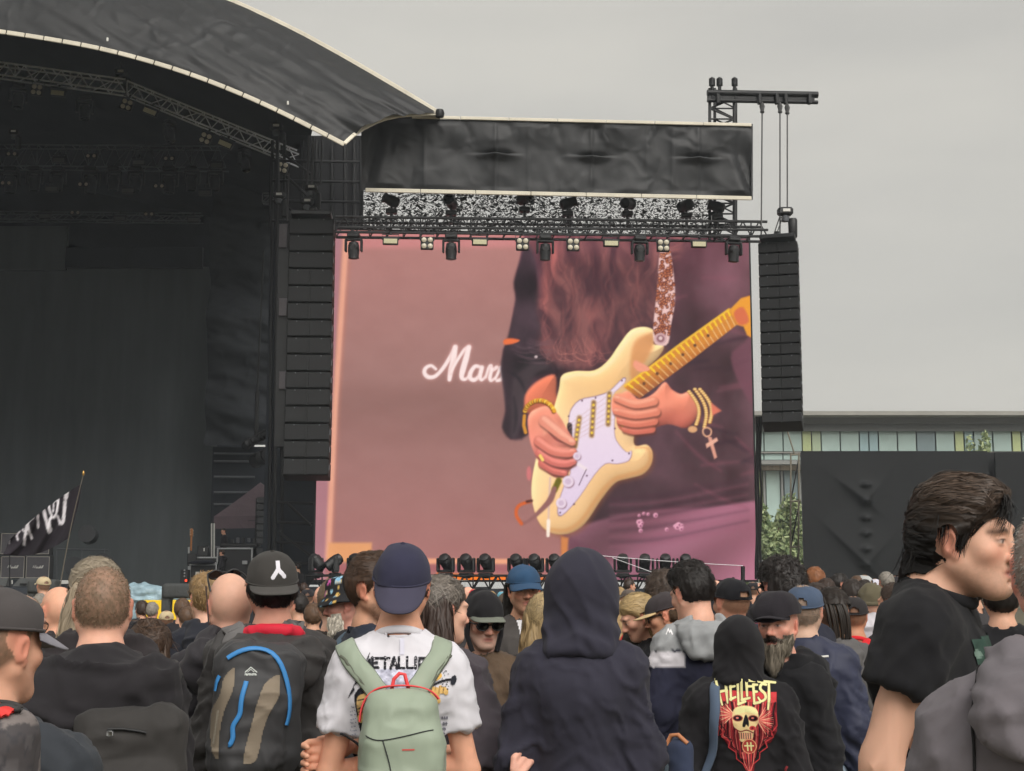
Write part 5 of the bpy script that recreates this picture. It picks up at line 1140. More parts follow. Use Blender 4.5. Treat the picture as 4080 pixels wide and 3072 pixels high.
# black wall of tarpaulin over panels
bw = empty('black_wall', at(3620, 2330, 52), 0, 'long black tarpaulin-covered wall behind the crowd on the right', 'wall')
M_bw = mat('black_wall_cloth', (23, 25, 27), rough=.7, var=.1, vscale=.3, fold=.12, fscale=.8, spec=.3)
def wall_cloth(u0, u1, v0, v1, Y):
 a, b = at(u0, v0, Y), at(u1, v1, Y); nx, nz = 150, 80; X, Z = np.meshgrid(np.linspace(a.x, b.x, nx), np.linspace(b.z, a.z, nz)); X, Z = X.ravel(), Z.ravel(); y = np.full(X.shape, float(Y))
 for (uu, vv) in [(3448, v) for v in (1935, 1998, 2065, 2128, 2190, 2252)] + [(3652, 2065), (3652, 2190)]:
  p = at(uu, vv, Y); dz = Z - p.z; y -= .20 * np.exp(-((X - p.x) / .16) ** 2 - (dz / .10) ** 2) * np.where(dz > -.03, 1, .5)
 for (ua, va, ub, vb_) in ((3310, 1890, 3450, 2000), (3255, 2060, 3450, 2250)):
  pa_, pb_ = at(ua, va, Y), at(ub, vb_, Y); d = np.array([pb_.x - pa_.x, pb_.z - pa_.z]); L = np.hypot(*d); d /= L; s = (X - pa_.x) * d[0] + (Z - pa_.z) * d[1]; q = -(X - pa_.x) * d[1] + (Z - pa_.z) * d[0]
  y -= np.where((s > 0) & (s < L), 1, np.exp(-np.abs(np.where(s < 0, s, s - L)) * 3)) * np.where(q > 0, .22 * np.exp(-q * 1.1), .22 * np.exp(q * 9)) * np.clip(s / L, .1, 1)
 g_ = np.arange(nx * nz).reshape(nz, nx); F = np.stack([g_[:-1, :-1], g_[:-1, 1:], g_[1:, 1:], g_[1:, :-1]], -1).reshape(-1, 4)
 add_mesh('cloth_panel', mesh_np('cloth_panel', np.stack([X, y, Z], 1) - np.array(bw.location), F, True, [M_bw]), None, bw)
wall_cloth(3190, 3960, 1797, 2345, 52); rect('cloth_panel', 3963, 1801, 4500, 2345, 51.9, M_bw, bw, .1); rect('back_frame', 3192, 1802, 4500, 2345, 52.5, M_black, bw, .2)
wf = empty('white_fence', at(3090, 2330, 58), 0, 'low white hoarding below the tree with a horizontal pipe', 'fence')
for k in range(5): rect('panel', 2985 + 42 * k, 2246, 3025 + 42 * k, 2330, 58, mat('hoarding_white', (196, 192, 186), rough=.7, var=.08), wf, .05)
rod('pipe', at(2985, 2238, 57.9), at(3170, 2236, 57.9), .06, M_alu2, wf); rod('rail', at(2985, 2250, 57.8), at(3180, 2249, 57.8), .04, M_scaf, wf)
# ================================================================== PEOPLE
def T3(x, y, z): return Matrix.Translation((x, y, z))
def head_matrix(yaw=0, pitch=0, roll=0, fwd=0.0, dz=0.0):
 piv = Vector((0, -.005 + fwd, 1.52 + dz))
 return Matrix.Translation(piv) @ Matrix.Rotation(R(yaw), 4, 'Z') @ Matrix.Rotation(R(-pitch), 4, 'X') @ Matrix.Rotation(R(roll), 4, 'Y') @ T3(0, .022, .113)
ARM = {   # elbow, wrist for the right side (x > 0); mirrored for the left
 'down': ((.205, -.04, 1.12), (.212, .045, .88)), 'cross': ((.225, .01, 1.10), (-.06, .205, 1.15)), 'pocket': ((.245, -.08, 1.13), (.18, .07, .93)),
 'front': ((.215, -.02, 1.13), (.10, .24, 1.12)), 'up': ((.25, .24, 1.42), (.20, .32, 1.70)), 'hip': ((.26, -.10, 1.14), (.15, .0, .96)), 'out': ((.26, -.03, 1.15), (.26, .12, .95))}
def mirror(p, s): return (p[0] * s, p[1], p[2])
def hand(S, w_, d, n, side, curl=.5, k=.008, sc=1.0):
 d = np.array(d, float); d /= np.linalg.norm(d); n = np.array(n, float); n -= d * (n @ d); n /= np.linalg.norm(n); x = np.cross(d, n) * side; w_ = np.array(w_, float)
 S.cone(w_, w_ + d * .03 * sc, .026 * sc, .03 * sc, k)
 for i, (o, L) in enumerate(((-.030, .070), (-.010, .080), (.010, .075), (.029, .058))):
  a = w_ + d * .025 * sc + x * o * .7 * sc; b = w_ + d * .095 * sc + x * o * sc; S.cone(a, b, .014 * sc, .0115 * sc, k)
  p = b; ang = 0
  for j in range(3):
   ang += curl * (.5 + .5 * (j > 0)); dd = d * math.cos(ang) + n * math.sin(ang); q_ = p + dd * L * sc * (.42, .33, .25)[j]; S.cone(p, q_, (.0098, .009, .0082)[j] * sc, (.009, .0082, .0072)[j] * sc, .003); p = q_
 a = w_ + d * .02 * sc - x * .022 * sc; b = w_ + d * .055 * sc - x * .05 * sc + n * .012; c = b + d * .035 * sc + n * .012 - x * .006; S.cone(a, b, .014 * sc, .012 * sc, k); S.cone(b, c, .0115 * sc, .009 * sc, .004)
def head_prims(S, Hm, face=True, ears=True, fat=0.0):
 Rm = np.array(Hm.to_3x3()); P = lambda x, y, z: tuple(Hm @ Vector((x, y, z)))
 S.ell(P(0, -.012, .028), (.0745, .094, .088), .02, M=Rm); S.ell(P(0, -.035, .0), (.068, .068, .075), .03, M=Rm)
 S.ell(P(0, .034, -.040), (.057 + fat, .058, .078), .03, M=Rm); S.cone(P(-.012, .070, -.098), P(.012, .070, -.098), .017 + fat, .017 + fat, .03)
 for q in (-1, 1):
  S.cone(P(q * .056, .0, -.05), P(q * .022, .062, -.095), .016 + fat, .014 + fat, .03)
  if face: S.ell(P(q * .045, .056, -.022), (.022, .024, .022), .02, M=Rm)
 if face:
  S.cone(P(-.036, .080, .022), P(.036, .080, .022), .012, .012, .02)
  for q in (-1, 1): S.ell(P(q * .031, .101, .001), (.019, .018, .0125), .012, 'sub', M=Rm)
  S.cone(P(0, .086, .014), P(0, .106, -.030), .0075, .0115, .012); S.ell(P(0, .109, -.034), (.011, .0125, .0105), .008, M=Rm)
  for q in (-1, 1): S.ell(P(q * .0135, .098, -.037), (.0085, .0115, .0085), .006, M=Rm)
  S.cone(P(-.018, .083, -.0605), P(.018, .083, -.0605), .0075, .0075, .007); S.cone(P(-.014, .084, -.074), P(.014, .084, -.074), .0085, .0085, .007)
  S.cone(P(-.022, .092, -.0672), P(.022, .092, -.0672), .0030, .0030, .004, 'sub')
  S.ell(P(0, .096, -.087), (.018, .010, .004), .008, 'sub', M=Rm)
  for q in (-1, 1): S.ell(P(q * .031, .0765, .0), (.0135, .0125, .0120), .003, M=Rm); S.cone(P(q * .018, .0865, .004), P(q * .042, .0815, .0035), .0035, .0035, .004); S.cone(P(q * .020, .0855, -.0075), P(q * .040, .0815, -.0065), .003, .003, .004)
 if ears:
  for q in (-1, 1):
   E = (Hm.to_3x3() @ Matrix.Rotation(R(-q * 24), 3, 'Z') @ Matrix.Rotation(R(-10), 3, 'X'))
   S.ell(P(q * .079, -.008, -.006), (.0085, .018, .031), .006, M=np.array(E)); S.ell(P(q * .076, .004, -.034), (.007, .009, .011), .006, M=np.array(E))
   S.ell(P(q * .088, -.003, -.006), (.006, .010, .018), .004, 'sub', M=np.array(E))
def skin_sdf(p, h, fh, hands):
 Hm = p['Hm']; hc = Hm @ Vector((0, 0, 0)); fx = [(hc.x - .105, hc.x + .105, h)]; fy = [(hc.y - .125, hc.y + .125, h)]; fz = [(1.46, 1.79, h)]
 for c in hands:
  fx.append((c[0] - .09, c[0] + .09, fh)); fy.append((c[1] - .09, c[1] + .09, fh)); fz.append((c[2] - .09, c[2] + .09, fh))
 cs = p.get('coarse', .026); top = 2.05 if p.get('armL') == 'up' or p.get('armR') == 'up' else 1.80
 S = SDF(axis(-.42, .42, cs, fx), axis(-.30, .44, cs, fy), axis(-.02, top, cs * 1.2, fz)); g = -.022
 bw = p['bw']
 S.ell((0, -.005, 1.27), (.145 * bw, .10, .19), .03); S.ell((0, .01, 1.05), (.14 * bw, .10, .2), .05); S.ell((0, .0, .93), (.15 * bw, .11, .12), .05)
 S.cone((-.125 * bw, -.01, 1.385), (.125 * bw, -.01, 1.385), .045, .045, .05); S.cone((0, -.016, 1.42), (0, .004 + p.get('fwd', 0) * .9, 1.56), .060 * p['nk'], .055 * p['nk'], .02); S.cone((-.10, -.015, 1.41), (0, -.01, 1.50), .035, .045, .04); S.cone((.10, -.015, 1.41), (0, -.01, 1.50), .035, .045, .04)
 for q in (-1, 1):
  S.cone((q * .085, 0, .92), (q * .095, .01, .50), .078, .052, .03); S.cone((q * .095, .01, .50), (q * .10, -.02, .08), .050, .034, .02); S.cone((q * .10, -.03, .05), (q * .11, .12, .03), .036, .03, .02)
  a = p['arms'][q]; sh = (q * .158 * bw, -.01, 1.38); S.cone(sh, a[0], .043 * p['am'], .038 * p['am'], .02); S.cone(a[0], a[1], .038 * p['am'], .026, .015)
  d = Vector(a[1]) - Vector(a[0]); n = Vector((-q, 0, 0)) if abs(d.normalized().x) < .7 else Vector((0, 0, -1))
  if q in p.get('hand_dir', {}): d, n, cu = p['hand_dir'][q]
  else: cu = .45
  hand(S, a[1], d, n, q, cu)
 head_prims(S, Hm, p.get('face', True), p.get('ears', True), p.get('fat', 0))
 for f in p.get('extra_skin', ()): f(S)
 return S
ZB_Y = [-.12, -.06, -.02, .012, .03, .06, .09]; ZB_Z = [-.078, -.068, -.035, -.008, .02, .052, .062]
def hairmask(Q, recede=0.0):
 return Q[:, 2] - np.interp(Q[:, 1], ZB_Y, ZB_Z) - recede * np.clip(Q[:, 1] + .02, 0, 1)
def sm(x, a, b): t = np.clip((x - a) / (b - a), 0, 1); return t * t * (3 - 2 * t)
def skin_colors(p, V):
 Q = np.c_[V, np.ones(len(V))] @ np.array(p['Hm'].inverted()).T; Q = Q[:, :3]; b = lin(p['skin']); C = np.tile(b, (len(V), 1))
 n = fbm(V * 60, 2)[:, None]; C = C * (1 + .06 * n) * (1 + .05 * fbm(V * 14, 2)[:, None])
 red = lin((226, 120, 100)) * .9
 def mixin(m, col, a): nonlocal C; m = (m * a)[:, None]; C = C * (1 - m) + np.asarray(col) * m
 mixin(sm(np.abs(Q[:, 0]), .070, .08) * sm(Q[:, 2], -.06, -.02), red, .45)
 mixin(np.exp(-((Q[:, 1] - .108) / .016) ** 2 - ((Q[:, 2] + .034) / .018) ** 2 - (Q[:, 0] / .018) ** 2), red, .5)
 mixin(np.exp(-((np.abs(Q[:, 0]) - .045) / .022) ** 2 - ((Q[:, 2] + .03) / .022) ** 2) * sm(Q[:, 1], .03, .06), red, .3)
 if p.get('stubble'):
  a, col = p['stubble']; m = sm(-Q[:, 2], .03, .055) * sm(Q[:, 1], -.01, .03) * sm(Q[:, 2], -.16, -.115) * (1 - np.exp(-((np.abs(Q[:, 0]) - .05) / .02) ** 2) * sm(Q[:, 2], -.06, -.035)); mixin(np.clip(m * (.8 + .35 * vnoise(V * 300)), 0, 1), lin(col), a)
 lip = np.exp(-((Q[:, 2] + .0672) / .0105) ** 4 - (Q[:, 0] / .024) ** 4) * sm(Q[:, 1], .074, .082); mixin(lip, lin(p.get('lip', (176, 96, 86))), .7)
 mixin(np.exp(-((Q[:, 2] + .0672) / .0026) ** 2 - (Q[:, 0] / .022) ** 4) * sm(Q[:, 1], .074, .082), lin((90, 44, 40)), .7)
 for q in (-1, 1):
  fy = sm(Q[:, 1], .068, .076); dx = (Q[:, 0] - q * .031)
  mixin(np.exp(-(dx / .0125) ** 4 - ((Q[:, 2] + .001) / .0036) ** 4) * fy, lin((196, 184, 178)), .8)
  mixin(np.exp(-(dx / .0048) ** 4 - ((Q[:, 2] + .001) / .0042) ** 4) * fy, lin((40, 28, 24)), .95)
  mixin(np.exp(-(dx / .0150) ** 4 - ((Q[:, 2] - .0035 + (dx / .03) ** 2 * .008) / .0020) ** 2) * fy, lin((44, 30, 26)), .85)
  mixin(np.exp(-((Q[:, 0] - q * .033) / .021) ** 4 - ((Q[:, 2] - .0225 + (dx / .03) ** 2 * .012) / .0050) ** 2) * sm(Q[:, 1], .055, .065), lin(p.get('brow', (56, 42, 34))), p.get('browa', .92))
  mixin(np.exp(-((Q[:, 0] - q * .010) / .0055) ** 2 - ((Q[:, 2] + .0435) / .004) ** 2) * sm(Q[:, 1], .085, .09), lin((70, 34, 28)), .7)
 if p.get('buzz'):
  col, a, rec = p['buzz']; hm = sm(hairmask(Q, rec), -.004, .02) * (np.abs(Q[:, 0]) < .074 + 0 * Q[:, 0]) * sm(Q[:, 2], -.085, -.065)
  top = np.exp(-((Q[:, 0] - .005) / .028) ** 2 - ((Q[:, 1] + .075) / .03) ** 2 - ((Q[:, 2] - .075) / .03) ** 2)
  mixin(np.clip(hm * (.92 + .16 * fbm(V * 130, 2)) * (1 - p.get('crown', 0) * top), 0, 1), lin(col), a)
 return C
def strands(V, F, N, Hinv, dirf, n, L, wd, lift, col, rs, jit=.35, seg=3, mask=None, curl=0.0, cvar=.5, light=None, fc=None):
 bv = bvh_of(V, F); cent = V[F].mean(1); nn = N[F].mean(1); ids = rs.randint(0, len(F), n * 3)
 if mask is not None: ids = ids[mask[ids]]
 ids = ids[:n]; VV = []; FF = []; CC = []
 for f in ids:
  p = Vector(cent[f]); nv = Vector(nn[f]).normalized(); pts = []; l = L * rs.uniform(.55, 1.2); lf = lift * rs.uniform(.3, 1.2); jd = Vector(rs.normal(size=3)) * jit; ph = rs.uniform(0, 6.28)
  for s in range(seg + 1):
   pts.append((p + nv * lf * (.5 + s / seg), nv.copy()))
   d = dirf(p) + jd; d = d - nv * d.dot(nv)
   if d.length < 1e-5: break
   d.normalize()
   if curl: d = (d + nv.cross(d) * curl * math.sin(ph + s * 2.2)).normalized()
   p = p + d * (l / seg); hit = bv.find_nearest(p)
   if hit[0] is not None and (hit[0] - p).length < .03: p = hit[0]; nv = hit[1].normalized()
  if len(pts) < seg + 1: continue
  base = len(VV); wv = wd * rs.uniform(.6, 1.4); c = (np.array(col) if fc is None else fc[f]) * rs.uniform(1 - cvar, 1 + cvar)
  if light is not None and rs.rand() < light[1]: c = np.array(light[0]) * rs.uniform(.7, 1.2)
  for s, (q_, nv) in enumerate(pts):
   d = (pts[min(s + 1, seg)][0] - pts[max(s - 1, 0)][0]).normalized(); x = d.cross(nv); x = x.normalized() if x.length > 1e-6 else Vector((1, 0, 0)); ww = wv * (.5, 1, .8, .15)[min(s * 3 // seg, 3)]
   VV += [tuple(q_ - x * ww), tuple(q_ + x * ww)]; CC += [c, c]
  for s in range(seg): a = base + 2 * s; FF.append((a, a + 1, a + 3, a + 2))
 return np.array(VV), np.array(FF, int), np.array(CC)
M_skin = mat('skin', attr=True, rough=.55, sss=.08, bump=.06, bscale=350, spec=.35)
M_hair = mat('hair', attr=True, rough=.48, spec=.35)
M_hairm = mat('hair_matte', attr=True, rough=.8, spec=.15)
def join_np(parts):
 V = []; F = []; C = []; n = 0
 for v, f, c in parts:
  if len(v) == 0: continue
  if f.shape[1] == 3: f = np.c_[f, f[:, 2]]
  V.append(v); F.append(f + n); C.append(c); n += len(v)
 return np.concatenate(V), np.concatenate(F), np.concatenate(C)
def mesh_faces(name, V, F, smooth, mats):          # quads with repeated last index become triangles
 tri = F[:, 2] == F[:, 3]
 if tri.any():
  me = bpy.data.meshes.new(name); me.from_pydata([tuple(v) for v in V], [], [tuple(f[:3]) if t else tuple(f) for f, t in zip(F.tolist(), tri)])
  me.polygons.foreach_set('use_smooth', np.full(len(me.polygons), smooth))
  for m in mats: me.materials.append(m)
  return me
 return mesh_np(name, V, F, smooth, mats)
CROWN = Vector((0.005, -.055, .11))
def add_hair(p, V, F, root):
 hs = p['hair']; st = hs['style']; col = lin(hs['col']); rs = np.random.RandomState(hs.get('seed', 1)); Hm = p['Hm']; Hi = Hm.inverted()
 Q = (np.c_[V, np.ones(len(V))] @ np.array(Hi).T)[:, :3]; hm = hairmask(Q, hs.get('recede', 0)) + hs.get('side', 0) * np.exp(-((Q[:, 1] - .012) / .030) ** 2) + .009 * fbm(Q * np.array([70, 70, 40.]), 2); inh = (hm > -.004) & (Q[:, 2] > -.09) & (np.abs(Q[:, 0]) < .0775) & (V[:, 2] > 1.40)
 if hs.get('nape') is not None: inh &= Q[:, 2] > hs['nape']
 if hs.get('under') is not None: inh &= Q[:, 2] + hs.get('utilt', 0) * Q[:, 1] < hs['under']
 fm = inh[F].all(1); Fh = F[fm]; used = np.unique(Fh); rm = -np.ones(len(V), int); rm[used] = np.arange(len(used)); Vh = V[used]; Fh = rm[Fh]; N = vnormals(Vh, Fh); Qh = Q[used]; mk = hm[used]
 th = hs.get('th', .014) * sm(mk, -.006, .035) * (1 + hs.get('top', .0) * sm(Qh[:, 2], .04, .10)) * (1 - hs.get('fade', 0) * (1 - sm(Qh[:, 2], -.04, .05)))
 th = th * (.25 + .75 * sm(Qh[:, 2], -.085, -.03))
 if hs.get('front'): th = th * (1 + hs['front'] * sm(Qh[:, 1], .02, .08) * sm(Qh[:, 2], .03, .09))
 if hs.get('backv'): th = th * (1 + hs['backv'] * sm(-Qh[:, 1], .03, .1) * sm(Qh[:, 2], -.06, .05))
 sx = Qh * np.array(hs.get('stretch', (90, 90, 28))); th = th * (1 + .35 * fbm(sx, 2))
 Vs = Vh + N * (th + .0012)[:, None]; Ns = vnormals(Vs, Fh)
 t = .5 + .5 * fbm(Qh * np.array(hs.get('stretch', (90, 90, 28))) * 1.6 + 5, 2); C = col[None] * (.72 + .5 * t)[:, None]
 if hs.get('tip') is not None: m_ = sm(Qh[:, 2], .0, .09)[:, None]; C = C * (1 - m_) + lin(hs['tip'])[None] * (.6 + .7 * t)[:, None] * m_
 parts = [(Vs, Fh, C)]
 df = hs.get('dir', 'crown'); cw = Hm @ Vector(hs.get('crown', tuple(CROWN)))
 R3 = Hm.to_3x3()
 if df == 'crown': dirf = lambda q_: (q_ - cw) + Vector((0, 0, -.02))
 elif df == 'down': dirf = lambda q_: R3 @ Vector((0, -.15, -1))
 else:
  dv = R3 @ Vector(df); dirf = lambda q_: dv + (q_ - cw) * 4
 n = hs.get('n', 500)
 if n: parts.append(strands(Vs, Fh, Ns, Hi, dirf, n, hs.get('L', .05), hs.get('w', .0022), hs.get('lift', .004), col if hs.get('tip') is None else lin(hs['tip']), rs, hs.get('jit', .35), hs.get('seg', 3), ~((Qh[Fh].mean(1)[:, 2] < .05) & (Qh[Fh].mean(1)[:, 1] > -.085) & (Qh[Fh].mean(1)[:, 1] < .02)) if hs.get('L', .05) > .035 else None, hs.get('curl', 0), min(.42, hs.get('cvar', .3)), None, C[Fh].mean(1)))
 for f in hs.get('extra', ()): parts.append(f(p, col, rs))
 Vv, Ff, Cc = join_np(parts); me = mesh_faces('hair', Vv * p['s'], Ff, True, [M_hair if not hs.get('matte') else M_hairm]); set_col(me, Cc)
 return add_mesh('hair', me, None, root)
def lock_sdf(prims, h, lo, hi, col, rs, n=400, L=.2, w=.003, head=True, stretch=(60, 60, 12), amp=.012, dirv=(0, 0, -1), jit=.12, cvar=.22, curl=0.0):
 def f(p, col_, rs_):
  S = SDF(axis(lo[0], hi[0], h), axis(lo[1], hi[1], h), axis(lo[2], hi[2], h))
  for a, b, ra, rb, k, fl in prims: S.cone(a, b, ra, rb, k, flat=fl)
  V, F = S.mesh(); N = vnormals(V, F); t = fbm(V * np.array(stretch), 2); V = V + N * (t * amp)[:, None]; N = vnormals(V, F); c = lin(col) if col is not None else col_
  C = c[None] * (.78 + .25 * (1 + fbm(V * np.array(stretch) * 1.7 + 3, 2)))[:, None]; dv = Vector(dirv)
  sv, sf, sc_ = strands(V, F, N, None, lambda q_: dv, n, L, w, .006, c, rs, jit, 4, None, curl, cvar)
  return join_np([(V, F, C), (sv, sf, sc_)])
 return f
# ---------------------------------------------------------------- clothing
def ridge(q, k=2.4): return np.clip(1 - np.abs(fbm(q, 2)) * k, 0, 1) ** 1.5
def folds(V, N, amp, seed, p):
 ax = np.abs(V[:, 0]); sg = np.sign(V[:, 0]); wob = .6 * fbm(V * 5 + seed * 3, 1)
 c1 = ridge(np.c_[V[:, 0] * 11 + sg * V[:, 2] * 8 + wob, V[:, 1] * 10, V[:, 2] * 3.5 - ax * 4] + seed); c2 = ridge(np.c_[V[:, 0] * 5 + wob, V[:, 1] * 6, V[:, 2] * 15 + ax * 9] + seed * 1.7, 2.0); c3 = ridge(np.c_[V[:, 0] * 17, V[:, 1] * 17, V[:, 2] * 13] + seed * 2.3, 2.8); low = fbm(V * 4 + seed, 2)
 wa = .35 + .65 * sm(ax, .08, .18); wb = .22 + .78 * sm(-V[:, 2], -1.18, -.98) + .6 * sm(ax, .15, .21)
 return V + N * (amp * (.95 * wa * c1 + .8 * wb * c2 + .30 * c3 + .25 * low - .35))[:, None]
def top_sdf(p, g, h, kind, hem=.86, sl=1.0):
 S = SDF(axis(-.46, .46, h), axis(-.34, .46, h), axis(hem - .05, 1.72 if kind != 'up' else 2.0, h)); bw = p['bw']
 S.ell((0, -.006, 1.265), (.150 * bw + g, .108 + g, .20), .03); S.cone((-.075 * bw, -.030, 1.33), (.075 * bw, -.030, 1.33), .078 + g, .078 + g, .06); S.ell((0, .012, 1.06), (.136 * bw * p['bel'] + g, .104 * p['bel'] + g, .22), .06); S.cone((0, .004, 1.0), (0, .004, hem - .1), (.128 * bw * p['bel'] + g), (.142 * bw * p['bel'] + g), .05, flat=(1, 1.25, 1))
 S.cone((-.125 * bw, -.012, 1.392 - p['slope']), (.125 * bw, -.012, 1.392 - p['slope']), .048 + g, .048 + g, .06)
 for q in (-1, 1):
  S.cone((q * .10 * bw, -.014, 1.425 - p['slope'] * .5), (q * .02, -.012, 1.470), .032 + g, .043 + g, .05)
  a = p['arms'][q]; sh = (q * .158 * bw, -.012, 1.385 - p['slope'])
  if kind == 'tee':
   e = Vector(sh).lerp(Vector(a[0]), p.get('slf', .60) + .02); S.cone(sh, e, .048 * p['am'] + g, .056 * p['am'] + g, .045)
  else:
   S.cone(sh, a[0], .047 * p['am'] + g, .043 * p['am'] + g, .045); S.cone(a[0], Vector(a[0]).lerp(Vector(a[1]), .97), .043 * p['am'] + g, .034 + g, .02)
 if kind == 'tee':
  for q in (-1, 1):
   a = p['arms'][q]; sh = Vector((q * .158 * bw, -.012, 1.385 - p['slope'])); e = sh.lerp(Vector(a[0]), p.get('slf', .60)); d = (Vector(a[0]) - sh).normalized()
   sl_ = S.box((e.x - .13, e.y - .13, e.z - .16), (e.x + .13, e.y + .13, e.z + .05)); X, Y, Z = S.grid(sl_)
   dd = ((X - e.x) * d.x + (Y - e.y) * d.y + (Z - e.z) * d.z).astype(np.float32); rr = np.sqrt((X - e.x - dd * d.x) ** 2 + (Y - e.y - dd * d.y) ** 2 + (Z - e.z - dd * d.z) ** 2)
   side = (X * q > .125 * bw)
   S.D[sl_] = np.where(side & (dd > 0) & (rr < .12), np.maximum(S.D[sl_], dd), S.D[sl_])
 S.plane((0, 0, -1), -hem, .01)
 return S
def cloth_obj(name, S, p, m, root, amp=.008, seed=0, mod=None, rl=1):
 V, F = S.mesh(); V = relax(V, F, rl); N = vnormals(V, F); V = folds(V, N, amp, seed, p)
 if mod: V = mod(V, N)
 me = mesh_np(name, V * p['s'], F, True, [m]); o = add_mesh(name, me, None, root); return o, V, F
def hood_down(p, m, parent, big=1.0, seed=3, h=.011, dz=0.0):
 S = SDF(axis(-.32, .32, h), axis(-.36, .22, h), axis(1.14, 1.66, h)); e = np.array(Matrix.Rotation(R(28), 3, 'X'))
 S.torus((0, -.02, 1.485), .078, .030 * big, .02, np.array(Matrix.Rotation(R(-24), 3, 'X')), .95)
 S.ell((0, -.145, 1.405), (.15 * big, .052 * big, .085 * big), .04, M=np.array(Matrix.Rotation(R(-12), 3, 'X'))); S.ell((0, -.10, 1.455), (.13 * big, .06, .05), .04)
 for q in (-1, 1): S.cone((q * .10 * big, -.10, 1.43), (q * .085, .02, 1.47), .036 * big, .030, .04)
 S.ell((0, -.09, 1.515), (.07, .035, .035), .02, 'sub'); S.cone((0, -.01, 1.40), (0, .01, 1.70), .066, .075, .012, 'sub')
 V, F = S.mesh(); V = relax(V, F, 1); N = vnormals(V, F); a = ridge(V * np.array([4., 5., 15.]) + seed, 1.8); b = ridge(V * np.array([13., 9., 9.]) + seed * 2, 2.2); V = V + N * (.020 * big * a + .010 * b - .006)[:, None]
 V = V + np.array([[0, 0, dz]]); me = mesh_np('hood', V * p['s'], F, True, [m]); return add_mesh('hood', me, None, parent), V, F
def hood_up(p, m, parent, big=1.0, seed=3, h=.009, amp=.012, skew=0.0, cut=1.415):
 Hm = p['Hm']; Rm = np.array(Hm.to_3x3()); P = lambda x, y, z: tuple(Hm @ Vector((x, y, z))); S = SDF(axis(-.28, .28, h), axis(-.28, .28, h), axis(1.28, 1.90, h))
 S.ell(P(skew, -.015, .025), (.104 * big, .130, .118 * big), .02, M=Rm); S.cone(P(-.035, -.02, -.02), (-.036, -.028, 1.46), .082 * big, .076 * big, .05); S.cone(P(.035, -.02, -.02), (.036, -.028, 1.46), .082 * big, .076 * big, .05)
 S.cone((-.05, -.02, 1.44), (.05, -.02, 1.44), .068, .068, .04)
 S.ell(P(0, .125, -.01), (.080, .10, .115), .02, 'sub', M=Rm); S.plane((0, 0, -1), -cut)
 V, F = S.mesh(); V = relax(V, F, 1); N = vnormals(V, F); lo_ = sm(-V[:, 2], -1.62, -1.50); a = 1 - np.abs(fbm(np.c_[V[:, 0] * 6, V[:, 1] * 6, V[:, 2] * 15 + np.abs(V[:, 0]) * 8] + seed, 2)); b = 1 - np.abs(fbm(np.c_[V[:, 0] * 13 + V[:, 2] * 9, V[:, 1] * 9, V[:, 2] * 4 - V[:, 0] * 4] + seed, 2))
 a = ridge(np.c_[V[:, 0] * 4, V[:, 1] * 5, V[:, 2] * 12 + np.abs(V[:, 0]) * 7] + seed, 1.9); b = ridge(np.c_[V[:, 0] * 11 + V[:, 2] * 7, V[:, 1] * 8, V[:, 2] * 3 - V[:, 0] * 4] + seed, 2.2); V = V + N * (amp * ((.2 + lo_) * a + (.35 + .5 * lo_) * b) - .004)[:, None]; me = mesh_np('hood', V * p['s'], F, True, [m]); return add_mesh('hood', me, None, parent), V, F
# ---------------------------------------------------------------- headwear (head-local parametric shells)
def dome(a, b, hgt, zr, p_=2.3, nu=40, nv=12, seam=6, seamd=.0016, y0=-.010, tilt=0.0, noise=.0015, seed=1):
 V = []; F = []
 for j in range(nv + 1):
  t = j / nv * math.pi / 2; cr_, sr = math.cos(t) ** (2 / p_), math.sin(t) ** (2 / p_)
  for i in range(nu):
   th = 2 * math.pi * i / nu; sd_ = abs(((th / (2 * math.pi) * seam) % 1) - .5) * 2; k = 1 - (seamd / a) * max(0, (sd_ - .86) / .14) * (cr_ > .05)
   V.append((a * cr_ * math.cos(th) * k, y0 + b * cr_ * math.sin(th) * k, zr + hgt * sr + tilt * (b * cr_ * math.sin(th))))
 for j in range(nv):
  for i in range(nu): l = (i + 1) % nu; F.append((j * nu + i, j * nu + l, (j + 1) * nu + l, (j + 1) * nu + i))
 V = np.array(V); V = V + (fbm(V * 22 + seed, 2) * noise * 2.2)[:, None] * np.array([[1, 1, .6]]); return V, np.array(F)
def brim(a, b, L, ang, zr, half=66, y0=-.010, curve=.022, flatw=1.0, th=.004, nu=22, nv=6, wide=1.0):
 V = []; F = []
 for lay in (0, 1):
  for j in range(nv + 1):
   s = j / nv
   for i in range(nu + 1):
    f = -1 + 2 * i / nu; ph = R(90 - half * f); x0, yb = a * math.cos(ph), b * math.sin(ph); ln = L * (1 - abs(f) ** 2.6) + .004
    x = x0 + s * ln * math.cos(ph) * .42 * wide; y = yb + s * ln * math.cos(R(ang)); z = zr - s * ln * math.sin(R(ang)) - curve * (abs(x) / a) ** 2 * (.3 + .7 * s) - lay * th
    V.append((x, y + y0, z))
 n = (nu + 1) * (nv + 1)
 for j in range(nv):
  for i in range(nu):
   a_ = j * (nu + 1) + i; F.append((a_, a_ + 1, a_ + nu + 2, a_ + nu + 1)); F.append((n + a_ + nu + 1, n + a_ + nu + 2, n + a_ + 1, n + a_))
 for i in range(nu): a_ = nv * (nu + 1) + i; F.append((a_, a_ + 1, n + a_ + 1, n + a_))
 return np.array(V), np.array(F)
def put(name, V, F, M, p, m, parent, C=None):
 W_ = (np.c_[V, np.ones(len(V))] @ np.array(M).T)[:, :3] * p['s']; me = mesh_np(name, W_, F, True, [m])
 if C is not None: set_col(me, C)
 return add_mesh(name, me, None, parent)
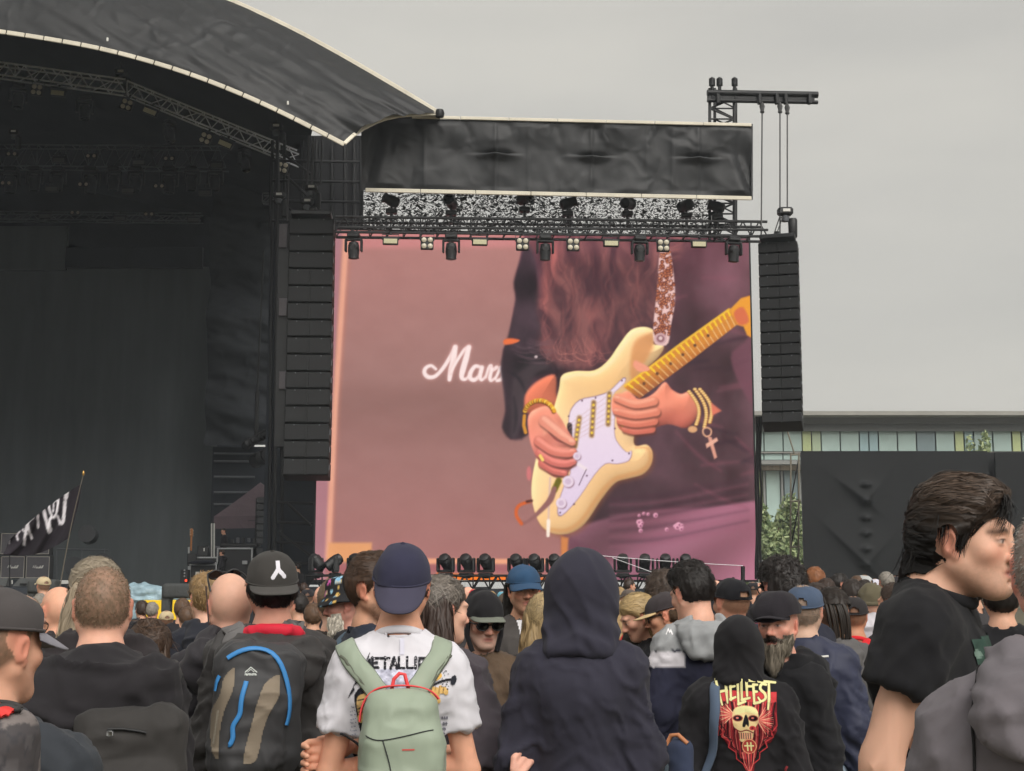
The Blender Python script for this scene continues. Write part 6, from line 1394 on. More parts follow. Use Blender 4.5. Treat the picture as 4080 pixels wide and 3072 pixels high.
def cap(p, root, m, m_b=None, yaw=0, ang=14, L=.072, tilt=0, hgt=.088, curve=.024, wide=1.0, hole=False, drop=0.0, m_hole=None, a=.089, b=.110, half=66, p_=2.25):
 Mx = p['Hm'] @ T3(0, 0, drop) @ Matrix.Rotation(R(yaw), 4, 'Z') @ Matrix.Rotation(R(tilt), 4, 'X'); y0 = -.010 if abs(yaw) < 90 else .010; zr = .034
 V, F = dome(a, b, hgt, zr, p_, y0=y0, seed=p['seed'], noise=.0022);
 if hole:            # opening above the strap at the back
  c = V[F].mean(1); q = ((c[:, 0]) / .032) ** 2 + ((c[:, 2] - zr - .012) / .034) ** 2; F = F[~((q < 1) & (c[:, 1] < y0 - .05) & (c[:, 2] > zr + .010))]
 o = put('cap', V, F, Mx, p, m, root); Vb, Fb = brim(a, b, L, ang, zr + .004, half, y0=y0, curve=curve, wide=wide); put('peak', Vb, Fb, Mx, p, m_b or m, o)
 mb = MB().lathe([(.007, -.002), (.008, .002), (.004, .005)], 8); put('button', np.array(mb.v), np.array([f for f in mb.f if len(f) == 4]), Mx @ T3(0, y0, zr + hgt), p, m, o)
 rim = [(a * 1.004 * math.cos(t), y0 + b * 1.004 * math.sin(t), zr + .004) for t in np.linspace(0, 2 * math.pi, 33)[:-1]]; mb = MB().path(rim, .0035, 5, False, True); put('band', np.array(mb.v), np.array(mb.f), Mx, p, m, o)
 return o, Mx
def beanie(p, root, m, a=.094, b=.112, hgt=.132, zr=.01, cuff=True, slouch=0.0, tilt=8):
 Mx = p['Hm'] @ Matrix.Rotation(R(tilt), 4, 'X'); V, F = dome(a, b, hgt, zr, 2.1, seam=1, noise=.004, seed=p['seed']); V[:, 1] -= slouch * np.clip(V[:, 2] - .06, 0, 1) * 3; o = put('beanie', V, F, Mx, p, m, root)
 if cuff: mb = MB().path([(a * 1.02 * math.cos(t), -.010 + b * 1.02 * math.sin(t), zr + .012) for t in np.linspace(0, 2 * math.pi, 33)[:-1]], .014, 8, False, True); put('cuff', np.array(mb.v), np.array(mb.f), Mx, p, m, o)
 return o
def glasses(p, root, m, dark=None, M=None, thick=.0022):
 Mx = p['Hm'] if M is None else M; mb = MB()
 for q in (-1, 1):
  mb.path([(q * .066, .080, .010), (q * .074, .04, .010), (q * .079, -.005, .006), (q * .076, -.02, -.01)], thick, 5)
  mb.path([(q * (.034 + .025 * math.cos(t)), .094 - .006 * abs(math.cos(t)), .002 + .018 * math.sin(t)) for t in np.linspace(0, 2 * math.pi, 17)[:-1]], thick, 5, False, True)
  mb.path([(q * .058, .088, .012), (q * .067, .080, .010)], thick, 5)
 mb.path([(-.010, .096, .006), (0, .100, .009), (.010, .096, .006)], thick, 5); o = put('glasses', np.array(mb.v), np.array([f if len(f) == 4 else (list(f[:3]) + [f[2]]) for f in mb.f if len(f) == 4]), Mx, p, m, root)
 if dark is not None:
  for q in (-1, 1):
   lb = MB().add([(q * (.034 + .025 * math.cos(t)), .0935 - .006 * abs(math.cos(t)), .002 + .018 * math.sin(t)) for t in np.linspace(0, 2 * math.pi, 17)[:-1]] + [(q * .034, .096, .002)], [(i, (i + 1) % 16, 16, 16) for i in range(16)])
   V_ = np.array(lb.v); me = bpy.data.meshes.new('lens'); me.from_pydata([tuple((Mx @ Vector(v)) * p['s']) for v in lb.v], [], [(i, (i + 1) % 16, 16) for i in range(16)]); me.materials.append(dark); add_mesh('lens', me, None, o)
 return o
# ---------------------------------------------------------------- shared trousers and shoes
_low = {}
def lower(p, m, ms, root):
 if 'tr' not in _low:
  S = SDF(axis(-.30, .30, .022), axis(-.24, .24, .022), axis(.02, 1.06, .028)); S.ell((0, .0, .93), (.172, .132, .14), .04)
  for q in (-1, 1): S.cone((q * .088, 0, .90), (q * .10, .01, .50), .098, .074, .03); S.cone((q * .10, .01, .50), (q * .105, -.02, .06), .074, .064, .02)
  S.plane((0, 0, 1), 1.02); V, F = S.mesh(); N = vnormals(V, F); V = V + N * (.010 * (1 - np.abs(fbm(V * np.array([12, 12, 14.]), 2))) ** 3)[:, None]; _low['tr'] = (V, F)
  S = SDF(axis(-.22, .22, .016), axis(-.16, .24, .016), axis(-.02, .14, .014))
  for q in (-1, 1): S.cone((q * .105, -.06, .035), (q * .118, .15, .030), .045, .040, .02); S.cone((q * .105, -.03, .05), (q * .105, -.03, .10), .045, .045, .02)
  S.plane((0, 0, -1), -.004); _low['sh'] = S.mesh()
 for k, nm, mm in (('tr', 'trousers', m), ('sh', 'shoes', ms)):
  key = (k, mm.name)
  if key not in _low: _low[key] = mesh_np(nm, _low[k][0], _low[k][1], True, [mm])
  o = bpy.data.objects.new(nm, _low[key]); COL.objects.link(o); o.parent = root; o.scale = (p['s'] * p['bw'] ** .5, p['s'], p['s'])
M_shoe = mat('shoe', (34, 34, 36), rough=.7)
M_eye = mat('eye', (210, 200, 196), rough=.2); M_frame = mat('spectacle_frame', (18, 18, 20), rough=.3); M_dklens = mat('sunglass_lens', (14, 14, 16), rough=.12, spec=.7)
def setup(p):
 p.setdefault('yaw', 0); p.setdefault('head', (0, 0, 0)); p.setdefault('bw', 1.0); p.setdefault('nk', 1.0); p.setdefault('am', 1.0); p.setdefault('bel', 1.0); p.setdefault('slope', 0.0); p.setdefault('skin', (206, 158, 132)); p.setdefault('seed', 1); p.setdefault('hatz', 0.0); p['yaw'] = p['yaw'] - math.degrees(math.atan((p['u'] - 2040) / FPX))
 Y = FPX / p['sc']; top = at(p['u'], p['v'], Y); p['Hm'] = head_matrix(*p['head'], p.get('fwd', 0.0), p.get('headz', 0.0)); hz = (p['Hm'] @ Vector((0, -.012, 0))).z + .116 + p['hatz']; p['s'] = top.z / hz; p['loc'] = Vector((top.x, Y, 0))
 hx = p['Hm'] @ Vector((0, -.012, .03)) * p['s']; rz = Matrix.Rotation(R(p['yaw']), 3, 'Z'); off = rz @ Vector((hx.x, hx.y, 0)); p['loc'] = Vector((top.x - off.x, Y - off.y, 0))
 arms = {}
 for q, k in ((1, 'armR'), (-1, 'armL')):
  a = p.setdefault(k, 'down'); e, w_ = ARM[a] if isinstance(a, str) else a
  arms[q] = (mirror(e, q), mirror(w_, q)) if isinstance(a, str) else (e, w_)
  bw = p['bw']; arms[q] = ((arms[q][0][0] * (1 + (bw - 1) * .9), arms[q][0][1], arms[q][0][2]), arms[q][1])
 p['arms'] = arms; return p
def person(p):
 setup(p); S = skin_sdf(p, p.get('h', .0055), p.get('fh', .006), p.get('hands', [])); V, F = S.mesh(); V = relax(V, F, 1, .35)
 me = mesh_np('person', V * p['s'], F, True, [M_skin]); set_col(me, skin_colors(p, V)); root = add_mesh('person', me); root.location = p['loc']; root.rotation_euler = (0, 0, R(p['yaw']))
 tag(root, p['label'], 'person', p.get('group')); p['root'] = root
 if p.get('hair'): add_hair(p, V, F, root)
 if p.get('buzz') and p.get('fuzz', True):
  Q = (np.c_[V, np.ones(len(V))] @ np.array(p['Hm'].inverted()).T)[:, :3]; ok = (hairmask(Q, p['buzz'][2]) > .008) & (np.abs(Q[:, 0]) < .0765) & (V[:, 2] > 1.45); N = vnormals(V, F); ids = np.flatnonzero(ok); rs = np.random.RandomState(4); ids = rs.choice(ids, min(2600, len(ids) * 2)); L = p.get('fuzzL', .008) * rs.uniform(.5, 1.2, len(ids))[:, None]
  a = V[ids] + rs.normal(size=(len(ids), 3)) * .002; d = N[ids] * .7 + rs.normal(size=(len(ids), 3)) * .25 + np.array([[0, 0, -.5]]); x = np.cross(d, rs.normal(size=(len(ids), 3))); x /= np.linalg.norm(x, axis=1, keepdims=True); x *= .0011
  VV = np.stack([a - x, a + x, a + d * L], 1).reshape(-1, 3); FF = np.arange(len(VV)).reshape(-1, 3); me = mesh_np('hair', VV * p['s'], FF, False, [M_hairm]); c = lin(p['buzz'][0])[None] * rs.uniform(.95, 1.25, (len(ids), 1)); set_col(me, np.repeat(c, 3, 0)); add_mesh('hair', me, None, root)
 lower(p, p.get('legs', cloth('trousers_black', (36, 36, 40))), M_shoe, root)
 tp = p['top']; S = top_sdf(p, tp.get('g', .016), tp.get('h', .012), tp['kind'], tp.get('hem', .86))
 if tp['kind'] == 'tee' or tp.get('collar', True): S.cone((0, -.014, 1.44), (0, .012 + p.get('fwd', 0) * 1.6, 1.70), .062 * p['nk'] + tp.get('cg', .003), .085, .008, 'sub')
 for f in tp.get('sdf', ()): f(S)
 o, V, F = cloth_obj(tp.get('name', {'tee': 't_shirt', 'hoodie': 'hoodie', 'jacket': 'jacket', 'up': 'hoodie'}[tp['kind']]), S, p, tp['m'], root, tp.get('amp', .010), p['seed'], tp.get('mod')); p['topo'], p['tV'], p['tF'] = o, V, F
 if tp['kind'] == 'tee' or tp.get('ring'):
  r0 = .066 * p['nk'] + tp.get('cg', .003); Mr = T3(0, -.008 + p.get('fwd', 0) * .35, 1.478 + tp.get('rz', 0)) @ Matrix.Rotation(R(-20), 4, 'X'); mb = MB().path([(r0 * math.cos(t), r0 * 1.02 * math.sin(t), 0) for t in np.linspace(0, 2 * math.pi, 41)[:-1]], .0085, 8, False, True)
  put('collar', np.array(mb.v) * np.array([1, 1, 1.5]), np.array(mb.f), Mr, p, tp['m'], o)
 if tp.get('hood'): p['hood'] = hood_down(p, tp.get('hm', tp['m']), o, tp['hood'], p['seed'], dz=tp.get('hdz', 0))
 if tp['kind'] == 'up': p['hood'] = hood_up(p, tp['m'], o, tp.get('big', 1.0), p['seed'], amp=tp.get('hamp', .012), skew=tp.get('skew', 0), cut=tp.get('cut', 1.415))
 for f in p.get('after', ()): f(p, root)
 return p
# ---------------------------------------------------------------- prints, straps, bags on clothes
def surf(p, with_hood=False):
 if 'bv' not in p: p['bv'] = bvh_of(p['tV'], p['tF'])
 return p['bv']
def decal(p, cv, name, cx, cz, wd, ht, nrm=(0, -1, 0), m=None, parent=None, lift=.0035, bv=None, thr=.5):
 bv = bv or surf(p); n = Vector(nrm).normalized(); ex = Vector((-n.y, n.x, 0)).normalized(); ez = Vector((0, 0, 1)); nx, nz = cv.w, cv.h; V = []; ok = []
 c0 = Vector((cx, 0, cz)) if len(np.atleast_1d(cx)) == 1 else Vector((*cx, cz))
 for j in range(nz + 1):
  for i in range(nx + 1):
   o = c0 + ex * ((i / nx - .5) * wd) + ez * ((.5 - j / nz) * ht) + n * .5; hit = bv.ray_cast(o, -n, 1.2)
   if hit[0] is None: V.append((0, 0, 0)); ok.append(False)
   else: V.append(tuple(hit[0] + n * lift)); ok.append(True)
 V = np.array(V); ok = np.array(ok); g_ = np.arange((nx + 1) * (nz + 1)).reshape(nz + 1, nx + 1); F = np.stack([g_[:-1, :-1], g_[1:, :-1], g_[1:, 1:], g_[:-1, 1:]], -1).reshape(-1, 4); keep = (cv.a.ravel() > thr) & ok[F].all(1)
 d = np.ptp(V[F] @ np.array(n), axis=1); keep &= d < .03; F = F[keep]; C = cv.lin().reshape(-1, 3)[keep]; u = np.unique(F); rm = np.zeros(len(V), int); rm[u] = np.arange(len(u)); me = mesh_np(name, V[u] * p['s'], rm[F], True, [m or mat('fabric_print', attr=True, rough=.85, spec=.2)]); set_col(me, C, 'FACE')
 return add_mesh(name, me, None, parent or p['topo'])
def ribbon(pts, wd, th, bv, off=.004, side=None, n=24):
 pts = crom(np.array(pts), max(2, n // (len(pts) - 1)), False); C = []; NN = []
 for q in pts:
  hit = bv.find_nearest(Vector(q)) if bv is not None else (None,)
  if hit[0] is not None and (hit[0] - Vector(q)).length < .16: C.append(hit[0] + hit[1].normalized() * off); NN.append(hit[1].normalized())
  else: C.append(Vector(q)); NN.append(Vector((0, -1, 0)))
 for _ in range(3): C = [C[0]] + [(C[i - 1] + C[i] * 2 + C[i + 1]) / 4 for i in range(1, len(C) - 1)] + [C[-1]]; NN = [NN[0]] + [(NN[i - 1] + NN[i] * 2 + NN[i + 1]).normalized() for i in range(1, len(NN) - 1)] + [NN[-1]]
 V = []; F = []; k = len(C); W_ = np.interp(np.linspace(0, 1, k), np.linspace(0, 1, len(np.atleast_1d(wd))), np.atleast_1d(wd)) / 2
 for i in range(k):
  d = (C[min(i + 1, k - 1)] - C[max(i - 1, 0)]).normalized(); x = d.cross(NN[i]).normalized() * W_[i]; n_ = NN[i] * th; c = C[i]
  V += [c - x, c - x * .85 + n_, c + x * .85 + n_, c + x]
 for i in range(k - 1):
  a = 4 * i
  for j in range(3): F.append((a + j, a + j + 1, a + j + 5, a + j + 4))
  F.append((a + 3, a, a + 4, a + 7))
 return np.array([tuple(v) for v in V]), np.array(F)
def bag_root(p, name, label, cat='backpack'):
 o = empty(name, p['loc'], R(p['yaw']), label, cat); return o
def np_obj(name, V, F, m, parent, s): return add_mesh(name, mesh_np(name, np.asarray(V) * s, F, True, [m]), None, parent)
# ---------------------------------------------------------------- the people near the camera
def loc_xz(p, u, v):
 q_ = at(u, v, p['loc'].y + p.get('dY', 0)); d = Matrix.Rotation(-R(p['yaw']), 3, 'Z') @ (q_ - p['loc']); return d / p['s']
K_hood = lambda: cloth('black_fleece', (40, 38, 41), fold=.25, fscale=6)
K_black = lambda: cloth('black_cotton', (28, 28, 31), fold=.25, fscale=7)
K_jack = lambda: cloth('charcoal_nylon', (54, 52, 52), rough=.6, fold=.35, fscale=9, spec=.35)
K_navyp = lambda: cloth('dusky_navy_fleece', (51, 50, 62), fold=.35, fscale=5, var=.07)
K_white = lambda: cloth('white_cotton', (216, 214, 221), fold=.42, fscale=8, var=.03)
K_dgrey = lambda: cloth('dark_grey_cotton', (74, 72, 74))
K_grey = lambda: cloth('grey_fleece', (112, 107, 112), fold=.2, fscale=5)
K_navy = lambda: cloth('navy_nylon', (44, 48, 70), rough=.6, fold=.35, fscale=8, spec=.35)
K_jeans = lambda: cloth('pale_denim', (150, 168, 184), fold=.3, fscale=10)
K_khaki = lambda: cloth('khaki_cotton', (178, 168, 150), fold=.4, fscale=9)
SK1, SK2, SK3, SKR = (226, 178, 154), (214, 164, 138), (198, 148, 120), (230, 174, 154)
def bag_surface(prims, lo, hi, h=.010, amp=.006, seed=2):
 S = SDF(axis(lo[0], hi[0], h), axis(lo[1], hi[1], h), axis(lo[2], hi[2], h))
 for f in prims: f(S)
 V, F = S.mesh(); V = relax(V, F, 1); N = vnormals(V, F); V = V + N * (amp * (ridge(V * np.array([7, 7, 11.]) + seed, 2.2) + .6 * ridge(V * np.array([13, 13, 8.]) + seed, 2.4) - .4))[:, None]; return V, F
def zipline(p, bv, pts, r_, m, parent, name='zip', wd=.012, off=.006):
 V, F = ribbon(pts, wd, r_, bv, off); return np_obj(name, V, F, m, parent, p['s'])
def L3(p, u, v, y): q_ = loc_xz(p, u, v); return (q_.x, y, q_.z)
# --- white shirt, navy cap worn backwards, green backpack
def tee_print(p, root):
 sc = p['sc'] * p['s'] / 1.0; x0, z0 = loc_xz(p, 1360, 2560).x, loc_xz(p, 1360, 2560).z; x1, z1 = loc_xz(p, 1835, 2985).x, loc_xz(p, 1835, 2985).z
 cv = Canvas(150, 134, (1360, 2560, 1835, 2985), (240, 238, 242), 0.0); bk_ = (34, 34, 40); rs = np.random.RandomState(2)
 def smoke(X, Y): n = fbm(np.stack([X.ravel() / 14, Y.ravel() / 12, X.ravel() * 0], 1), 3).reshape(X.shape); return np.array([186, 188, 206]) + n[..., None] * 40
 cv.poly([(1490, 2664), (1560, 2655), (1660, 2660), (1680, 2690), (1640, 2740), (1540, 2745), (1500, 2710)], smoke, 8, 4)
 cv.poly([(1478, 2588), (1455, 2640), (1474, 2612)], bk_); cv.poly([(1430, 2690), (1392, 2775), (1422, 2738), (1416, 2724), (1440, 2704)], bk_)
 cv.stroke([(1440, 2660), (1452, 2622), (1462, 2645), (1476, 2620), (1480, 2660)], 9, bk_)
 L = [(1487, [[(0, 0), (0, 40)], [(0, 2), (22, 2)], [(0, 20), (18, 20)], [(0, 38), (22, 38)]]), (1520, [[(0, 2), (32, 2)], [(16, 0), (16, 42)]]), (1556, [[(2, 42), (14, 0), (26, 42)], [(6, 26), (22, 26)]]), (1590, [[(0, 0), (0, 40), (20, 40)]]), (1622, [[(0, 0), (0, 40), (20, 40)]]), (1654, [[(0, 0), (0, 42)]]), (1668, [[(22, 4), (0, 4), (0, 38), (22, 38)]]), (1698, [[(2, 42), (14, 0), (30, 60)], [(6, 26), (22, 26)]])]
 for x, ss in L:
  for s in ss: cv.stroke([(x + a, 2613 + b) for a, b in s], 11, bk_)
 for k in range(60): cv.ell((rs.uniform(1485, 1700), rs.uniform(2610, 2658)), (rs.uniform(1, 3.4), rs.uniform(.8, 2)), (238, 236, 242))
 cv.poly([(1440, 2730), (1476, 2720), (1500, 2760), (1500, 2900), (1470, 2965), (1450, 2920), (1436, 2870), (1424, 2800), (1420, 2760)], bk_, 2, 4)
 cv.poly([(1434, 2762), (1468, 2752), (1484, 2790), (1478, 2840), (1440, 2838), (1432, 2812), (1428, 2798)], (206, 170, 112), 2, 3); cv.poly([(1432, 2838), (1452, 2842), (1452, 2866), (1436, 2864)], (206, 170, 112), 2, 3)
 for P in ([(1434, 2778), (1458, 2772)], [(1446, 2806), (1436, 2812)], [(1438, 2824), (1456, 2822)], [(1462, 2782), (1474, 2800)]): cv.stroke(P, 4, bk_)
 for k in range(9): y = 2800 + 16 * k; cv.stroke([(1430, y), (1415 - 4 * (k % 3), y + 6), (1404, y + (k % 2) * 10)], 1.8, (70, 74, 110), None, 3)
 cv.poly([(1715, 2672), (1745, 2668), (1756, 2690), (1720, 2706)], (224, 180, 96), 2, 3)
 for k in range(4): cv.ell((1722 + 16 * k, 2738 + 6 * (k % 2)), (11, 17), (222, 182, 112), 2, -20); cv.stroke([(1716 + 16 * k, 2726), (1712 + 16 * k, 2752)], 2.4, (120, 84, 40))
 cv.poly([(1705, 2730), (1740, 2750), (1752, 2786), (1735, 2792), (1710, 2770)], (222, 182, 112), 3, 3)
 cv.stroke([(1716, 2722), (1752, 2706), (1790, 2700)], 9, bk_, 2); cv.ell((1802, 2704), (12, 20), (44, 46, 54), 2, 15)
 for k in range(24): cv.ell((1752 + rs.uniform(0, 30), 2660 + rs.uniform(0, 80)), (2.2, 2.2), (60, 60, 66))
 for k, t in enumerate(((1756, 2852, 28), (1762, 2876, 18), (1752, 2896, 24), (1744, 2915, 30))):
  for j in range(3): cv.stroke([(t[0] + j * t[2] / 3, t[1]), (t[0] + (j + .7) * t[2] / 3, t[1])], 4, (96, 96, 108)); cv.stroke([(t[0] + (j + .35) * t[2] / 3, t[1] - 6), (t[0] + (j + .35) * t[2] / 3, t[1] + 6)], 4, (96, 96, 108))
 decal(p, cv, 'chest_print', (x0 + x1) / 2, (z0 + z1) / 2, x1 - x0, z0 - z1)
 cv2 = Canvas(14, 26, (0, 0, 14, 26), (216, 214, 226), 0); cv2.poly([(2, 1), (12, 1), (12, 25), (2, 25)], (212, 211, 226)); q_ = loc_xz(p, 1602, 2570); decal(p, cv2, 'neck_label', q_.x, q_.z, .018, .05)
def green_bag(p, root):
 b = bag_root(p, 'backpack', 'sage green backpack with red zip on the white t-shirt'); s = p['s']; M_g = cloth('sage_nylon', (150, 162, 144), rough=.6, fold=.4, fscale=9, spec=.35, var=.06); M_r = mat('coral_zip', (226, 72, 74), rough=.6); M_bk = mat('black_webbing', (38, 40, 44), rough=.8)
 cx = loc_xz(p, 1597, 2900).x; zt = loc_xz(p, 1597, 2728).z; tl = Matrix.Rotation(R(-3), 3, 'Y')
 V, F = bag_surface([lambda S: S.rbox((cx, -.215, zt - .13), (.106, .055, .13), .055, .03), lambda S: S.rbox((cx + .008, -.228, zt - .245), (.116, .068, .16), .055, .03), lambda S: S.ell((cx, -.20, zt - .09), (.10, .05, .09), .03)], (cx - .18, -.34, zt - .46), (cx + .18, -.10, zt + .04), .008, .006)
 o = np_obj('bag_body', V, F, M_g, b, s); bv = bvh_of(V, F)
 arc = [L3(p, u, v, -.20) for u, v in ((1452, 2850), (1470, 2800), (1510, 2756), (1570, 2738), (1640, 2730), (1695, 2742), (1722, 2775))]; zipline(p, bv, arc, .004, M_r, b, 'zip', .016)
 V2, F2 = ribbon([L3(p, 1454, 2885, -.28), L3(p, 1530, 2905, -.30), L3(p, 1720, 2870, -.28)], .003, .002, bv, .0015); np_obj('seam', V2, F2, M_bk, b, s)
 V2, F2 = ribbon([L3(p, 1530, 2905, -.30), L3(p, 1556, 3000, -.30), L3(p, 1566, 3070, -.30)], .003, .002, bv, .0015); np_obj('seam', V2, F2, M_bk, b, s)
 cv = Canvas(12, 3, (0, 0, 12, 3), (200, 90, 84), 1); decal(p, cv, 'logo', loc_xz(p, 1625, 2942).x, loc_xz(p, 1625, 2942).z, .034, .004, (0, -1, 0), None, o, .002, bv)
 mb = MB().path([L3(p, u, v, -.185) for u, v in ((1562, 2736), (1570, 2690), (1592, 2668), (1612, 2672), (1628, 2734))], .006, 6); np_obj('grab_handle', np.array(mb.v), np.array([f for f in mb.f if len(f) == 4]), M_r, b, s)
 tv = surf(p)
 for pts in ([L3(p, 1520, 2752, -.16), L3(p, 1470, 2690, -.16), L3(p, 1420, 2625, -.15), L3(p, 1388, 2590, -.10), (L3(p, 1375, 2585, 0)[0], .03, 1.45), (L3(p, 1375, 2585, 0)[0], .12, 1.34)], [L3(p, 1660, 2752, -.16), L3(p, 1690, 2690, -.16), L3(p, 1725, 2630, -.15), L3(p, 1752, 2598, -.10), (L3(p, 1757, 2585, 0)[0], .03, 1.45), (L3(p, 1757, 2585, 0)[0], .12, 1.34)]):
  V2, F2 = ribbon(pts, .062, .007, tv, .004, n=36); np_obj('shoulder_strap', V2, F2, M_g, b, s)
  V2, F2 = ribbon([(q[0] + (-.034 if pts[0][0] < cx else .034), q[1], q[2]) for q in pts[:4]], .010, .008, tv, .004); np_obj('strap_edging', V2, F2, mat('strap_edging', (92, 96, 84), rough=.8), b, s)
 for pts in ([L3(p, 1360, 2938, -.10), L3(p, 1385, 2990, -.14), L3(p, 1440, 3050, -.18), L3(p, 1490, 3100, -.18)], [L3(p, 1776, 2996, -.10), L3(p, 1755, 3040, -.14), L3(p, 1730, 3100, -.16)]):
  V2, F2 = ribbon(pts, (.006, .016, .016), .003, tv, .004); np_obj('lower_strap', V2, F2, M_bk, b, s)
def grip_left(S):         # right hand closed round the left upper arm
 for k, (z, L) in enumerate(((1.175, 0), (1.150, .006), (1.126, .004), (1.104, -.004))):
  S.cone((-.208, .035, z), (-.262, .015, z - .004), .0115, .0110, .004); S.cone((-.262, .015, z - .004), (-.274, -.018 - L, z - .008), .0108, .0100, .003); S.cone((-.274, -.018 - L, z - .008), (-.262, -.044 - L, z - .011), .0098, .0085, .003)
 S.cone((-.16, .10, 1.15), (-.21, .045, 1.14), .03, .034, .02)
def grip_right(S):
 for k, (z, L) in enumerate(((1.150, .0), (1.128, .006))):
  S.cone((.20, .03, z), (.265, .01, z + .01), .0115, .011, .004); S.cone((.255, .01, z + .01), (.272, -.015, z + .016), .0105, .009, .003)
 S.cone((.16, .10, 1.14), (.21, .045, 1.13), .03, .03, .02)
HERO = {}
HERO['tee'] = person(dict(u=1604, v=2166, sc=1275, hatz=.006, yaw=0, head=(-3, 6, 2), skin=(224, 166, 138), seed=3, h=.005, fh=.0055, armL=((-.232, -.005, 1.085), (.10, .19, 1.12)), armR=((.236, -.005, 1.09), (-.13, .15, 1.15)), hands=[(-.25, 0, 1.14)], extra_skin=(grip_left,), am=.90, bw=.86,
 hair=dict(style='short', col=(58, 42, 36), th=.004, n=150, L=.012, nape=-.085, under=.0, utilt=-.3), top=dict(kind='tee', m=K_white(), g=.018, h=.009, amp=.011), legs=K_black(),
 label='man in white printed t-shirt and backwards navy cap, green backpack on', after=(lambda p, r: cap(p, r, cloth('navy_cap_cotton', (52, 52, 72), fold=.15, fscale=20), cloth('navy_peak_cotton', (72, 70, 88), fold=.1), yaw=180, ang=52, L=.078, hgt=.108, curve=.004, wide=.35, drop=-.014, half=64, a=.086, tilt=-20), tee_print, green_bag)))
# --- navy hood up
def hood_fingers(S):
 for (x, z) in ((-.215, 1.075), (-.205, 1.05), (-.19, 1.03)):
  S.cone((x + .05, -.02, z + .09), (x + .01, -.10, z + .035), .013, .012, .004); S.cone((x + .01, -.10, z + .035), (x + .005, -.11, z), .0115, .010, .003)
HERO['hood'] = person(dict(u=2318, v=2183, sc=1180, hatz=.028, yaw=-4, head=(-6, 2, 2), seed=5, h=.012, coarse=.03, armL=((-.232, -.01, 1.10), (-.06, .19, 1.10)), armR=((.222, .0, 1.10), (-.10, .17, 1.13)), am=.95, bw=.88, slope=.01, face=False, hands=[(-.2, -.07, 1.07)], extra_skin=(hood_fingers,), skin=SKR,
 top=dict(kind='up', m=K_navyp(), g=.028, h=.010, amp=.017, big=1.06, cut=1.435, hamp=.014), label='person seen from behind in a plain dusky navy hoodie, hood up'))
# --- black cap with white mark, grey hiking pack
def y_logo(p, root):
 Mx = p['capM']; mb = []
 V, F = dome(.088, .106, .104, .034, 2.25, y0=.010, seed=p['seed']); bv = bvh_of(V, F); pp_ = dict(p); cv = Canvas(30, 34, (0, 0, 30, 34), (216, 214, 220), 0)
 cv.stroke([(15, 1), (15, 15)], 7.5, (216, 214, 222)); cv.stroke([(15, 14), (4, 29)], 7.5, (216, 214, 222)); cv.stroke([(15, 14), (27, 28)], 7.5, (216, 214, 222))
 o = decal(dict(p, s=1.0), cv, 'cap_emblem', -.010, .088, .052, .060, (0, 1, 0), mat('white_embroidery', attr=True, rough=.7), root, .002, bv)
 V = np.array([tuple(Mx @ v.co) for v in o.data.vertices]) * p['s']; o.data.vertices.foreach_set('co', V.astype(np.float32).ravel()); o.data.update()
def cap_y(p, root):
 o, Mx = cap(p, root, cloth('black_cap_cotton', (62, 60, 58), fold=.12, fscale=20), cloth('black_peak_cotton', (74, 72, 70), fold=.1), yaw=180, ang=14, L=.058, hgt=.104, curve=.010, wide=.9, a=.088, b=.106, drop=-.014, tilt=-13); p['capM'] = Mx; y_logo(p, o)
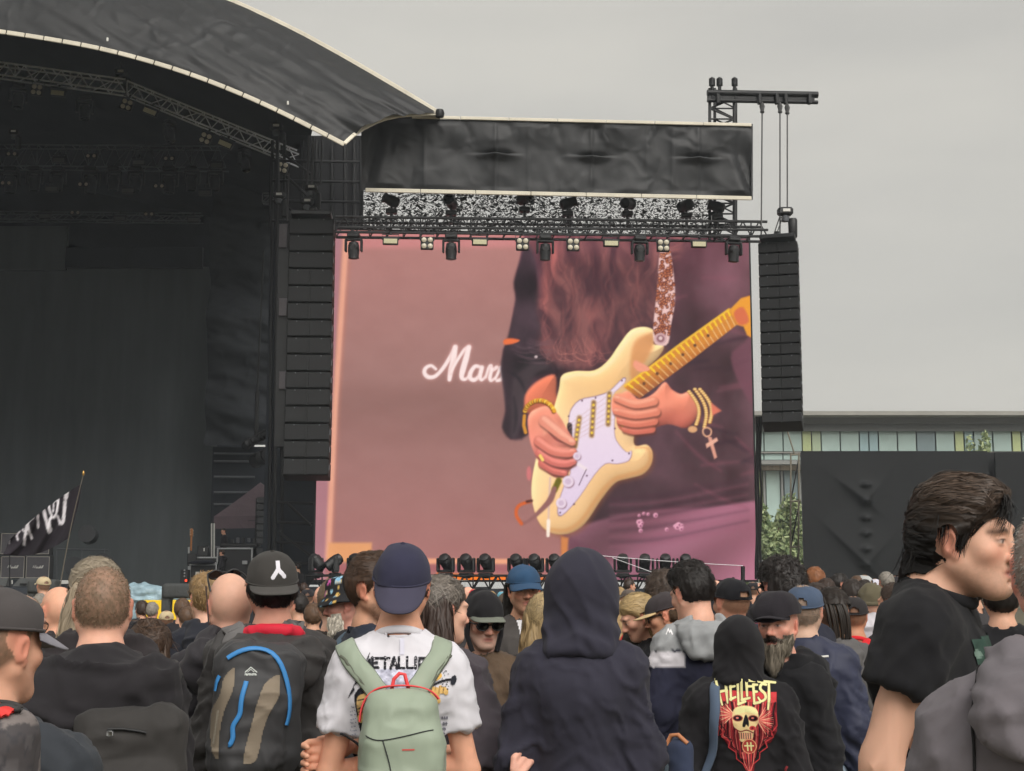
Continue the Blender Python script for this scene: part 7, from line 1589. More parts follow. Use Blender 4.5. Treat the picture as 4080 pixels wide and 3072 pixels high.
def hiking_bag(p, root):
 b = bag_root(p, 'backpack', 'charcoal hiking backpack with blue zips and two beige panels'); s = p['s']; M_c = cloth('charcoal_ripstop', (58, 58, 60), rough=.6, fold=.45, fscale=10, spec=.35); M_bl = mat('blue_zip', (58, 132, 196), rough=.55); M_be = cloth('beige_panel', (128, 116, 100), fold=.4, fscale=12); M_gs = cloth('grey_strap', (106, 104, 104)); tl = np.array(Matrix.Rotation(R(4), 3, 'Y'))
 c = loc_xz(p, 1010, 2800); zt, zb = loc_xz(p, 1040, 2545).z, loc_xz(p, 1000, 3075).z; h2 = (zt - zb) / 2
 V, F = bag_surface([lambda S: S.rbox((c.x + .012, -.225, (zt + zb) / 2), (.145, .075, h2), .075, .03, M=tl), lambda S: S.rbox((c.x - .005, -.265, (zt + zb) / 2 - .05), (.115, .075, h2 * .78), .07, .02, M=tl)], (c.x - .24, -.40, zb - .06), (c.x + .24, -.08, zt + .05), .010, .009)
 o = np_obj('bag_body', V, F, M_c, b, s); bv = bvh_of(V, F)
 zipline(p, bv, [L3(p, u, v, -.30) for u, v in ((912, 2600), (950, 2580), (1000, 2560), (1045, 2552), (1085, 2575), (1118, 2625), (1138, 2690), (1145, 2760), (1142, 2830), (1128, 2855))], .004, M_bl, b, 'main_zip', .016)
 zipline(p, bv, [L3(p, u, v, -.30) for u, v in ((985, 2715), (968, 2800), (945, 2880), (936, 2940))], .005, M_bl, b, 'pocket_zip', .016)
 zipline(p, bv, [L3(p, u, v, -.28) for u, v in ((890, 2670), (862, 2725))], .004, M_bl, b, 'side_zip', .014)
 for nm, P in (('beige_panel', [(930, 2640), (936, 2660), (932, 2720), (905, 2800), (892, 2880), (890, 2975), (868, 2950), (858, 2880), (862, 2800), (888, 2740), (900, 2680)]), ('beige_panel', [(1105, 2668), (1106, 2740), (1075, 2800), (1052, 2870), (1038, 2950), (1022, 2985), (986, 2992), (990, 2940), (1010, 2850), (1028, 2770), (1050, 2705), (1075, 2680)])):
  x0, y0, x1, y1 = min(q[0] for q in P), min(q[1] for q in P), max(q[0] for q in P), max(q[1] for q in P); cv = Canvas(max(8, (x1 - x0) // 4), (y1 - y0) // 4, (x0, y0, x1, y1), (128, 116, 100), 0); cv.poly(P, (132, 120, 104), None, 4)
  if x0 < 900:
   for k in range(9): cv.stroke([(884 - k * 1.5, 2800 + k * 14), (882 - k * 1.5, 2809 + k * 14)], 5, (170, 164, 150))
  a, d = loc_xz(p, x0, y0), loc_xz(p, x1, y1); decal(p, cv, nm, (a.x + d.x) / 2, (a.z + d.z) / 2, d.x - a.x, a.z - d.z, (0, -1, 0), mat('beige_panel_cloth', attr=True, rough=.85, bump=.2, bscale=300), b, .003, bv)
 cv = Canvas(40, 28, (980, 2636, 1030, 2670), (200, 204, 200), 0); cv.stroke([(984, 2656), (1004, 2638), (1026, 2656)], 3.4, (206, 212, 208)); cv.stroke([(992, 2656), (1004, 2646), (1016, 2656)], 2, (206, 212, 208))
 for k in range(8): x = 983 + 5.6 * k; cv.stroke([(x, 2661), (x, 2668)], 2, (206, 212, 208)); cv.stroke([(x, 2661 + (k % 3) * 3), (x + 3.4, 2661 + ((k + 1) % 3) * 3)], 1.8, (206, 212, 208))
 a, d = loc_xz(p, 980, 2636), loc_xz(p, 1030, 2670); decal(p, cv, 'brand_mark', (a.x + d.x) / 2, (a.z + d.z) / 2, d.x - a.x, a.z - d.z, (0, -1, 0), None, o, .003, bv, .4)
 tv = surf(p)
 for sg_, U in ((-1, (925, 950)), (1, (1180, 1150))):
  V2, F2 = ribbon([L3(p, U[1], 2590, -.17), L3(p, U[0], 2530, -.16), L3(p, U[0] - sg_ * -5, 2480, -.08), (L3(p, U[0], 2480, 0)[0], .04, 1.44), (L3(p, U[0], 2480, 0)[0], .12, 1.34)], (.09, .075, .065, .06), .008, tv, .006, n=30); np_obj('shoulder_strap', V2, F2, M_gs, b, s)
 for (u, v) in ((1128, 2810), (1135, 2832)): mb = MB().path([L3(p, u, v, -.27), L3(p, u + 12, v + 14, -.28), L3(p, u + 16, v + 28, -.27), L3(p, u - 4, v + 34, -.27)], .002, 5); np_obj('zip_pull', np.array(mb.v), np.array([f for f in mb.f if len(f) == 4]), M_alu2, b, s)
def red_collar(p, root):
 m = cloth('red_lining', (206, 36, 58), fold=.2, fscale=14, rough=.6); S = SDF(axis(-.2, .2, .009), axis(-.2, .14, .009), axis(1.36, 1.62, .009)); S.torus((.0, -.036, 1.464), .092, .021, .02, np.array(Matrix.Rotation(R(-16), 3, 'X')), .95); S.cone((0, -.02, 1.40), (0, .01, 1.7), .070, .080, .01, 'sub'); V, F = S.mesh(); N = vnormals(V, F); V = V + N * (.006 * (1 - np.abs(fbm(V * 18, 2))) ** 3)[:, None]; np_obj('collar_lining', V, F, m, p['topo'], p['s'])
HERO['cap'] = person(dict(u=1086, v=2192, sc=1120, hatz=.008, yaw=0, head=(6, 2, -2), skin=(220, 160, 138), seed=7, bw=.93, hair=dict(style='short', col=(24, 21, 22), th=.010, n=600, L=.03, lift=.006, nape=-.10, dir='down', w=.0016, under=.025, utilt=-.25),
 top=dict(kind='jacket', m=K_jack(), g=.030, h=.011, amp=.020, hood=1.15, hdz=-.035, cg=.012), label='man in backwards black cap with white three-arm emblem and red-lined charcoal jacket', after=(cap_y, red_collar, hiking_bag)))
# --- buzz-cut man with hood down
def dark_bag(p, root):
 b = bag_root(p, 'backpack', 'dark grey backpack below the lowered black hood'); s = p['s']; M_c = cloth('dark_grey_canvas', (54, 52, 51), rough=.7, fold=.4, fscale=9); c = loc_xz(p, 500, 2900); zt = loc_xz(p, 480, 2790).z
 V, F = bag_surface([lambda S: S.rbox((c.x, -.225, zt - .19), (.15, .075, .19), .06, .03), lambda S: S.rbox((c.x, -.27, zt - .27), (.125, .065, .13), .05, .02)], (c.x - .24, -.40, zt - .46), (c.x + .24, -.08, zt + .05), .011, .009); np_obj('bag_body', V, F, M_c, b, s); bv = bvh_of(V, F)
 zipline(p, bv, [L3(p, u, v, -.30) for u, v in ((410, 2868), (470, 2868), (560, 2885))], .003, M_black, b, 'pocket_zip', .008); mb = MB().cbox(L3(p, 418, 2878, -.335), (.016, .01, .016), .003); np_obj('zip_pull', np.array(mb.v), np.array([f for f in mb.f if len(f) == 4]), M_alu2, b, s)
 for sg_ in (-1, 1):
  V2, F2 = ribbon([(c.x + sg_ * .10, -.18, zt - .02), (c.x + sg_ * .13, -.15, zt + .07), (c.x + sg_ * .13, -.02, 1.45), (c.x + sg_ * .13, .1, 1.36)], .06, .008, surf(p), .006, n=30); np_obj('shoulder_strap', V2, F2, M_c, b, s)
HERO['buzz'] = person(dict(u=415, v=2257, sc=1370, yaw=2, head=(-4, 4, 0), skin=(228, 174, 150), seed=9, h=.0045, bw=1.02, slope=.012, nk=1.08, buzz=((112, 94, 76), .96, 0.0), crown=.12, fuzzL=.007,
 top=dict(kind='hoodie', m=K_hood(), g=.030, h=.011, amp=.016, hood=1.52, hdz=-.03, cg=.01), label='man with short brown buzz cut and protruding ears in black hoodie', after=(dark_bag, lambda p, r: glasses(p, r, M_alud))))
# --- far left man with camouflage pack
def camo_bag(p, root):
 b = bag_root(p, 'backpack', 'grey camouflage backpack with red panels and white lettering at the left edge'); s = p['s']; m = mat('camouflage', attr=True, rough=.8, bump=.2, bscale=300, fold=.3, fscale=10); M_r = mat('red_mesh', (224, 58, 54), rough=.7, bump=.4, bscale=300); c = loc_xz(p, 40, 2960); zt = loc_xz(p, 200, 2780).z
 V, F = bag_surface([lambda S: S.rbox((c.x, -.245, zt - .20), (.155, .075, .20), .06, .03)], (c.x - .22, -.40, zt - .46), (c.x + .24, -.12, zt + .06), .007, .004)
 n1 = vnoise(V * 26); n2 = vnoise(V * 17 + 9); C = np.where((n1 > .12)[:, None], lin((84, 80, 82)), np.where((n2 > .2)[:, None], lin((70, 66, 68)), lin((122, 114, 112)))); C = np.where((np.abs(vnoise(V * 34 + 3)) < .10)[:, None], lin((60, 58, 62)), C)
 me = mesh_np('bag_body', V * s, F, True, [m]); set_col(me, C); o = add_mesh('bag_body', me, None, b); bv = bvh_of(V, F)
 for P in ([(148, 2785), (200, 2790), (270, 2812)], [(150, 2800), (205, 2808), (255, 2832)]): zipline(p, bv, [L3(p, u, v, -.28) for u, v in P], .006, M_r, b, 'red_panel', .030)
 zipline(p, bv, [L3(p, u, v, -.30) for u, v in ((-20, 2885), (20, 2880), (48, 2872))], .006, M_r, b, 'red_panel', .042)
 zipline(p, bv, [L3(p, u, v, -.30) for u, v in ((-20, 2915), (40, 2900), (85, 2860), (110, 2830))], .005, mat('dark_piping', (52, 50, 50), rough=.7), b, 'piping', .014)
 for P in ([(160, 2775), (180, 2755), (205, 2758), (215, 2775)], [(215, 2788), (250, 2790), (275, 2806)], [(280, 2815), (245, 2840), (205, 2900)]): zipline(p, bv, [L3(p, u, v, -.26) for u, v in P], .008, mat('dark_piping', (52, 50, 50)), b, 'strap', .014)
 cv = Canvas(30, 64, (-5, 2975, 45, 3075), (230, 228, 226), 0); wt = (230, 228, 224)
 for P in ([(4, 2990), (34, 2990)], [(34, 2990), (40, 2998)], [(8, 3008), (32, 3008)], [(32, 3008), (32, 3026)], [(32, 3026), (8, 3026)], [(8, 3040), (8, 3062)], [(32, 3040), (32, 3062)], [(8, 3040), (32, 3040)], [(20, 3040), (20, 3062)], [(8, 3062), (16, 3062)], [(0, 2982), (6, 2982)], [(14, 2982), (34, 2982)]): cv.stroke(P, 5, wt)
 a, d = loc_xz(p, -5, 2975), loc_xz(p, 45, 3075); decal(p, cv, 'brand_mark', (a.x + d.x) / 2, (a.z + d.z) / 2, d.x - a.x, a.z - d.z, (0, -1, 0), None, o, .003, bv)
 mb = MB().cbox(L3(p, 222, 3050, -.30), (.05, .03, .05), .012); np_obj('bottle_pouch', np.array(mb.v), np.array([f for f in mb.f if len(f) == 4]), M_r, b, s)
HERO['edge'] = person(dict(u=-12, v=2336, sc=1930, hatz=.008, yaw=-24, head=(-22, 4, 0), skin=(212, 160, 134), seed=11, h=.0045, buzz=((104, 86, 68), .85, 0), fuzz=False, bw=1.12, slope=.02, top=dict(kind='jacket', m=cloth('slate_softshell', (54, 58, 64), rough=.75, fold=.4, fscale=8), g=.022, h=.010, amp=.016, collar=True),
 label='man in grey cap at the left edge wearing a camouflage pack', after=(lambda p, r: cap(p, r, cloth('charcoal_cap', (74, 70, 70), fold=.12, fscale=20), cloth('pale_grey_peak', (134, 132, 140), fold=.1), yaw=0, ang=22, L=.075, hgt=.092, curve=.02, drop=-.004), camo_bag)))
# --- man turning right in black shirt, very close
def swept(p, col, rs):            # loose locks at nape, temple and fringe
 hp = lambda x, y, z: p['Hm'] @ Vector((x, y, z)); V = []; F = []; C = []
 def lock(a, b, c, n, sp, wd):
  for k in range(n):
   j = Vector(rs.normal(size=3)) * sp; pts = crom(np.array([tuple(hp(*a) + j), tuple(hp(*b) + j * 1.2 + Vector(rs.normal(size=3)) * sp * .4), tuple(hp(*c) + j * 1.5 + Vector(rs.normal(size=3)) * sp * .7)]), 4, False); cc = np.array(col) * rs.uniform(.6, 1.9)
   i0 = len(V); side = Vector(rs.normal(size=3)).normalized() * wd
   for q, w_ in zip(pts, np.linspace(1, .1, len(pts))): V.append(tuple(Vector(q) - side * w_)); V.append(tuple(Vector(q) + side * w_)); C.extend([cc, cc])
   for q in range(len(pts) - 1): F.append((i0 + 2 * q, i0 + 2 * q + 1, i0 + 2 * q + 3, i0 + 2 * q + 2))
 for q in (-1, 1):
  lock((q * .066, .035, .045), (q * .076, .020, .005), (q * .079, .012, -.030), 70, .005, .0016); lock((q * .062, -.075, -.02), (q * .060, -.088, -.06), (q * .062, -.098, -.098), 80, .009, .0016); lock((q * .074, -.02, .05), (q * .083, -.018, .02), (q * .085, -.020, -.002), 60, .006, .0016)
 lock((0, -.10, -.02), (0, -.105, -.07), (0, -.112, -.108), 110, .016, .0016); lock((.02, .086, .085), (.042, .098, .062), (.055, .088, .030), 90, .007, .0014)
 return np.array(V), np.array(F), np.array(C)
def shirt_print(p, root):
 cv = Canvas(40, 70, (0, 0, 40, 70), (60, 84, 76), 0); cv.poly([(4, 6), (36, 4), (36, 40), (4, 36)], (50, 70, 62), 3); cv.poly([(2, 36), (20, 34), (34, 64), (22, 68)], (206, 204, 170), 2)
 for k in range(12): cv.ell((6 + 2.4 * k, 12 + (k * 7) % 16), (3, 2), (110, 130, 120))
 decal(p, cv, 'shirt_print', 0.0, 1.24, .22, .34, (0, 1, 0))
HERO['right'] = person(dict(u=3815, v=1866, sc=1660, hatz=.034, yaw=-98, head=(-11, 3, 2), fwd=.05, headz=-.045, slf=.44, skin=(220, 172, 147), seed=13, h=.0034, fh=.008, nk=1.10, am=1.16, bw=.92, bel=1.05, slope=-.012, stubble=(.32, (110, 86, 70)), brow=(40, 32, 28), fat=.004, armR=((.215, -.09, 1.13), (.215, .04, .90)),
 hair=dict(style='swept', col=(20, 17, 16), tip=(80, 66, 56), th=.014, top=.6, front=.45, backv=.0, n=2800, L=.075, w=.0012, lift=.005, jit=.14, dir=(0, 1.0, .15), crown=(0, -.09, .07), stretch=(120, 26, 120), nape=-.088, seg=4, cvar=.4, side=.022, extra=(swept,)),
 top=dict(kind='tee', m=K_black(), g=.017, h=.009, amp=.014, cg=.004), label='large man in profile wearing a plain black t-shirt, looking right', after=(lambda p, r: shirt_print(p, r),)))
HERO['greyhood'] = person(dict(u=4222, v=2000, sc=2250, yaw=4, head=(-8, 0, 0), skin=(222, 160, 144), seed=15, h=.005, bw=1.12, slope=.03, buzz=((132, 128, 122), .9, 0), top=dict(kind='hoodie', m=K_grey(), g=.026, h=.010, amp=.010, hood=1.0, cg=.01), label='man with cropped grey hair in grey hoodie at the right edge'))
def seams(p, root):
 for q in (-1, 1):
  V, F = ribbon([(q * .120 * p['bw'], -.02, 1.46), (q * .135 * p['bw'], -.09, 1.40), (q * .138 * p['bw'], -.12, 1.32), (q * .145 * p['bw'], -.10, 1.22), (q * .15 * p['bw'], -.05, 1.17)], .005, .002, surf(p), .003, n=40); np_obj('seam', V, F, mat('seam_thread', (30, 29, 31), rough=.9), p['topo'], p['s'])
seams(HERO['greyhood'], None)
# ---------------------------------------------------------------- second row: people one can describe singly
def P_(**k): return person(k)
def jacket(m, **k): d = dict(kind='jacket', m=m, g=.024, h=.013, amp=.014, cg=.006); d.update(k); return d
def hoodie(m, **k): d = dict(kind='hoodie', m=m, g=.026, h=.013, amp=.014, hood=1.1, cg=.008); d.update(k); return d
def tee(m, **k): d = dict(kind='tee', m=m, g=.018, h=.013, amp=.009); d.update(k); return d
def long_back(col, zlo=1.30, wd=.07, dep=.05, n=500, amp=.012, xs=0.0, ys=-.08):
 def f(p, col_, rs):
  hc = p['Hm'] @ Vector((0, -.03, 0)); pr = [((hc.x - .045, hc.y - .02, hc.z + .02), (hc.x - .06 + xs, ys, zlo), .05, .045, .05, (1, 1.2, 1)), ((hc.x + .045, hc.y - .02, hc.z + .02), (hc.x + .06 + xs, ys, zlo), .05, .045, .05, (1, 1.2, 1)), ((hc.x, hc.y - .045, hc.z), (hc.x + xs, ys - .02, zlo - .02), .05, .05, .05, (1, 1.2, 1))]
  return lock_sdf(pr, .009, (hc.x - .2 + min(xs, 0), -.24, zlo - .1), (hc.x + .2 + max(xs, 0), .14, hc.z + .12), col, rs, n, .16, .0028, stretch=(70, 70, 9), amp=amp)(p, col_, rs)
 return f
def headband(p, root, m, z=.055, r_=.004): mb = MB().path([(.078 * math.cos(t), -.012 + .098 * math.sin(t), z) for t in np.linspace(0, 2 * math.pi, 25)[:-1]], r_, 5, False, True); put('head_strap', np.array(mb.v), np.array(mb.f), p['Hm'], p, m, root)
def beard(p, root, col, L=.05, n=500, full=True, w=.0024, vol=.012):
 V0 = np.array([tuple(q_) for q_ in np.array([v.co for v in root.data.vertices])]) / p['s']; F0 = np.array([list(f.vertices) for f in root.data.polygons]); Q = (np.c_[V0, np.ones(len(V0))] @ np.array(p['Hm'].inverted()).T)[:, :3]
 m = (Q[:, 2] < -.035) & (Q[:, 1] > .015) & (Q[:, 2] > -.125) & ~((np.abs(Q[:, 0]) < .022) & (Q[:, 2] > -.080) & (Q[:, 2] < -.054)) & ~((np.abs(Q[:, 0]) < .045) & (Q[:, 2] > -.050) & (Q[:, 1] > .05)) & (np.abs(Q[:, 0]) < .07)
 fm = m[F0].all(1); Fh = F0[fm]; u = np.unique(Fh); rm = np.zeros(len(V0), int); rm[u] = np.arange(len(u)); Vh = V0[u]; Fh = rm[Fh]; N = vnormals(Vh, Fh); Vs = Vh + N * (vol * (.6 + .4 * fbm(Vh * 80, 2)))[:, None]; rs = np.random.RandomState(5); c = lin(col); C = c[None] * (.7 + .5 * (.5 + .5 * fbm(Vh * 120, 2)))[:, None]; R3 = p['Hm'].to_3x3(); dv = R3 @ Vector((0, .25, -1))
 out_ = [(Vs, Fh, C)]
 if n: out_.append(strands(Vs, Fh, vnormals(Vs, Fh), None, lambda q_: dv, n, L, w, .006, c, rs, .3, 3, None, 0, .45))
 if full:
  hp = lambda x, y, z: tuple(p['Hm'] @ Vector((x, y, z)))
  out_.append(lock_sdf([(hp(0, .07, -.10), hp(0, .085, -.10 - L * 1.5), .034, .014, .02, (1, 1, 1)), (hp(-.03, .05, -.09), hp(-.01, .075, -.10 - L), .025, .016, .03, (1, 1, 1)), (hp(.03, .05, -.09), hp(.01, .075, -.10 - L), .025, .016, .03, (1, 1, 1))], .007, tuple(np.array(hp(0, .05, -.12)) - .14), tuple(np.array(hp(0, .05, -.12)) + .12), col, rs, 300, L * 1.2, .0022, stretch=(90, 90, 20), amp=.008, dirv=tuple(dv))(p, c, rs))
 V, F, C = join_np(out_); me = mesh_faces('beard', V * p['s'], F, True, [M_hairm]); set_col(me, C); return add_mesh('beard', me, None, root)
K = lambda n, c, **k: cloth(n, c, **k)
# grey long-haired person behind the buzz cut
P_(u=385, v=2232, sc=1180, yaw=12, head=(14, 0, 0), skin=SK2, seed=21, h=.007, bw=1.05, hair=dict(style='long', col=(150, 138, 120), th=.010, n=500, L=.09, w=.0022, recede=.2, cvar=.22, extra=(long_back((146, 132, 112), 1.36, xs=-.05),)), top=hoodie(K('black_sweat', (46, 42, 44)), hood=1.2), label='person with long thinning grey hair behind the buzz-cut man')
P_(u=238, v=2338, sc=840, yaw=24, head=(10, 0, 0), skin=(226, 170, 142), seed=22, h=.008, top=hoodie(K('black_sweat', (46, 42, 44))), label='bald man in dark hoodie standing left of the grey-haired person')
def scarf(p, root):
 S = SDF(axis(-.16, .16, .008), axis(-.16, .16, .008), axis(1.40, 1.62, .008)); S.torus((0, -.005, 1.50), .066, .026, .02, np.array(Matrix.Rotation(R(-18), 3, 'X'))); S.torus((0, -.005, 1.475), .076, .022, .02, np.array(Matrix.Rotation(R(-14), 3, 'X'))); V, F = S.mesh(); V = V + vnormals(V, F) * (.006 * fbm(V * 40, 2))[:, None]; n_ = vnoise(V * 24); C = np.where((n_ > .02)[:, None], lin((236, 206, 40)), lin((26, 26, 28))); me = mesh_np('neck_scarf', V * p['s'], F, True, [mat('scarf_cloth', attr=True, rough=.9)]); set_col(me, C); add_mesh('neck_scarf', me, None, root)
P_(u=88, v=2370, sc=1010, yaw=-35, head=(-12, 10, 0), skin=(218, 166, 146), seed=23, h=.007, slope=.01, buzz=((130, 116, 100), .6, .9), top=tee(K('graphite_tee', (84, 82, 84))), label='balding man with glasses and yellow-black neck scarf near the left edge',
 after=(lambda p, r: glasses(p, r, mat('tortoise_frame', (60, 34, 24), rough=.4)), scarf, lambda p, r: beard(p, r, (208, 200, 190), .012, 200, False)))
P_(u=598, v=2482, sc=1000, yaw=-8, head=(-5, 8, 0), skin=SK1, seed=24, h=.008, bw=.92, hair=dict(style='bob', col=(76, 58, 46), th=.018, n=700, L=.13, w=.0024, dir='crown', cvar=.35, jit=.15, backv=.3, extra=(long_back((78, 60, 48), 1.47, n=600, ys=-.06),)), top=jacket(K('dark_softshell', (44, 42, 44))), label='woman with straight brown bob seen from behind the buzz-cut man')
P_(u=826, v=2297, sc=760, yaw=14, head=(6, 2, 0), skin=SK1, seed=25, h=.008, hair=dict(style='short', col=(150, 122, 84), th=.014, top=.6, front=.5, fade=.75, n=500, L=.035, w=.002, lift=.010), top=hoodie(K('black_blue_jacket', (38, 40, 48)), hood=1.0), label='young man with blond swept hair and shaved sides left of the bald man')
def shades_up(p, root):
 Mx = p['Hm'] @ T3(0, -.02, .070) @ Matrix.Rotation(R(28), 4, 'X'); glasses(p, root, M_frame, M_dklens, Mx, .0038)
 mb = MB()
 for q in (-1, 1): mb.path([(q * .078, .03, .075), (q * .084, -.01, .02), (q * .086, -.03, -.06), (q * .07, -.06, -.14)], .003, 5)
 put('glasses_cord', np.array(mb.v), np.array([f for f in mb.f if len(f) == 4]), p['Hm'], p, mat('brown_cord', (58, 40, 36), rough=.7), root)
P_(u=918, v=2284, sc=1075, yaw=6, head=(8, 2, -3), skin=(232, 178, 156), seed=26, h=.006, nk=1.1, buzz=((190, 160, 136), .35, 0), fuzz=False, top=jacket(K('black_rain_jacket', (50, 48, 52), rough=.6), hood=1.25, amp=.018), bw=1.05, label='bald man with sunglasses pushed up on his head and black rain jacket', after=(shades_up,))
# bearded man half hidden by the navy cap
def one_strap(label, m, x=-.12):
 def f(p, root):
  b = empty('shoulder_bag', p['loc'], R(p['yaw']), label, 'bag'); V, F = ribbon([(x * 1.0, -.15, 1.16), (x, -.14, 1.32), (x * .9, -.06, 1.45), (x * .85, .05, 1.44), (x * .85, .13, 1.3)], .05, .007, surf(p), .006, n=30); np_obj('strap', V, F, m, b, p['s'])
  V, F = bag_surface([lambda S: S.rbox((x * .4, -.22, 1.06), (.12, .06, .15), .05)], (x * .4 - .2, -.33, .86), (x * .4 + .2, -.1, 1.26), .014); np_obj('bag_body', V, F, m, b, p['s'])
 return f
P_(u=1488, v=2218, sc=1060, yaw=-74, head=(-46, 2, 3), skin=(206, 156, 128), seed=27, h=.0055, stubble=(.75, (70, 54, 42)), hair=dict(style='short', col=(72, 54, 42), th=.012, top=.6, front=.5, fade=.6, n=900, L=.05, w=.0013, lift=.004, dir=(0, -1.0, .1), jit=.15, cvar=.35), top=jacket(K('navy_windbreaker', (40, 46, 60), rough=.65)), label='bearded man with swept brown hair half hidden behind the navy cap', after=(one_strap('slate blue bag strap on the bearded man behind the navy cap', cloth('slate_strap', (86, 104, 120)), -.10),))
# bucket hat
def bucket(p, root):
 prof = [(.128, -.004), (.134, .0), (.120, .02), (.100, .038), (.094, .06), (.088, .10), (.078, .118), (.05, .126), (.01, .128)]; nu = 48; V = []; F = []
 for r_, z in prof:
  for i in range(nu): t = 2 * math.pi * i / nu; V.append((r_ * math.cos(t), -.010 + r_ * 1.15 * math.sin(t), z + .004 * math.sin(5 * t) * (r_ > .11)))
 for j in range(len(prof) - 1):
  for i in range(nu): F.append((j * nu + i, j * nu + (i + 1) % nu, (j + 1) * nu + (i + 1) % nu, (j + 1) * nu + i))
 V = np.array(V); F = np.array(F)
 me0 = mesh_np('x', V, F); import bmesh as _b; bm = _b.new(); bm.from_mesh(me0); _b.ops.subdivide_edges(bm, edges=bm.edges[:], cuts=2, use_grid_fill=True); V = np.array([tuple(v.co) for v in bm.verts]); F = np.array([[v.index for v in f.verts] for f in bm.faces]); bm.free()
 C = np.tile(lin((26, 26, 30)), (len(V), 1)); rs = np.random.RandomState(8)
 for k in range(90):
  c = V[rs.randint(len(V))]; col = lin(((214, 176, 96), (130, 180, 214), (206, 96, 170), (222, 200, 150), (150, 196, 220))[rs.randint(5)]); d = np.linalg.norm(V - c, axis=1); C[(d < rs.uniform(.007, .019)) & (rs.rand(len(V)) < .8)] = col
 put('bucket_hat', V, F, p['Hm'] @ T3(0, 0, .012) @ Matrix.Rotation(R(-4), 4, 'X'), p, mat('printed_hat', attr=True, rough=.85), root, C)
P_(u=1392, v=2290, sc=830, hatz=.024, yaw=78, head=(6, 6, 0), skin=(208, 152, 136), seed=28, h=.006, top=hoodie(K('black_parka', (40, 38, 40)), hood=1.3), label='white-bearded man in flower-patterned bucket hat facing left', after=(bucket, lambda p, r: beard(p, r, (226, 218, 204), .03, 500, True)))
P_(u=1335, v=2312, sc=800, yaw=4, skin=SK1, seed=29, h=.009, hair=dict(style='short', col=(110, 92, 74), th=.012, n=250, L=.03), top=jacket(K('brown_grey_top', (70, 64, 60))), label='brown-haired person just left of the flowered bucket hat')
# long dark hair to the right of the white shirt
P_(u=1752, v=2306, sc=1090, yaw=-42, head=(-18, 4, 0), skin=SK1, seed=30, h=.007, bw=1.05, hair=dict(style='long', col=(66, 56, 50), th=.013, n=700, L=.12, w=.002, dir='crown', cvar=.5, tip=(120, 112, 104), extra=(long_back((62, 48, 42), 1.30, n=900, xs=.03, ys=-.09),)), top=jacket(K('plum_grey_fleece', (74, 68, 74)), hood=0, amp=.020, g=.034), armR='out', label='person with long dark wavy hair in plum-grey fleece beside the white t-shirt')
def visor_beanie(p, root):
 o = beanie(p, root, cloth('black_knit', (32, 31, 34), bump=.5, bscale=250), .098, .118, .118, .028, False, .03, 4); Vb, Fb = brim(.088, .112, .056, 10, .040, 62, curve=.018); put('visor', Vb, Fb, p['Hm'], p, cloth('grey_green_visor', (112, 116, 106)), o)
 for q in (-1, 1):
  mb = MB().path([(q * .082, .03, .01), (q * .083, .028, -.06), (q * .06, .05, -.13)], .012, 6); put('hood_edge', np.array(mb.v), np.array([f for f in mb.f if len(f) == 4]), p['Hm'], p, cloth('black_knit', (32, 31, 34)), o)
P_(u=1922, v=2362, sc=905, hatz=.012, yaw=172, head=(28, 10, 0), skin=(206, 158, 138), seed=31, h=.006, bw=.95, top=jacket(K('brown_shearling', (92, 76, 62), bump=.9, bscale=60), amp=.022), browa=.3, stubble=(.35, (176, 168, 160)), label='person in black beanie with grey visor and dark sunglasses, head bowed', after=(visor_beanie, lambda p, r: glasses(p, r, M_frame, M_dklens, p['Hm'] @ T3(0, .004, -.004) @ Matrix.Scale(1.12, 4), .003)))
def front_bits(p, root):
 cv = Canvas(12, 20, (0, 0, 12, 20), (236, 234, 238), 0); cv.poly([(0, 0), (12, 0), (6, 20)], (236, 234, 238)); decal(p, cv, 'undershirt', .0, 1.415, .07, .12, (0, 1, 0), None, p['topo'])
 cv = Canvas(4, 18, (0, 0, 4, 18), (226, 156, 70), 1.0); decal(p, cv, 'zip', -.085, 1.30, .007, .07, (0, 1, 0), None, p['topo'])
P_(u=2085, v=2250, sc=740, hatz=.012, yaw=176, head=(14, 2, 3), skin=(216, 162, 132), seed=32, h=.0045, bw=.98, stubble=(.55, (74, 54, 42)), brow=(30, 24, 20), hair=dict(style='long', col=(34, 28, 25), th=.014, n=300, L=.06, under=.035, nape=-.11, curl=.6, extra=(long_back((32, 27, 24), 1.46, n=300, ys=-.05),)), top=jacket(K('charcoal_softshell', (78, 74, 72))), label='young bearded man in blue cap facing the camera',
 after=(lambda p, r: cap(p, r, cloth('denim_blue_cap', (48, 76, 106), fold=.1), yaw=0, ang=18, L=.066, hgt=.092, curve=.03, drop=.002, tilt=-2), front_bits))
P_(u=2178, v=2370, sc=900, yaw=-30, skin=SK1, seed=33, h=.009, bw=.9, hair=dict(style='long', col=(168, 146, 108), th=.014, n=500, L=.13, w=.0024, extra=(long_back((166, 142, 104), 1.34, n=600),)), top=jacket(K('black_puffer', (36, 36, 40))), label='blonde person mostly hidden behind the navy hoodie')
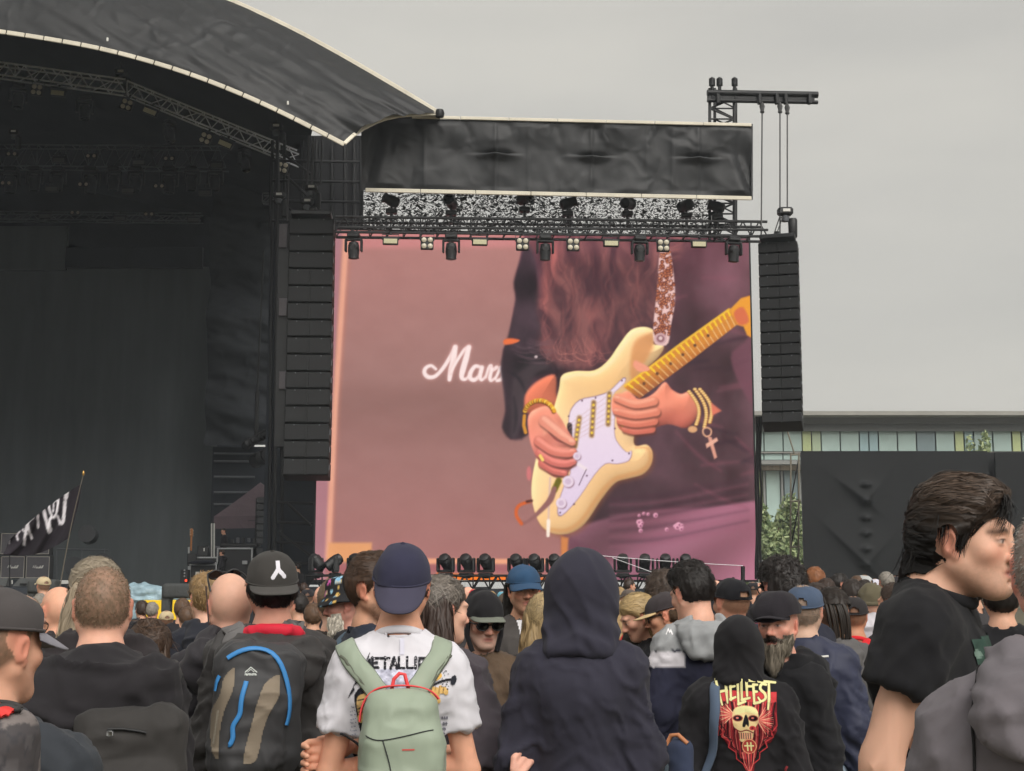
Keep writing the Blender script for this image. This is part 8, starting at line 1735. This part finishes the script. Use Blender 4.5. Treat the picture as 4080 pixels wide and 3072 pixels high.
# pair looking down, right of the hoodie
P_(u=2540, v=2372, sc=750, yaw=100, head=(6, 26, 0), skin=(222, 168, 142), seed=34, h=.0055, bw=.9, hair=dict(style='long', col=(182, 156, 112), th=.016, n=700, L=.09, w=.0022, dir=(0, -1, -.2), cvar=.2, extra=(long_back((170, 144, 100), 1.44, n=300),)), top=jacket(K('black_puffer', (36, 36, 40))), label='blonde woman looking down to the left behind the black cap')
P_(u=2650, v=2360, sc=770, hatz=.004, yaw=78, head=(8, 16, 0), skin=(206, 152, 122), seed=35, h=.0055, bw=.95, hair=dict(style='short', col=(84, 66, 50), th=.010, n=200, L=.03, under=.02), top=jacket(K('black_zip_top', (32, 32, 35)), hood=.9), label='person in black cap with beige peak and black glasses facing left',
 after=(lambda p, r: cap(p, r, cloth('black_cap_brown', (62, 56, 58)), cloth('beige_peak', (206, 178, 132)), yaw=0, ang=8, L=.07, hgt=.094, curve=.012, drop=-.006), lambda p, r: glasses(p, r, M_frame, None, None, .0032)))
P_(u=2642, v=2284, sc=740, yaw=0, head=(0, 2, 0), skin=SK2, seed=36, h=.008, hair=dict(style='short', col=(70, 58, 50), th=.022, n=700, L=.03, w=.002, jit=.8, lift=.008, cvar=.4), top=jacket(K('mustard_strap_top', (58, 54, 48))), label='person with thick cropped dark brown hair left of the two-tone hoodie')
# two-tone hoodie
def twotone(p, root):
 me = p['topo'].data; V = p['tV']; z = V[:, 2]; arm = np.abs(V[:, 0]) > .15; nav, gr, wt_ = lin((46, 47, 64)), lin((156, 158, 160)), lin((214, 210, 216)); sleeve = arm & (z < 1.42)
 edge = 1.375; C = np.where((z > edge)[:, None], gr, nav); band = (np.abs(V[:, 0]) > .125) & (z > 1.30) & (z < 1.368); C = np.where(band[:, None], wt_, C); C = C * (1 + .06 * fbm(V * 120, 2)[:, None]); set_col(me, C); me.materials.clear(); me.materials.append(mat('two_tone_jersey', attr=True, rough=.92, fold=.25, fscale=8, bump=.25, bscale=500, spec=.2));
 cv = Canvas(22, 22, (0, 0, 22, 22), (230, 228, 230), 0); cv.stroke([(3, 18), (8, 5), (12, 14), (15, 8), (20, 18)], 3.2, (232, 230, 232)); q_ = loc_xz(p, 2662, 2512); decal(p, cv, 'sleeve_emblem', (q_.x, 0), q_.z, .035, .035, (-.5, -1, 0), None, p['topo'])
P_(u=2752, v=2258, sc=860, yaw=22, head=(20, 18, 0), skin=(224, 172, 148), seed=37, h=.0055, bw=1.0, hair=dict(style='short', col=(32, 27, 25), th=.017, top=.7, front=.5, fade=.5, n=900, L=.045, w=.0018, lift=.006, cvar=.35, nape=-.06), top=hoodie(K('grey_jersey', (150, 152, 154)), hood=1.0, hm=K('grey_jersey', (150, 152, 154))), legs=K_jeans(), label='dark-haired man in grey, white and navy hoodie', after=(twotone,))
# bag with orange-brown edge on the left of the skull hoodie
# black cap, maroon hood
P_(u=2915, v=2302, sc=800, hatz=.004, yaw=22, head=(14, 4, 0), skin=(222, 168, 140), seed=38, h=.006, buzz=((140, 112, 86), .7, 0), fuzzL=.004, top=hoodie(K('maroon_fleece', (112, 40, 66)), hood=1.25), label='man in black strapback cap and maroon hood behind the two-tone hoodie', after=(lambda p, r: cap(p, r, cloth('deep_black_cap', (28, 28, 32)), yaw=0, ang=12, L=.07, hgt=.098, hole=True, drop=-.012, tilt=10),))
P_(u=3112, v=2244, sc=850, yaw=24, head=(16, 4, 0), skin=(224, 168, 148), seed=39, h=.006, hair=dict(style='short', col=(38, 32, 30), th=.024, top=.3, n=1100, L=.04, w=.002, lift=.010, jit=.9, curl=.8, cvar=.4, nape=-.09), top=jacket(K('dark_blue_jacket', (44, 46, 58))), label='tall man with tousled dark hair and glasses right of the screen edge', after=(lambda p, r: glasses(p, r, M_frame, None, None, .003),))
# flat cap with grey beard
def flatcap(p, root):
 m = cloth('black_wool', (40, 37, 42), bump=.6, bscale=200); V, F = dome(.103, .128, .098, .026, 2.6, seam=8, y0=.004, noise=.004); V[:, 2] -= np.clip(V[:, 1] - .06, 0, 1) * .45; o = put('flat_cap', V, F, p['Hm'] @ T3(0, 0, .024) @ Matrix.Rotation(R(-3), 4, 'X'), p, m, root); Vb, Fb = brim(.090, .116, .030, 16, .042, 60, y0=.004, curve=.02); put('peak', Vb, Fb, p['Hm'], p, m, o)
def moustache(p, root):
 hp = lambda x, y, z: tuple(p['Hm'] @ Vector((x, y, z))); c = lin((52, 42, 38)); V, F, C = lock_sdf([(hp(0, .098, -.048), hp(-.032, .082, -.066), .009, .006, .01, (1, 1, 1)), (hp(0, .098, -.048), hp(.032, .082, -.066), .009, .006, .01, (1, 1, 1)), (hp(-.032, .080, -.066), hp(-.034, .074, -.095), .006, .006, .01, (1, 1, 1)), (hp(.032, .080, -.066), hp(.034, .074, -.095), .006, .006, .01, (1, 1, 1))], .004, tuple(np.array(hp(0, .09, -.06)) - .07), tuple(np.array(hp(0, .09, -.06)) + .07), (56, 46, 42), np.random.RandomState(2), 150, .03, .0016, amp=.003)(p, c, np.random.RandomState(1)); me = mesh_faces('moustache', V * p['s'], F, True, [M_hairm]); set_col(me, C); add_mesh('moustache', me, None, root)
P_(u=3100, v=2372, sc=985, hatz=.014, yaw=150, head=(10, -2, 2), skin=(212, 156, 136), seed=40, h=.0045, bw=.90, brow=(60, 48, 42), stubble=(.5, (90, 78, 70)), top=hoodie(K_black(), hood=1.1), label='man with long grey beard in black flat cap looking back at the camera', after=(flatcap, lambda p, r: beard(p, r, (116, 108, 96), .065, 900, True, .002), moustache))
# skull hoodie
def skull_print(p, root):
 cv = Canvas(170, 230, (2838, 2675, 3102, 3075), (0, 0, 0), 0.0); y1 = (228, 222, 160); rd, dr, lr, bk_ = (196, 62, 66), (110, 28, 36), (226, 122, 110), (22, 20, 24)
 cv.poly([(2843, 2742), (3100, 2750), (3098, 2900), (3072, 2946), (3030, 2960), (3010, 3000), (2998, 3075), (2980, 3060), (2940, 2990), (2900, 2960), (2870, 2920), (2858, 2850)], dr, 2)
 cv.poly([(2843, 2742), (3100, 2750), (3097, 2790), (2852, 2785)], rd, 2)
 rs = np.random.RandomState(6)
 for k in range(26):
  x = 2848 + 9.8 * k; t = abs(x - 2975) / 125; yb = 3050 - 150 * t ** 1.3; P = [(x, 2790), (x + (2975 - x) * .15 + rs.uniform(-5, 5), 2860), (x + (2975 - x) * .10 + rs.uniform(-6, 6), 2920), (x + (2975 - x) * .35, yb)]
  cv.stroke(P, (6, 4, 2), (rd, bk_, lr)[k % 3], 1.5, 3, .9)
 for sg_ in (-1, 1):
  P = np.array([(2862, 2830), (2858, 2880), (2880, 2905), (2874, 2925), (2906, 2942), (2900, 2965), (2930, 2985), (2932, 3010), (2958, 3030), (2980, 3072)]); P[:, 0] = P[:, 0] if sg_ < 0 else 2 * 2978 - P[:, 0]; cv.stroke(P, (3, 5, 4), rd, 1.5); P2 = P + np.array([[10 * -sg_, -6]]); cv.stroke(P2, 3, bk_, 1.5)
 for k in range(16):
  a = R(-60 + 8 * k); cv.stroke([(3020, 2860), (3020 + 70 * math.cos(a) * .9, 2860 + 60 * math.sin(a))], (7, 2), ((232, 170, 140), lr, rd)[k % 3], 1.5); a = R(130 + 7 * k); cv.stroke([(2925, 2835), (2925 + 62 * math.cos(a), 2835 + 48 * math.sin(a))], (6, 2), ((236, 190, 150), lr, rd)[k % 3], 1.5)
 cv.poly([(2918, 2842), (2926, 2815), (2950, 2803), (2985, 2802), (3014, 2812), (3024, 2840), (3020, 2870), (3006, 2892), (2998, 2930), (2978, 2940), (2948, 2940), (2940, 2900), (2922, 2880)], (232, 206, 150), 2, 4)
 cv.poly([(2934, 2812), (2980, 2804), (3018, 2820), (3016, 2834), (2976, 2826), (2932, 2836)], y1, 2, 3)
 for c in ((2940, 2850), (3002, 2850)): cv.ell(c, (20, 12), dr, 3); cv.ell(c, (15, 9), bk_, 2); cv.ell((c[0] - 2, c[1] - 1), (6, 4), lr, 2)
 cv.poly([(2968, 2842), (2976, 2838), (2984, 2862), (2982, 2882), (2974, 2874), (2966, 2884), (2958, 2878)], bk_, 2, 3); cv.ell((2998, 2888), (12, 9), rd, 2); cv.ell((2998, 2888), (5, 4), dr, 2)
 for k in range(6): cv.stroke([(2944 + 9 * k, 2908), (2945 + 9 * k, 2930)], 3, bk_); cv.stroke([(2948 + 9 * k, 2908), (2949 + 9 * k, 2930)], 5, (238, 170, 140))
 cv.stroke([(2930, 2892), (2950, 2902), (2975, 2896), (3000, 2906)], 4, dr, 2, 3)
 cv.ell((2984, 2960), (30, 30), rd, 2); cv.ell((2984, 2960), (25, 25), (170, 60, 56), 2); cv.stroke([(2984 + 28 * math.cos(t), 2960 + 28 * math.sin(t)) for t in np.linspace(0, 6.28, 20)], 3, (226, 180, 130));
 for a, b in (((2966, 2958), (3000, 2958)), ((2976, 2946), (2978, 2976)), ((2990, 2946), (2992, 2976))): cv.stroke([a, b], 6, y1)
 for k in range(5): cv.stroke([(2955 + 12 * k, 2985), (2965 + 8 * k, 3030), (2984, 3066)], (5, 2), (lr, rd)[k % 2], 1.5, 3)
 S_ = [[[(2852, 2703), (2866, 2760), (2878, 2800)], [(2892, 2696), (2896, 2750), (2900, 2792)], [(2862, 2752), (2898, 2744)]], [[(2912, 2702), (2914, 2780)], [(2910, 2704), (2934, 2700)], [(2912, 2732), (2930, 2728)], [(2912, 2778), (2932, 2770)]], [[(2942, 2686), (2944, 2790)], [(2944, 2796), (2972, 2786)]], [[(2957, 2682), (2958, 2774)], [(2958, 2780), (2990, 2772)]], [[(2978, 2706), (2980, 2764)], [(2976, 2704), (3012, 2708)], [(2980, 2728), (3000, 2728)]], [[(3006, 2722), (3008, 2790)], [(3006, 2722), (3022, 2722)], [(3008, 2748), (3020, 2748)], [(3008, 2792), (3032, 2788)]], [[(3058, 2722), (3040, 2720), (3034, 2738), (3052, 2756), (3054, 2774), (3036, 2784), (3024, 2770)]], [[(3028, 2709), (3096, 2714)], [(3070, 2712), (3068, 2776), (3063, 2815)]]]
 for L in S_:
  for s in L: cv.stroke(s, (13, 15, 12) if len(s) > 2 else (14, 12), bk_, 1.5, 3 if len(s) > 3 else 0, .6)
 for L in S_:
  for s in L: cv.stroke(s, (10, 12, 7) if len(s) > 2 else (11.5, 9), y1, 1.2, 3 if len(s) > 3 else 0)
 a, d = loc_xz(p, 2838, 2675), loc_xz(p, 3102, 3075); decal(p, cv, 'back_print', (a.x + d.x) / 2, (a.z + d.z) / 2, d.x - a.x, a.z - d.z, (0, -1, 0))
 for k in range(3):
  V, F = ribbon([(.205 + .004 * k, -.06, 1.12 - .03 * k), (.225, -.01, 1.06 - .03 * k)], .012, .001, surf(p), .003); np_obj('sleeve_print', V, F, mat('red_print', (150, 52, 58), rough=.85), p['topo'], p['s'])
def denim_bag(p, root):
 m = cloth('navy_denim_bag', (54, 62, 84)); b = empty('shoulder_bag', p['loc'], R(p['yaw']), 'navy shoulder bag with tan trim on the skull-print hoodie wearer', 'bag'); s = p['s']
 V, F = ribbon([(-.175, -.10, 1.02), (-.125, -.13, 1.20), (-.105, -.12, 1.36), (-.105, -.04, 1.45), (-.10, .06, 1.42), (-.10, .13, 1.28)], (.03, .045, .045, .04), .007, surf(p), .006, n=36); np_obj('strap', V, F, cloth('slate_webbing', (84, 98, 118)), b, s)
 V, F = bag_surface([lambda S: S.rbox((-.255, -.02, 1.07), (.055, .13, .17), .05)], (-.36, -.2, .85), (-.15, .16, 1.30), .012); np_obj('bag_body', V, F, m, b, s)
 mb = MB().path([(-.225, -.13, 1.22), (-.265, -.12, 1.255), (-.295, -.10, 1.25), (-.315, -.10, 1.21)], .010, 6); np_obj('trim', np.array(mb.v), np.array([f for f in mb.f if len(f) == 4]), mat('tan_leather', (188, 124, 84), rough=.6), b, s)
P_(u=2940, v=2438, sc=1010, hatz=.022, yaw=0, head=(6, 6, 0), seed=41, h=.012, coarse=.03, face=False, bw=1.02, armL=((-.225, -.03, 1.09), (-.10, .16, 1.0)), armR=((.225, -.02, 1.10), (.10, .18, 1.05)), top=dict(kind='up', m=K('jet_black_fleece', (32, 31, 34), fold=.3), g=.028, h=.0105, amp=.014, big=.90, cut=1.475, hamp=.012), label='hooded person with skull print and yellow lettering on the back', after=(skull_print, denim_bag))
# navy jacket with white piping behind the flat cap; grey jacket with khaki trousers
def piping(p, root):
 V, F = ribbon([(-.10, -.12, 1.44), (-.03, -.15, 1.455), (.05, -.14, 1.44), (.11, -.08, 1.42)], .010, .004, surf(p), .004); np_obj('white_piping', V, F, M_white, p['topo'], p['s'])
P_(u=3200, v=2330, sc=900, yaw=-6, head=(0, 0, 0), skin=(206, 168, 146), seed=42, h=.008, buzz=((120, 110, 98), .7, 0), top=jacket(K_navy(), amp=.02, g=.034), legs=K_jeans(), bw=1.02, label='man in navy rain jacket with white piping behind the flat cap', after=(piping, lambda p, r: cap(p, r, cloth('slate_blue_cap', (70, 84, 106)), yaw=0, hole=True, hgt=.09, tilt=8, drop=-.01)))
def dreads(p, col, rs):
 hc = p['Hm'] @ Vector((0, -.06, .03)); V = []; F = []; C = []; n = 0
 for k in range(16):
  a = rs.uniform(-1, 1); pts = [hc + Vector((a * .05, -.03, .04)), hc + Vector((a * .06 + .02, -.06, -.02)), hc + Vector((a * .06 + .03, -.065, -.08)), hc + Vector((a * .055 + .035, -.06, -.13 - rs.uniform(0, .04)))]; mb = MB().path([Vector(q_) for q_ in crom(np.array([tuple(q_) for q_ in pts]), 4, False)], .007, 6); f = np.array([f_ for f_ in mb.f if len(f_) == 4]); V.append(np.array(mb.v)); F.append(f + n); n += len(mb.v); C.append(np.tile(lin((40, 33, 28)) * rs.uniform(.6, 1.4), (len(mb.v), 1)))
 return np.concatenate(V), np.concatenate(F), np.concatenate(C)
P_(u=3312, v=2350, sc=835, yaw=6, head=(4, 8, 0), skin=(196, 150, 120), seed=43, h=.007, buzz=((88, 70, 54), .85, 0), fuzz=False, hair=dict(style='short', col=(42, 34, 29), th=.014, n=300, L=.04, nape=.03, extra=(dreads,)), top=jacket(K('grey_bomber', (92, 90, 90)), amp=.018, g=.034, hood=.8), legs=K_khaki(), label='man with undercut and dark tied dreadlocks in grey bomber jacket')
def red_text(p, root):
 cv = Canvas(40, 22, (0, 0, 40, 22), (60, 20, 26), 0)
 for P in ([(4, 20), (6, 3), (12, 14), (18, 3), (20, 20)], [(25, 20), (30, 3), (36, 20)], [(27, 14), (34, 14)]): cv.stroke(P, 4.5, (92, 22, 30))
 decal(p, cv, 'shirt_lettering', .02, 1.25, .24, .10)
P_(u=3398, v=2372, sc=700, hatz=.004, yaw=4, skin=(196, 140, 110), seed=44, h=.009, buzz=((90, 70, 54), .7, 0), fuzz=False, top=tee(K('red_tee_cloth', (214, 44, 52))), label='man in black cap and red t-shirt with dark lettering', after=(lambda p, r: cap(p, r, cloth('soft_black_cap', (46, 43, 44)), yaw=0, hole=True, hgt=.095, tilt=10, drop=-.012), red_text))
P_(u=3470, v=2330, sc=640, hatz=.01, yaw=-6, skin=SK1, seed=45, h=.010, top=hoodie(K('pale_grey_fleece', (196, 192, 198)), hood=1.5), label='person in olive beanie with pale grey hood', after=(lambda p, r: beanie(p, r, cloth('olive_knit', (96, 90, 72), bump=.4, bscale=250)),))
P_(u=3568, v=2330, sc=690, yaw=38, head=(20, 0, 0), skin=(222, 166, 138), seed=46, h=.007, hair=dict(style='short', col=(62, 48, 40), th=.012, fade=.6, n=400, L=.025), top=jacket(K('black_top', (36, 35, 38))), label='young man with short brown hair facing left beside the big man')
# background man in black behind the big man's chest
def hem_text(p, root):
 cv = Canvas(60, 8, (0, 0, 60, 8), (200, 200, 200), 0)
 for k in range(12): cv.stroke([(3 + 4.6 * k, 1), (3 + 4.6 * k, 7)], 1.8, (206, 206, 204)); cv.stroke([(3 + 4.6 * k, 1 + 3 * (k % 3)), (6 + 4.6 * k, 4)], 1.5, (206, 206, 204))
 decal(p, cv, 'shirt_lettering', 0, 1.03, .25, .03)
 cv = Canvas(30, 60, (0, 0, 30, 60), (40, 40, 44), 0); rs = np.random.RandomState(3); cv.poly([(4, 2), (26, 4), (24, 18), (6, 20)], (226, 170, 50), 2, 3)
 for k in range(14): cv.stroke([(rs.uniform(2, 28), rs.uniform(22, 58)), (rs.uniform(2, 28), rs.uniform(22, 58))], 2, (180, 190, 200))
 decal(p, cv, 'shirt_print', .17, 1.22, .09, .2, (.4, -1, 0))
P_(u=3985, v=2292, sc=800, yaw=4, skin=SK2, seed=47, h=.009, bw=1.1, hair=dict(style='short', col=(34, 29, 27), th=.012, n=300, L=.03), top=dict(kind='jacket', m=K_black(), g=.024, h=.014, amp=.012, cg=.004), label='man in black long-sleeved top behind the big man, near the right edge', after=(hem_text,))
# ---------------------------------------------------------------- thin stage haze and damp air
hz_ = MB().box((0, 320, 16), (820, 780, 34)).build('haze', None); tag(hz_, kind='stuff')
mh = bpy.data.materials.new('haze'); mh.use_nodes = True; th_ = mh.node_tree; th_.nodes.remove(th_.nodes['Principled BSDF']); pv_ = th_.nodes.new('ShaderNodeVolumePrincipled')
pv_.inputs['Color'].default_value = (.86, .93, 1.0, 1); pv_.inputs['Density'].default_value = 0.0008; pv_.inputs['Anisotropy'].default_value = 0.0
th_.links.new(pv_.outputs[0], th_.nodes['Material Output'].inputs['Volume']); hz_.data.materials.append(mh)
# ---------------------------------------------------------------- distant crowd
occ = np.zeros((90, 408), bool)                 # coarse picture cells already covered by nearer people (v from 2200)
def cells(u0, u1, v0, v1): return slice(max(0, int((v0 - 2200) / 10)), max(0, min(90, int((v1 - 2200) / 10)))), slice(max(0, int(u0 / 10)), max(0, min(408, int(u1 / 10))))
def mark(u, v, sc): occ[cells(u - .085 * sc, u + .085 * sc, v, v + .24 * sc)] = True; occ[cells(u - .23 * sc, u + .23 * sc, v + .28 * sc, 3200)] = True
for o in list(COL.objects):
 if o.get('category') == 'person':
  pu, pv = proj(np.array([[o.location.x, o.location.y, 1.70]])); mark(float(pu[0]), float(pv[0]), FPX / o.location.y)
for (u, v, sc) in ((1609, 2166, 1275), (2318, 2183, 1180), (1086, 2192, 1120), (415, 2257, 1370), (3800, 1868, 2000), (2940, 2438, 1010)): mark(u, v, sc)
TPL = {}
def far_template(key, p):
 base = dict(u=2040, v=2332, sc=400, h=.012, coarse=.034, seed=len(TPL) + 60, fh=.014, face=True); base.update(p); base['label'] = 'template'
 TPL[key] = [person(base)['root'], None, base]; return TPL[key]
def ftop(kind='jacket', **k): d = dict(kind=kind, m=cloth('far_top', (44, 43, 47)), g=.022, h=.024, amp=.014, cg=.004); d.update(k); return d
def sh(col, **k): d = dict(style='short', col=col, th=.014, n=120, L=.03, w=.004, lift=.006, jit=.7); d.update(k); return d
capm = lambda col, n: cloth('far_cap_' + n, col)
TD = {
 'black hair': dict(hair=sh((34, 29, 27)), top=ftop()), 'dark brown hair': dict(hair=sh((58, 44, 37), top=.5), top=ftop(hood=1.1)), 'brown hair': dict(hair=sh((92, 70, 54)), top=ftop()), 'curly dark hair': dict(hair=sh((44, 36, 32), th=.026, jit=1.2, curl=1.0), top=ftop()), 'fair hair': dict(hair=sh((160, 134, 96)), top=ftop()), 'grey hair': dict(hair=sh((136, 130, 122)), top=ftop(), skin=(214, 160, 140)), 'ginger hair': dict(hair=sh((132, 84, 52), th=.02), top=ftop(hood=1.0)),
 'a bald head': dict(top=ftop(), skin=(226, 172, 148)), 'a shaved head': dict(buzz=((86, 70, 58), .8, 0), fuzz=False, top=ftop('tee')),
 'a dark cap': dict(buzz=((70, 56, 46), .8, 0), fuzz=False, top=ftop(), after=(lambda p, r: cap(p, r, capm((40, 38, 42), 'dark'), hole=True, tilt=9, drop=-.01),)), 'a pale cap': dict(buzz=((90, 72, 56), .7, 0), fuzz=False, top=ftop(), after=(lambda p, r: cap(p, r, capm((196, 178, 144), 'pale'), hole=True, tilt=9, drop=-.01),)), 'a backwards dark cap': dict(buzz=((60, 48, 42), .8, 0), fuzz=False, top=ftop(hood=1.0), after=(lambda p, r: cap(p, r, capm((52, 48, 50), 'back'), yaw=180, ang=30, tilt=-10, drop=-.01),)),
 'a dark beanie': dict(top=ftop(hood=1.1), after=(lambda p, r: beanie(p, r, cloth('far_beanie', (48, 46, 46))),)), 'long brown hair': dict(bw=.92, hair=sh((84, 62, 48), extra=(long_back((82, 60, 46), 1.36, n=120),)), top=ftop()), 'long dark hair': dict(bw=.92, hair=sh((44, 35, 31), extra=(long_back((42, 34, 30), 1.34, n=120),)), top=ftop()), 'long fair hair': dict(bw=.9, hair=sh((172, 144, 104), extra=(long_back((168, 140, 100), 1.38, n=120),)), top=ftop()),
 'a raised hood': dict(face=False, top=dict(kind='up', m=cloth('far_top', (44, 43, 47)), g=.026, h=.022, amp=.012, big=1.0)), 'a raised arm': dict(hair=sh((52, 40, 34)), armL='up', armR='down', top=ftop()) }
for k_, d_ in TD.items(): far_template(k_, d_)
ZONE = [(430, 'by guitar cabinets'), (880, 'by yellow barrier'), (1260, 'by the gazebo'), (1700, 'below screen left'), (2180, 'below screen middle'), (2560, 'below screen guitar'), (3015, 'below screen right'), (3200, 'by white hoarding'), (3480, 'by black wall left'), (9999, 'by black wall right')]
TOPC = {'black': (38, 37, 41), 'charcoal': (62, 60, 62), 'grey': (112, 110, 112), 'navy': (44, 48, 66), 'brown': (84, 72, 62), 'olive': (84, 84, 66), 'red': (186, 44, 50), 'white': (206, 204, 206), 'blue': (72, 96, 134), 'pink': (206, 132, 146)}
FAR = []
def far(kind, u, v, sc, yaw=0, top='black', capcol=None):
 FAR.append((kind, u, v, sc, yaw, top, capcol)); mark(u, v, sc)
for a in (('dark brown hair', 566, 2398, 330, 20, 'black'), ('grey hair', 607, 2402, 330, -20, 'grey'), ('a pale cap', 664, 2428, 390, 6, 'charcoal'), ('brown hair', 727, 2388, 400, 0, 'black'), ('brown hair', 745, 2420, 420, 10, 'white'), ('grey hair', 160, 2368, 330, 0, 'black'), ('a dark cap', 1225, 2340, 320, 0, 'black'), ('black hair', 1188, 2368, 440, 60, 'navy'), ('a bald head', 1282, 2336, 400, 0, 'black'), ('brown hair', 1248, 2408, 470, 0, 'brown'),
   ('brown hair', 1826, 2352, 350, 0, 'charcoal'), ('a bald head', 1864, 2338, 290, -60, 'black'), ('a pale cap', 1888, 2342, 290, -40, 'red', (200, 50, 60)), ('fair hair', 1958, 2358, 240, 0, 'olive'), ('a pale cap', 2000, 2352, 230, 0, 'black', (110, 170, 190)), ('a raised hood', 2016, 2366, 400, 0, 'brown'), ('a dark cap', 2506, 2342, 340, 60, 'black', (96, 86, 80)), ('fair hair', 2470, 2342, 260, 0, 'olive'), ('long fair hair', 2462, 2396, 400, 0, 'red'),
   ('a bald head', 2852, 2312, 290, 0, 'black'), ('a dark cap', 3000, 2314, 290, 0, 'black'), ('a bald head', 3028, 2322, 290, 0, 'grey'), ('ginger hair', 3246, 2266, 390, 0, 'black'), ('brown hair', 3240, 2294, 360, 0, 'charcoal'), ('dark brown hair', 3292, 2312, 400, 10, 'grey'), ('black hair', 3344, 2288, 330, -70, 'charcoal'), ('a pale cap', 3442, 2286, 310, 60, 'black', (176, 178, 178)), ('brown hair', 3414, 2298, 310, 0, 'charcoal'), ('a pale cap', 3486, 2302, 235, 0, 'black', (206, 204, 216)), ('grey hair', 3530, 2282, 300, 30, 'black'), ('a dark cap', 3566, 2290, 280, -60, 'black'), ('long fair hair', 3600, 2310, 190, 0, 'pink'), ('a bald head', 3216, 2368, 330, 0, 'charcoal'), ('curly dark hair', 3394, 2318, 430, 0, 'black'), ('curly dark hair', 3444, 2318, 340, 0, 'navy'), ('a raised arm', 3250, 2330, 640, 20, 'black')): far(*a)
rs = np.random.RandomState(12); kinds = list(TD)[:-1]; prob = np.array([12, 14, 12, 6, 5, 8, 2, 7, 7, 8, 4, 5, 5, 6, 5, 4, 6], float); prob /= prob.sum(); tps = list(TOPC); tpp = np.array([34, 20, 9, 9, 6, 5, 4, 5, 5, 3], float); tpp /= tpp.sum()
for Y in np.arange(8.6, 33, .85):
 sc = FPX / Y; step = .62 * sc; u = rs.uniform(-60, 0)
 while u < 4140:
  u += step * rs.uniform(.85, 1.5); hgt = np.clip(rs.normal(1.68, .07), 1.54, 1.88); v = proj(np.array([[(u - 2040) / sc, Y, hgt]]))[1][0]; uu = u
  c = cells(uu - .085 * sc, uu + .085 * sc, v, v + .2 * sc); blk = occ[c]
  if blk.size == 0 or blk.mean() > .62: continue
  if (480 < uu < 890 and v < 2412) or (1240 < uu < 2500 and v < 2336): continue
  kd = kinds[rs.choice(len(kinds), p=prob)]; far(kd, uu, float(v), sc, float(rs.normal(0, 26)) if rs.rand() < (.97 if Y < 15 else .85) else float(rs.uniform(60, 180)), tps[rs.choice(len(tps), p=tpp)])
FAR.sort(key=lambda a: a[1]); cnt = {}; seen = {}
def zone(u): return next(z for lim, z in ZONE if u < lim)
for a in FAR: k = (a[0], a[5], zone(a[1])); cnt[k] = cnt.get(k, 0) + 1
for (kd, u, v, sc, yaw, tpc, cc) in FAR:
 src, used, base = TPL[kd]; Y = FPX / sc; top = at(u, v, Y); hz = (base['Hm'] @ Vector((0, -.012, 0))).z + .116 + (.012 if 'cap' in kd or 'beanie' in kd or 'hood' in kd else 0)
 if used is None: o = src; TPL[kd][1] = True
 else: o = copy_tree(src)
 s0 = base['s']; sc_ = top.z / hz / s0; o.scale = (sc_,) * 3; yw = yaw - math.degrees(math.atan((u - 2040) / FPX)); o.rotation_euler = (0, 0, R(yw)); hx = Matrix.Rotation(R(yw), 3, 'Z') @ ((base['Hm'] @ Vector((0, -.012, .03))) * s0 * sc_); o.location = (top.x - hx.x, Y - hx.y, 0)
 k = (kd, tpc, zone(u)); seen[k] = seen.get(k, 0) + 1; n = cnt[k]
 tag(o, 'distant person with ' + kd + ' in ' + tpc + ' ' + zone(u) + ('' if n == 1 else ', ' + (ORD[seen[k] - 1] if seen[k] <= 20 else 'further') + ' from left'), 'person', 'distant crowd')
 m = cloth('far_top_' + tpc, TOPC[tpc])
 def setm(ob, mm): ob.material_slots[0].link = 'OBJECT'; ob.material_slots[0].material = mm
 for ch in o.children_recursive:
  nm = ch.name.split('.')[0]
  if nm in ('jacket', 'hoodie', 't_shirt', 'hood', 'collar'): setm(ch, m)
  if cc is not None and nm in ('cap', 'peak', 'button', 'band'): setm(ch, cloth('far_cap_%d_%d_%d' % cc, cc))
for k_, (src, used, base) in TPL.items():
 if used is None:
  for ch in list(src.children_recursive): bpy.data.objects.remove(ch)
  bpy.data.objects.remove(src)
# ---- a phone held up, stage crew
ph = empty('phone', at(3618, 2296, 14.5), 0, 'dark phone held up over the crowd before the black wall', 'phone'); MB().cbox((0, 0, 0), (.155, .012, .075), .004).build('body', M_blackp, ph); MB().cbox((0, -.0065, 0), (.14, .003, .064), .001).build('screen', M_lens, ph)
def crew(kd, u, v, Y, yaw, label, drop):
 if TPL[kd][1] is None: return
 src, used, base = TPL[kd]; o = copy_tree(src); top = at(u, v, Y); hgt = top.z - STZ + drop; sc_ = hgt / 1.75 / base['s']; o.scale = (sc_,) * 3; o.rotation_euler = (0, 0, R(yaw)); o.location = (top.x, Y, STZ - drop); tag(o, label, 'person', 'stage crew')
 for ch in o.children_recursive:
  if ch.name.split('.')[0] in ('jacket', 'hoodie', 't_shirt', 'hood', 'collar'): ch.material_slots[0].link = 'OBJECT'; ch.material_slots[0].material = cloth('far_top_black', TOPC['black'])
 return o
crew('black hair', 893, 2105, 47.6, 120, 'crew member in black leaning over the desk under the gazebo', -.5)
hp_ = crew('dark brown hair', 886, 2192, 44.2, 80, 'crew member in black with headphones facing left on stage', .15)
crew('black hair', 1187, 2244, 40, 60, 'crew member in dark clothes left of the floor lights', .9)
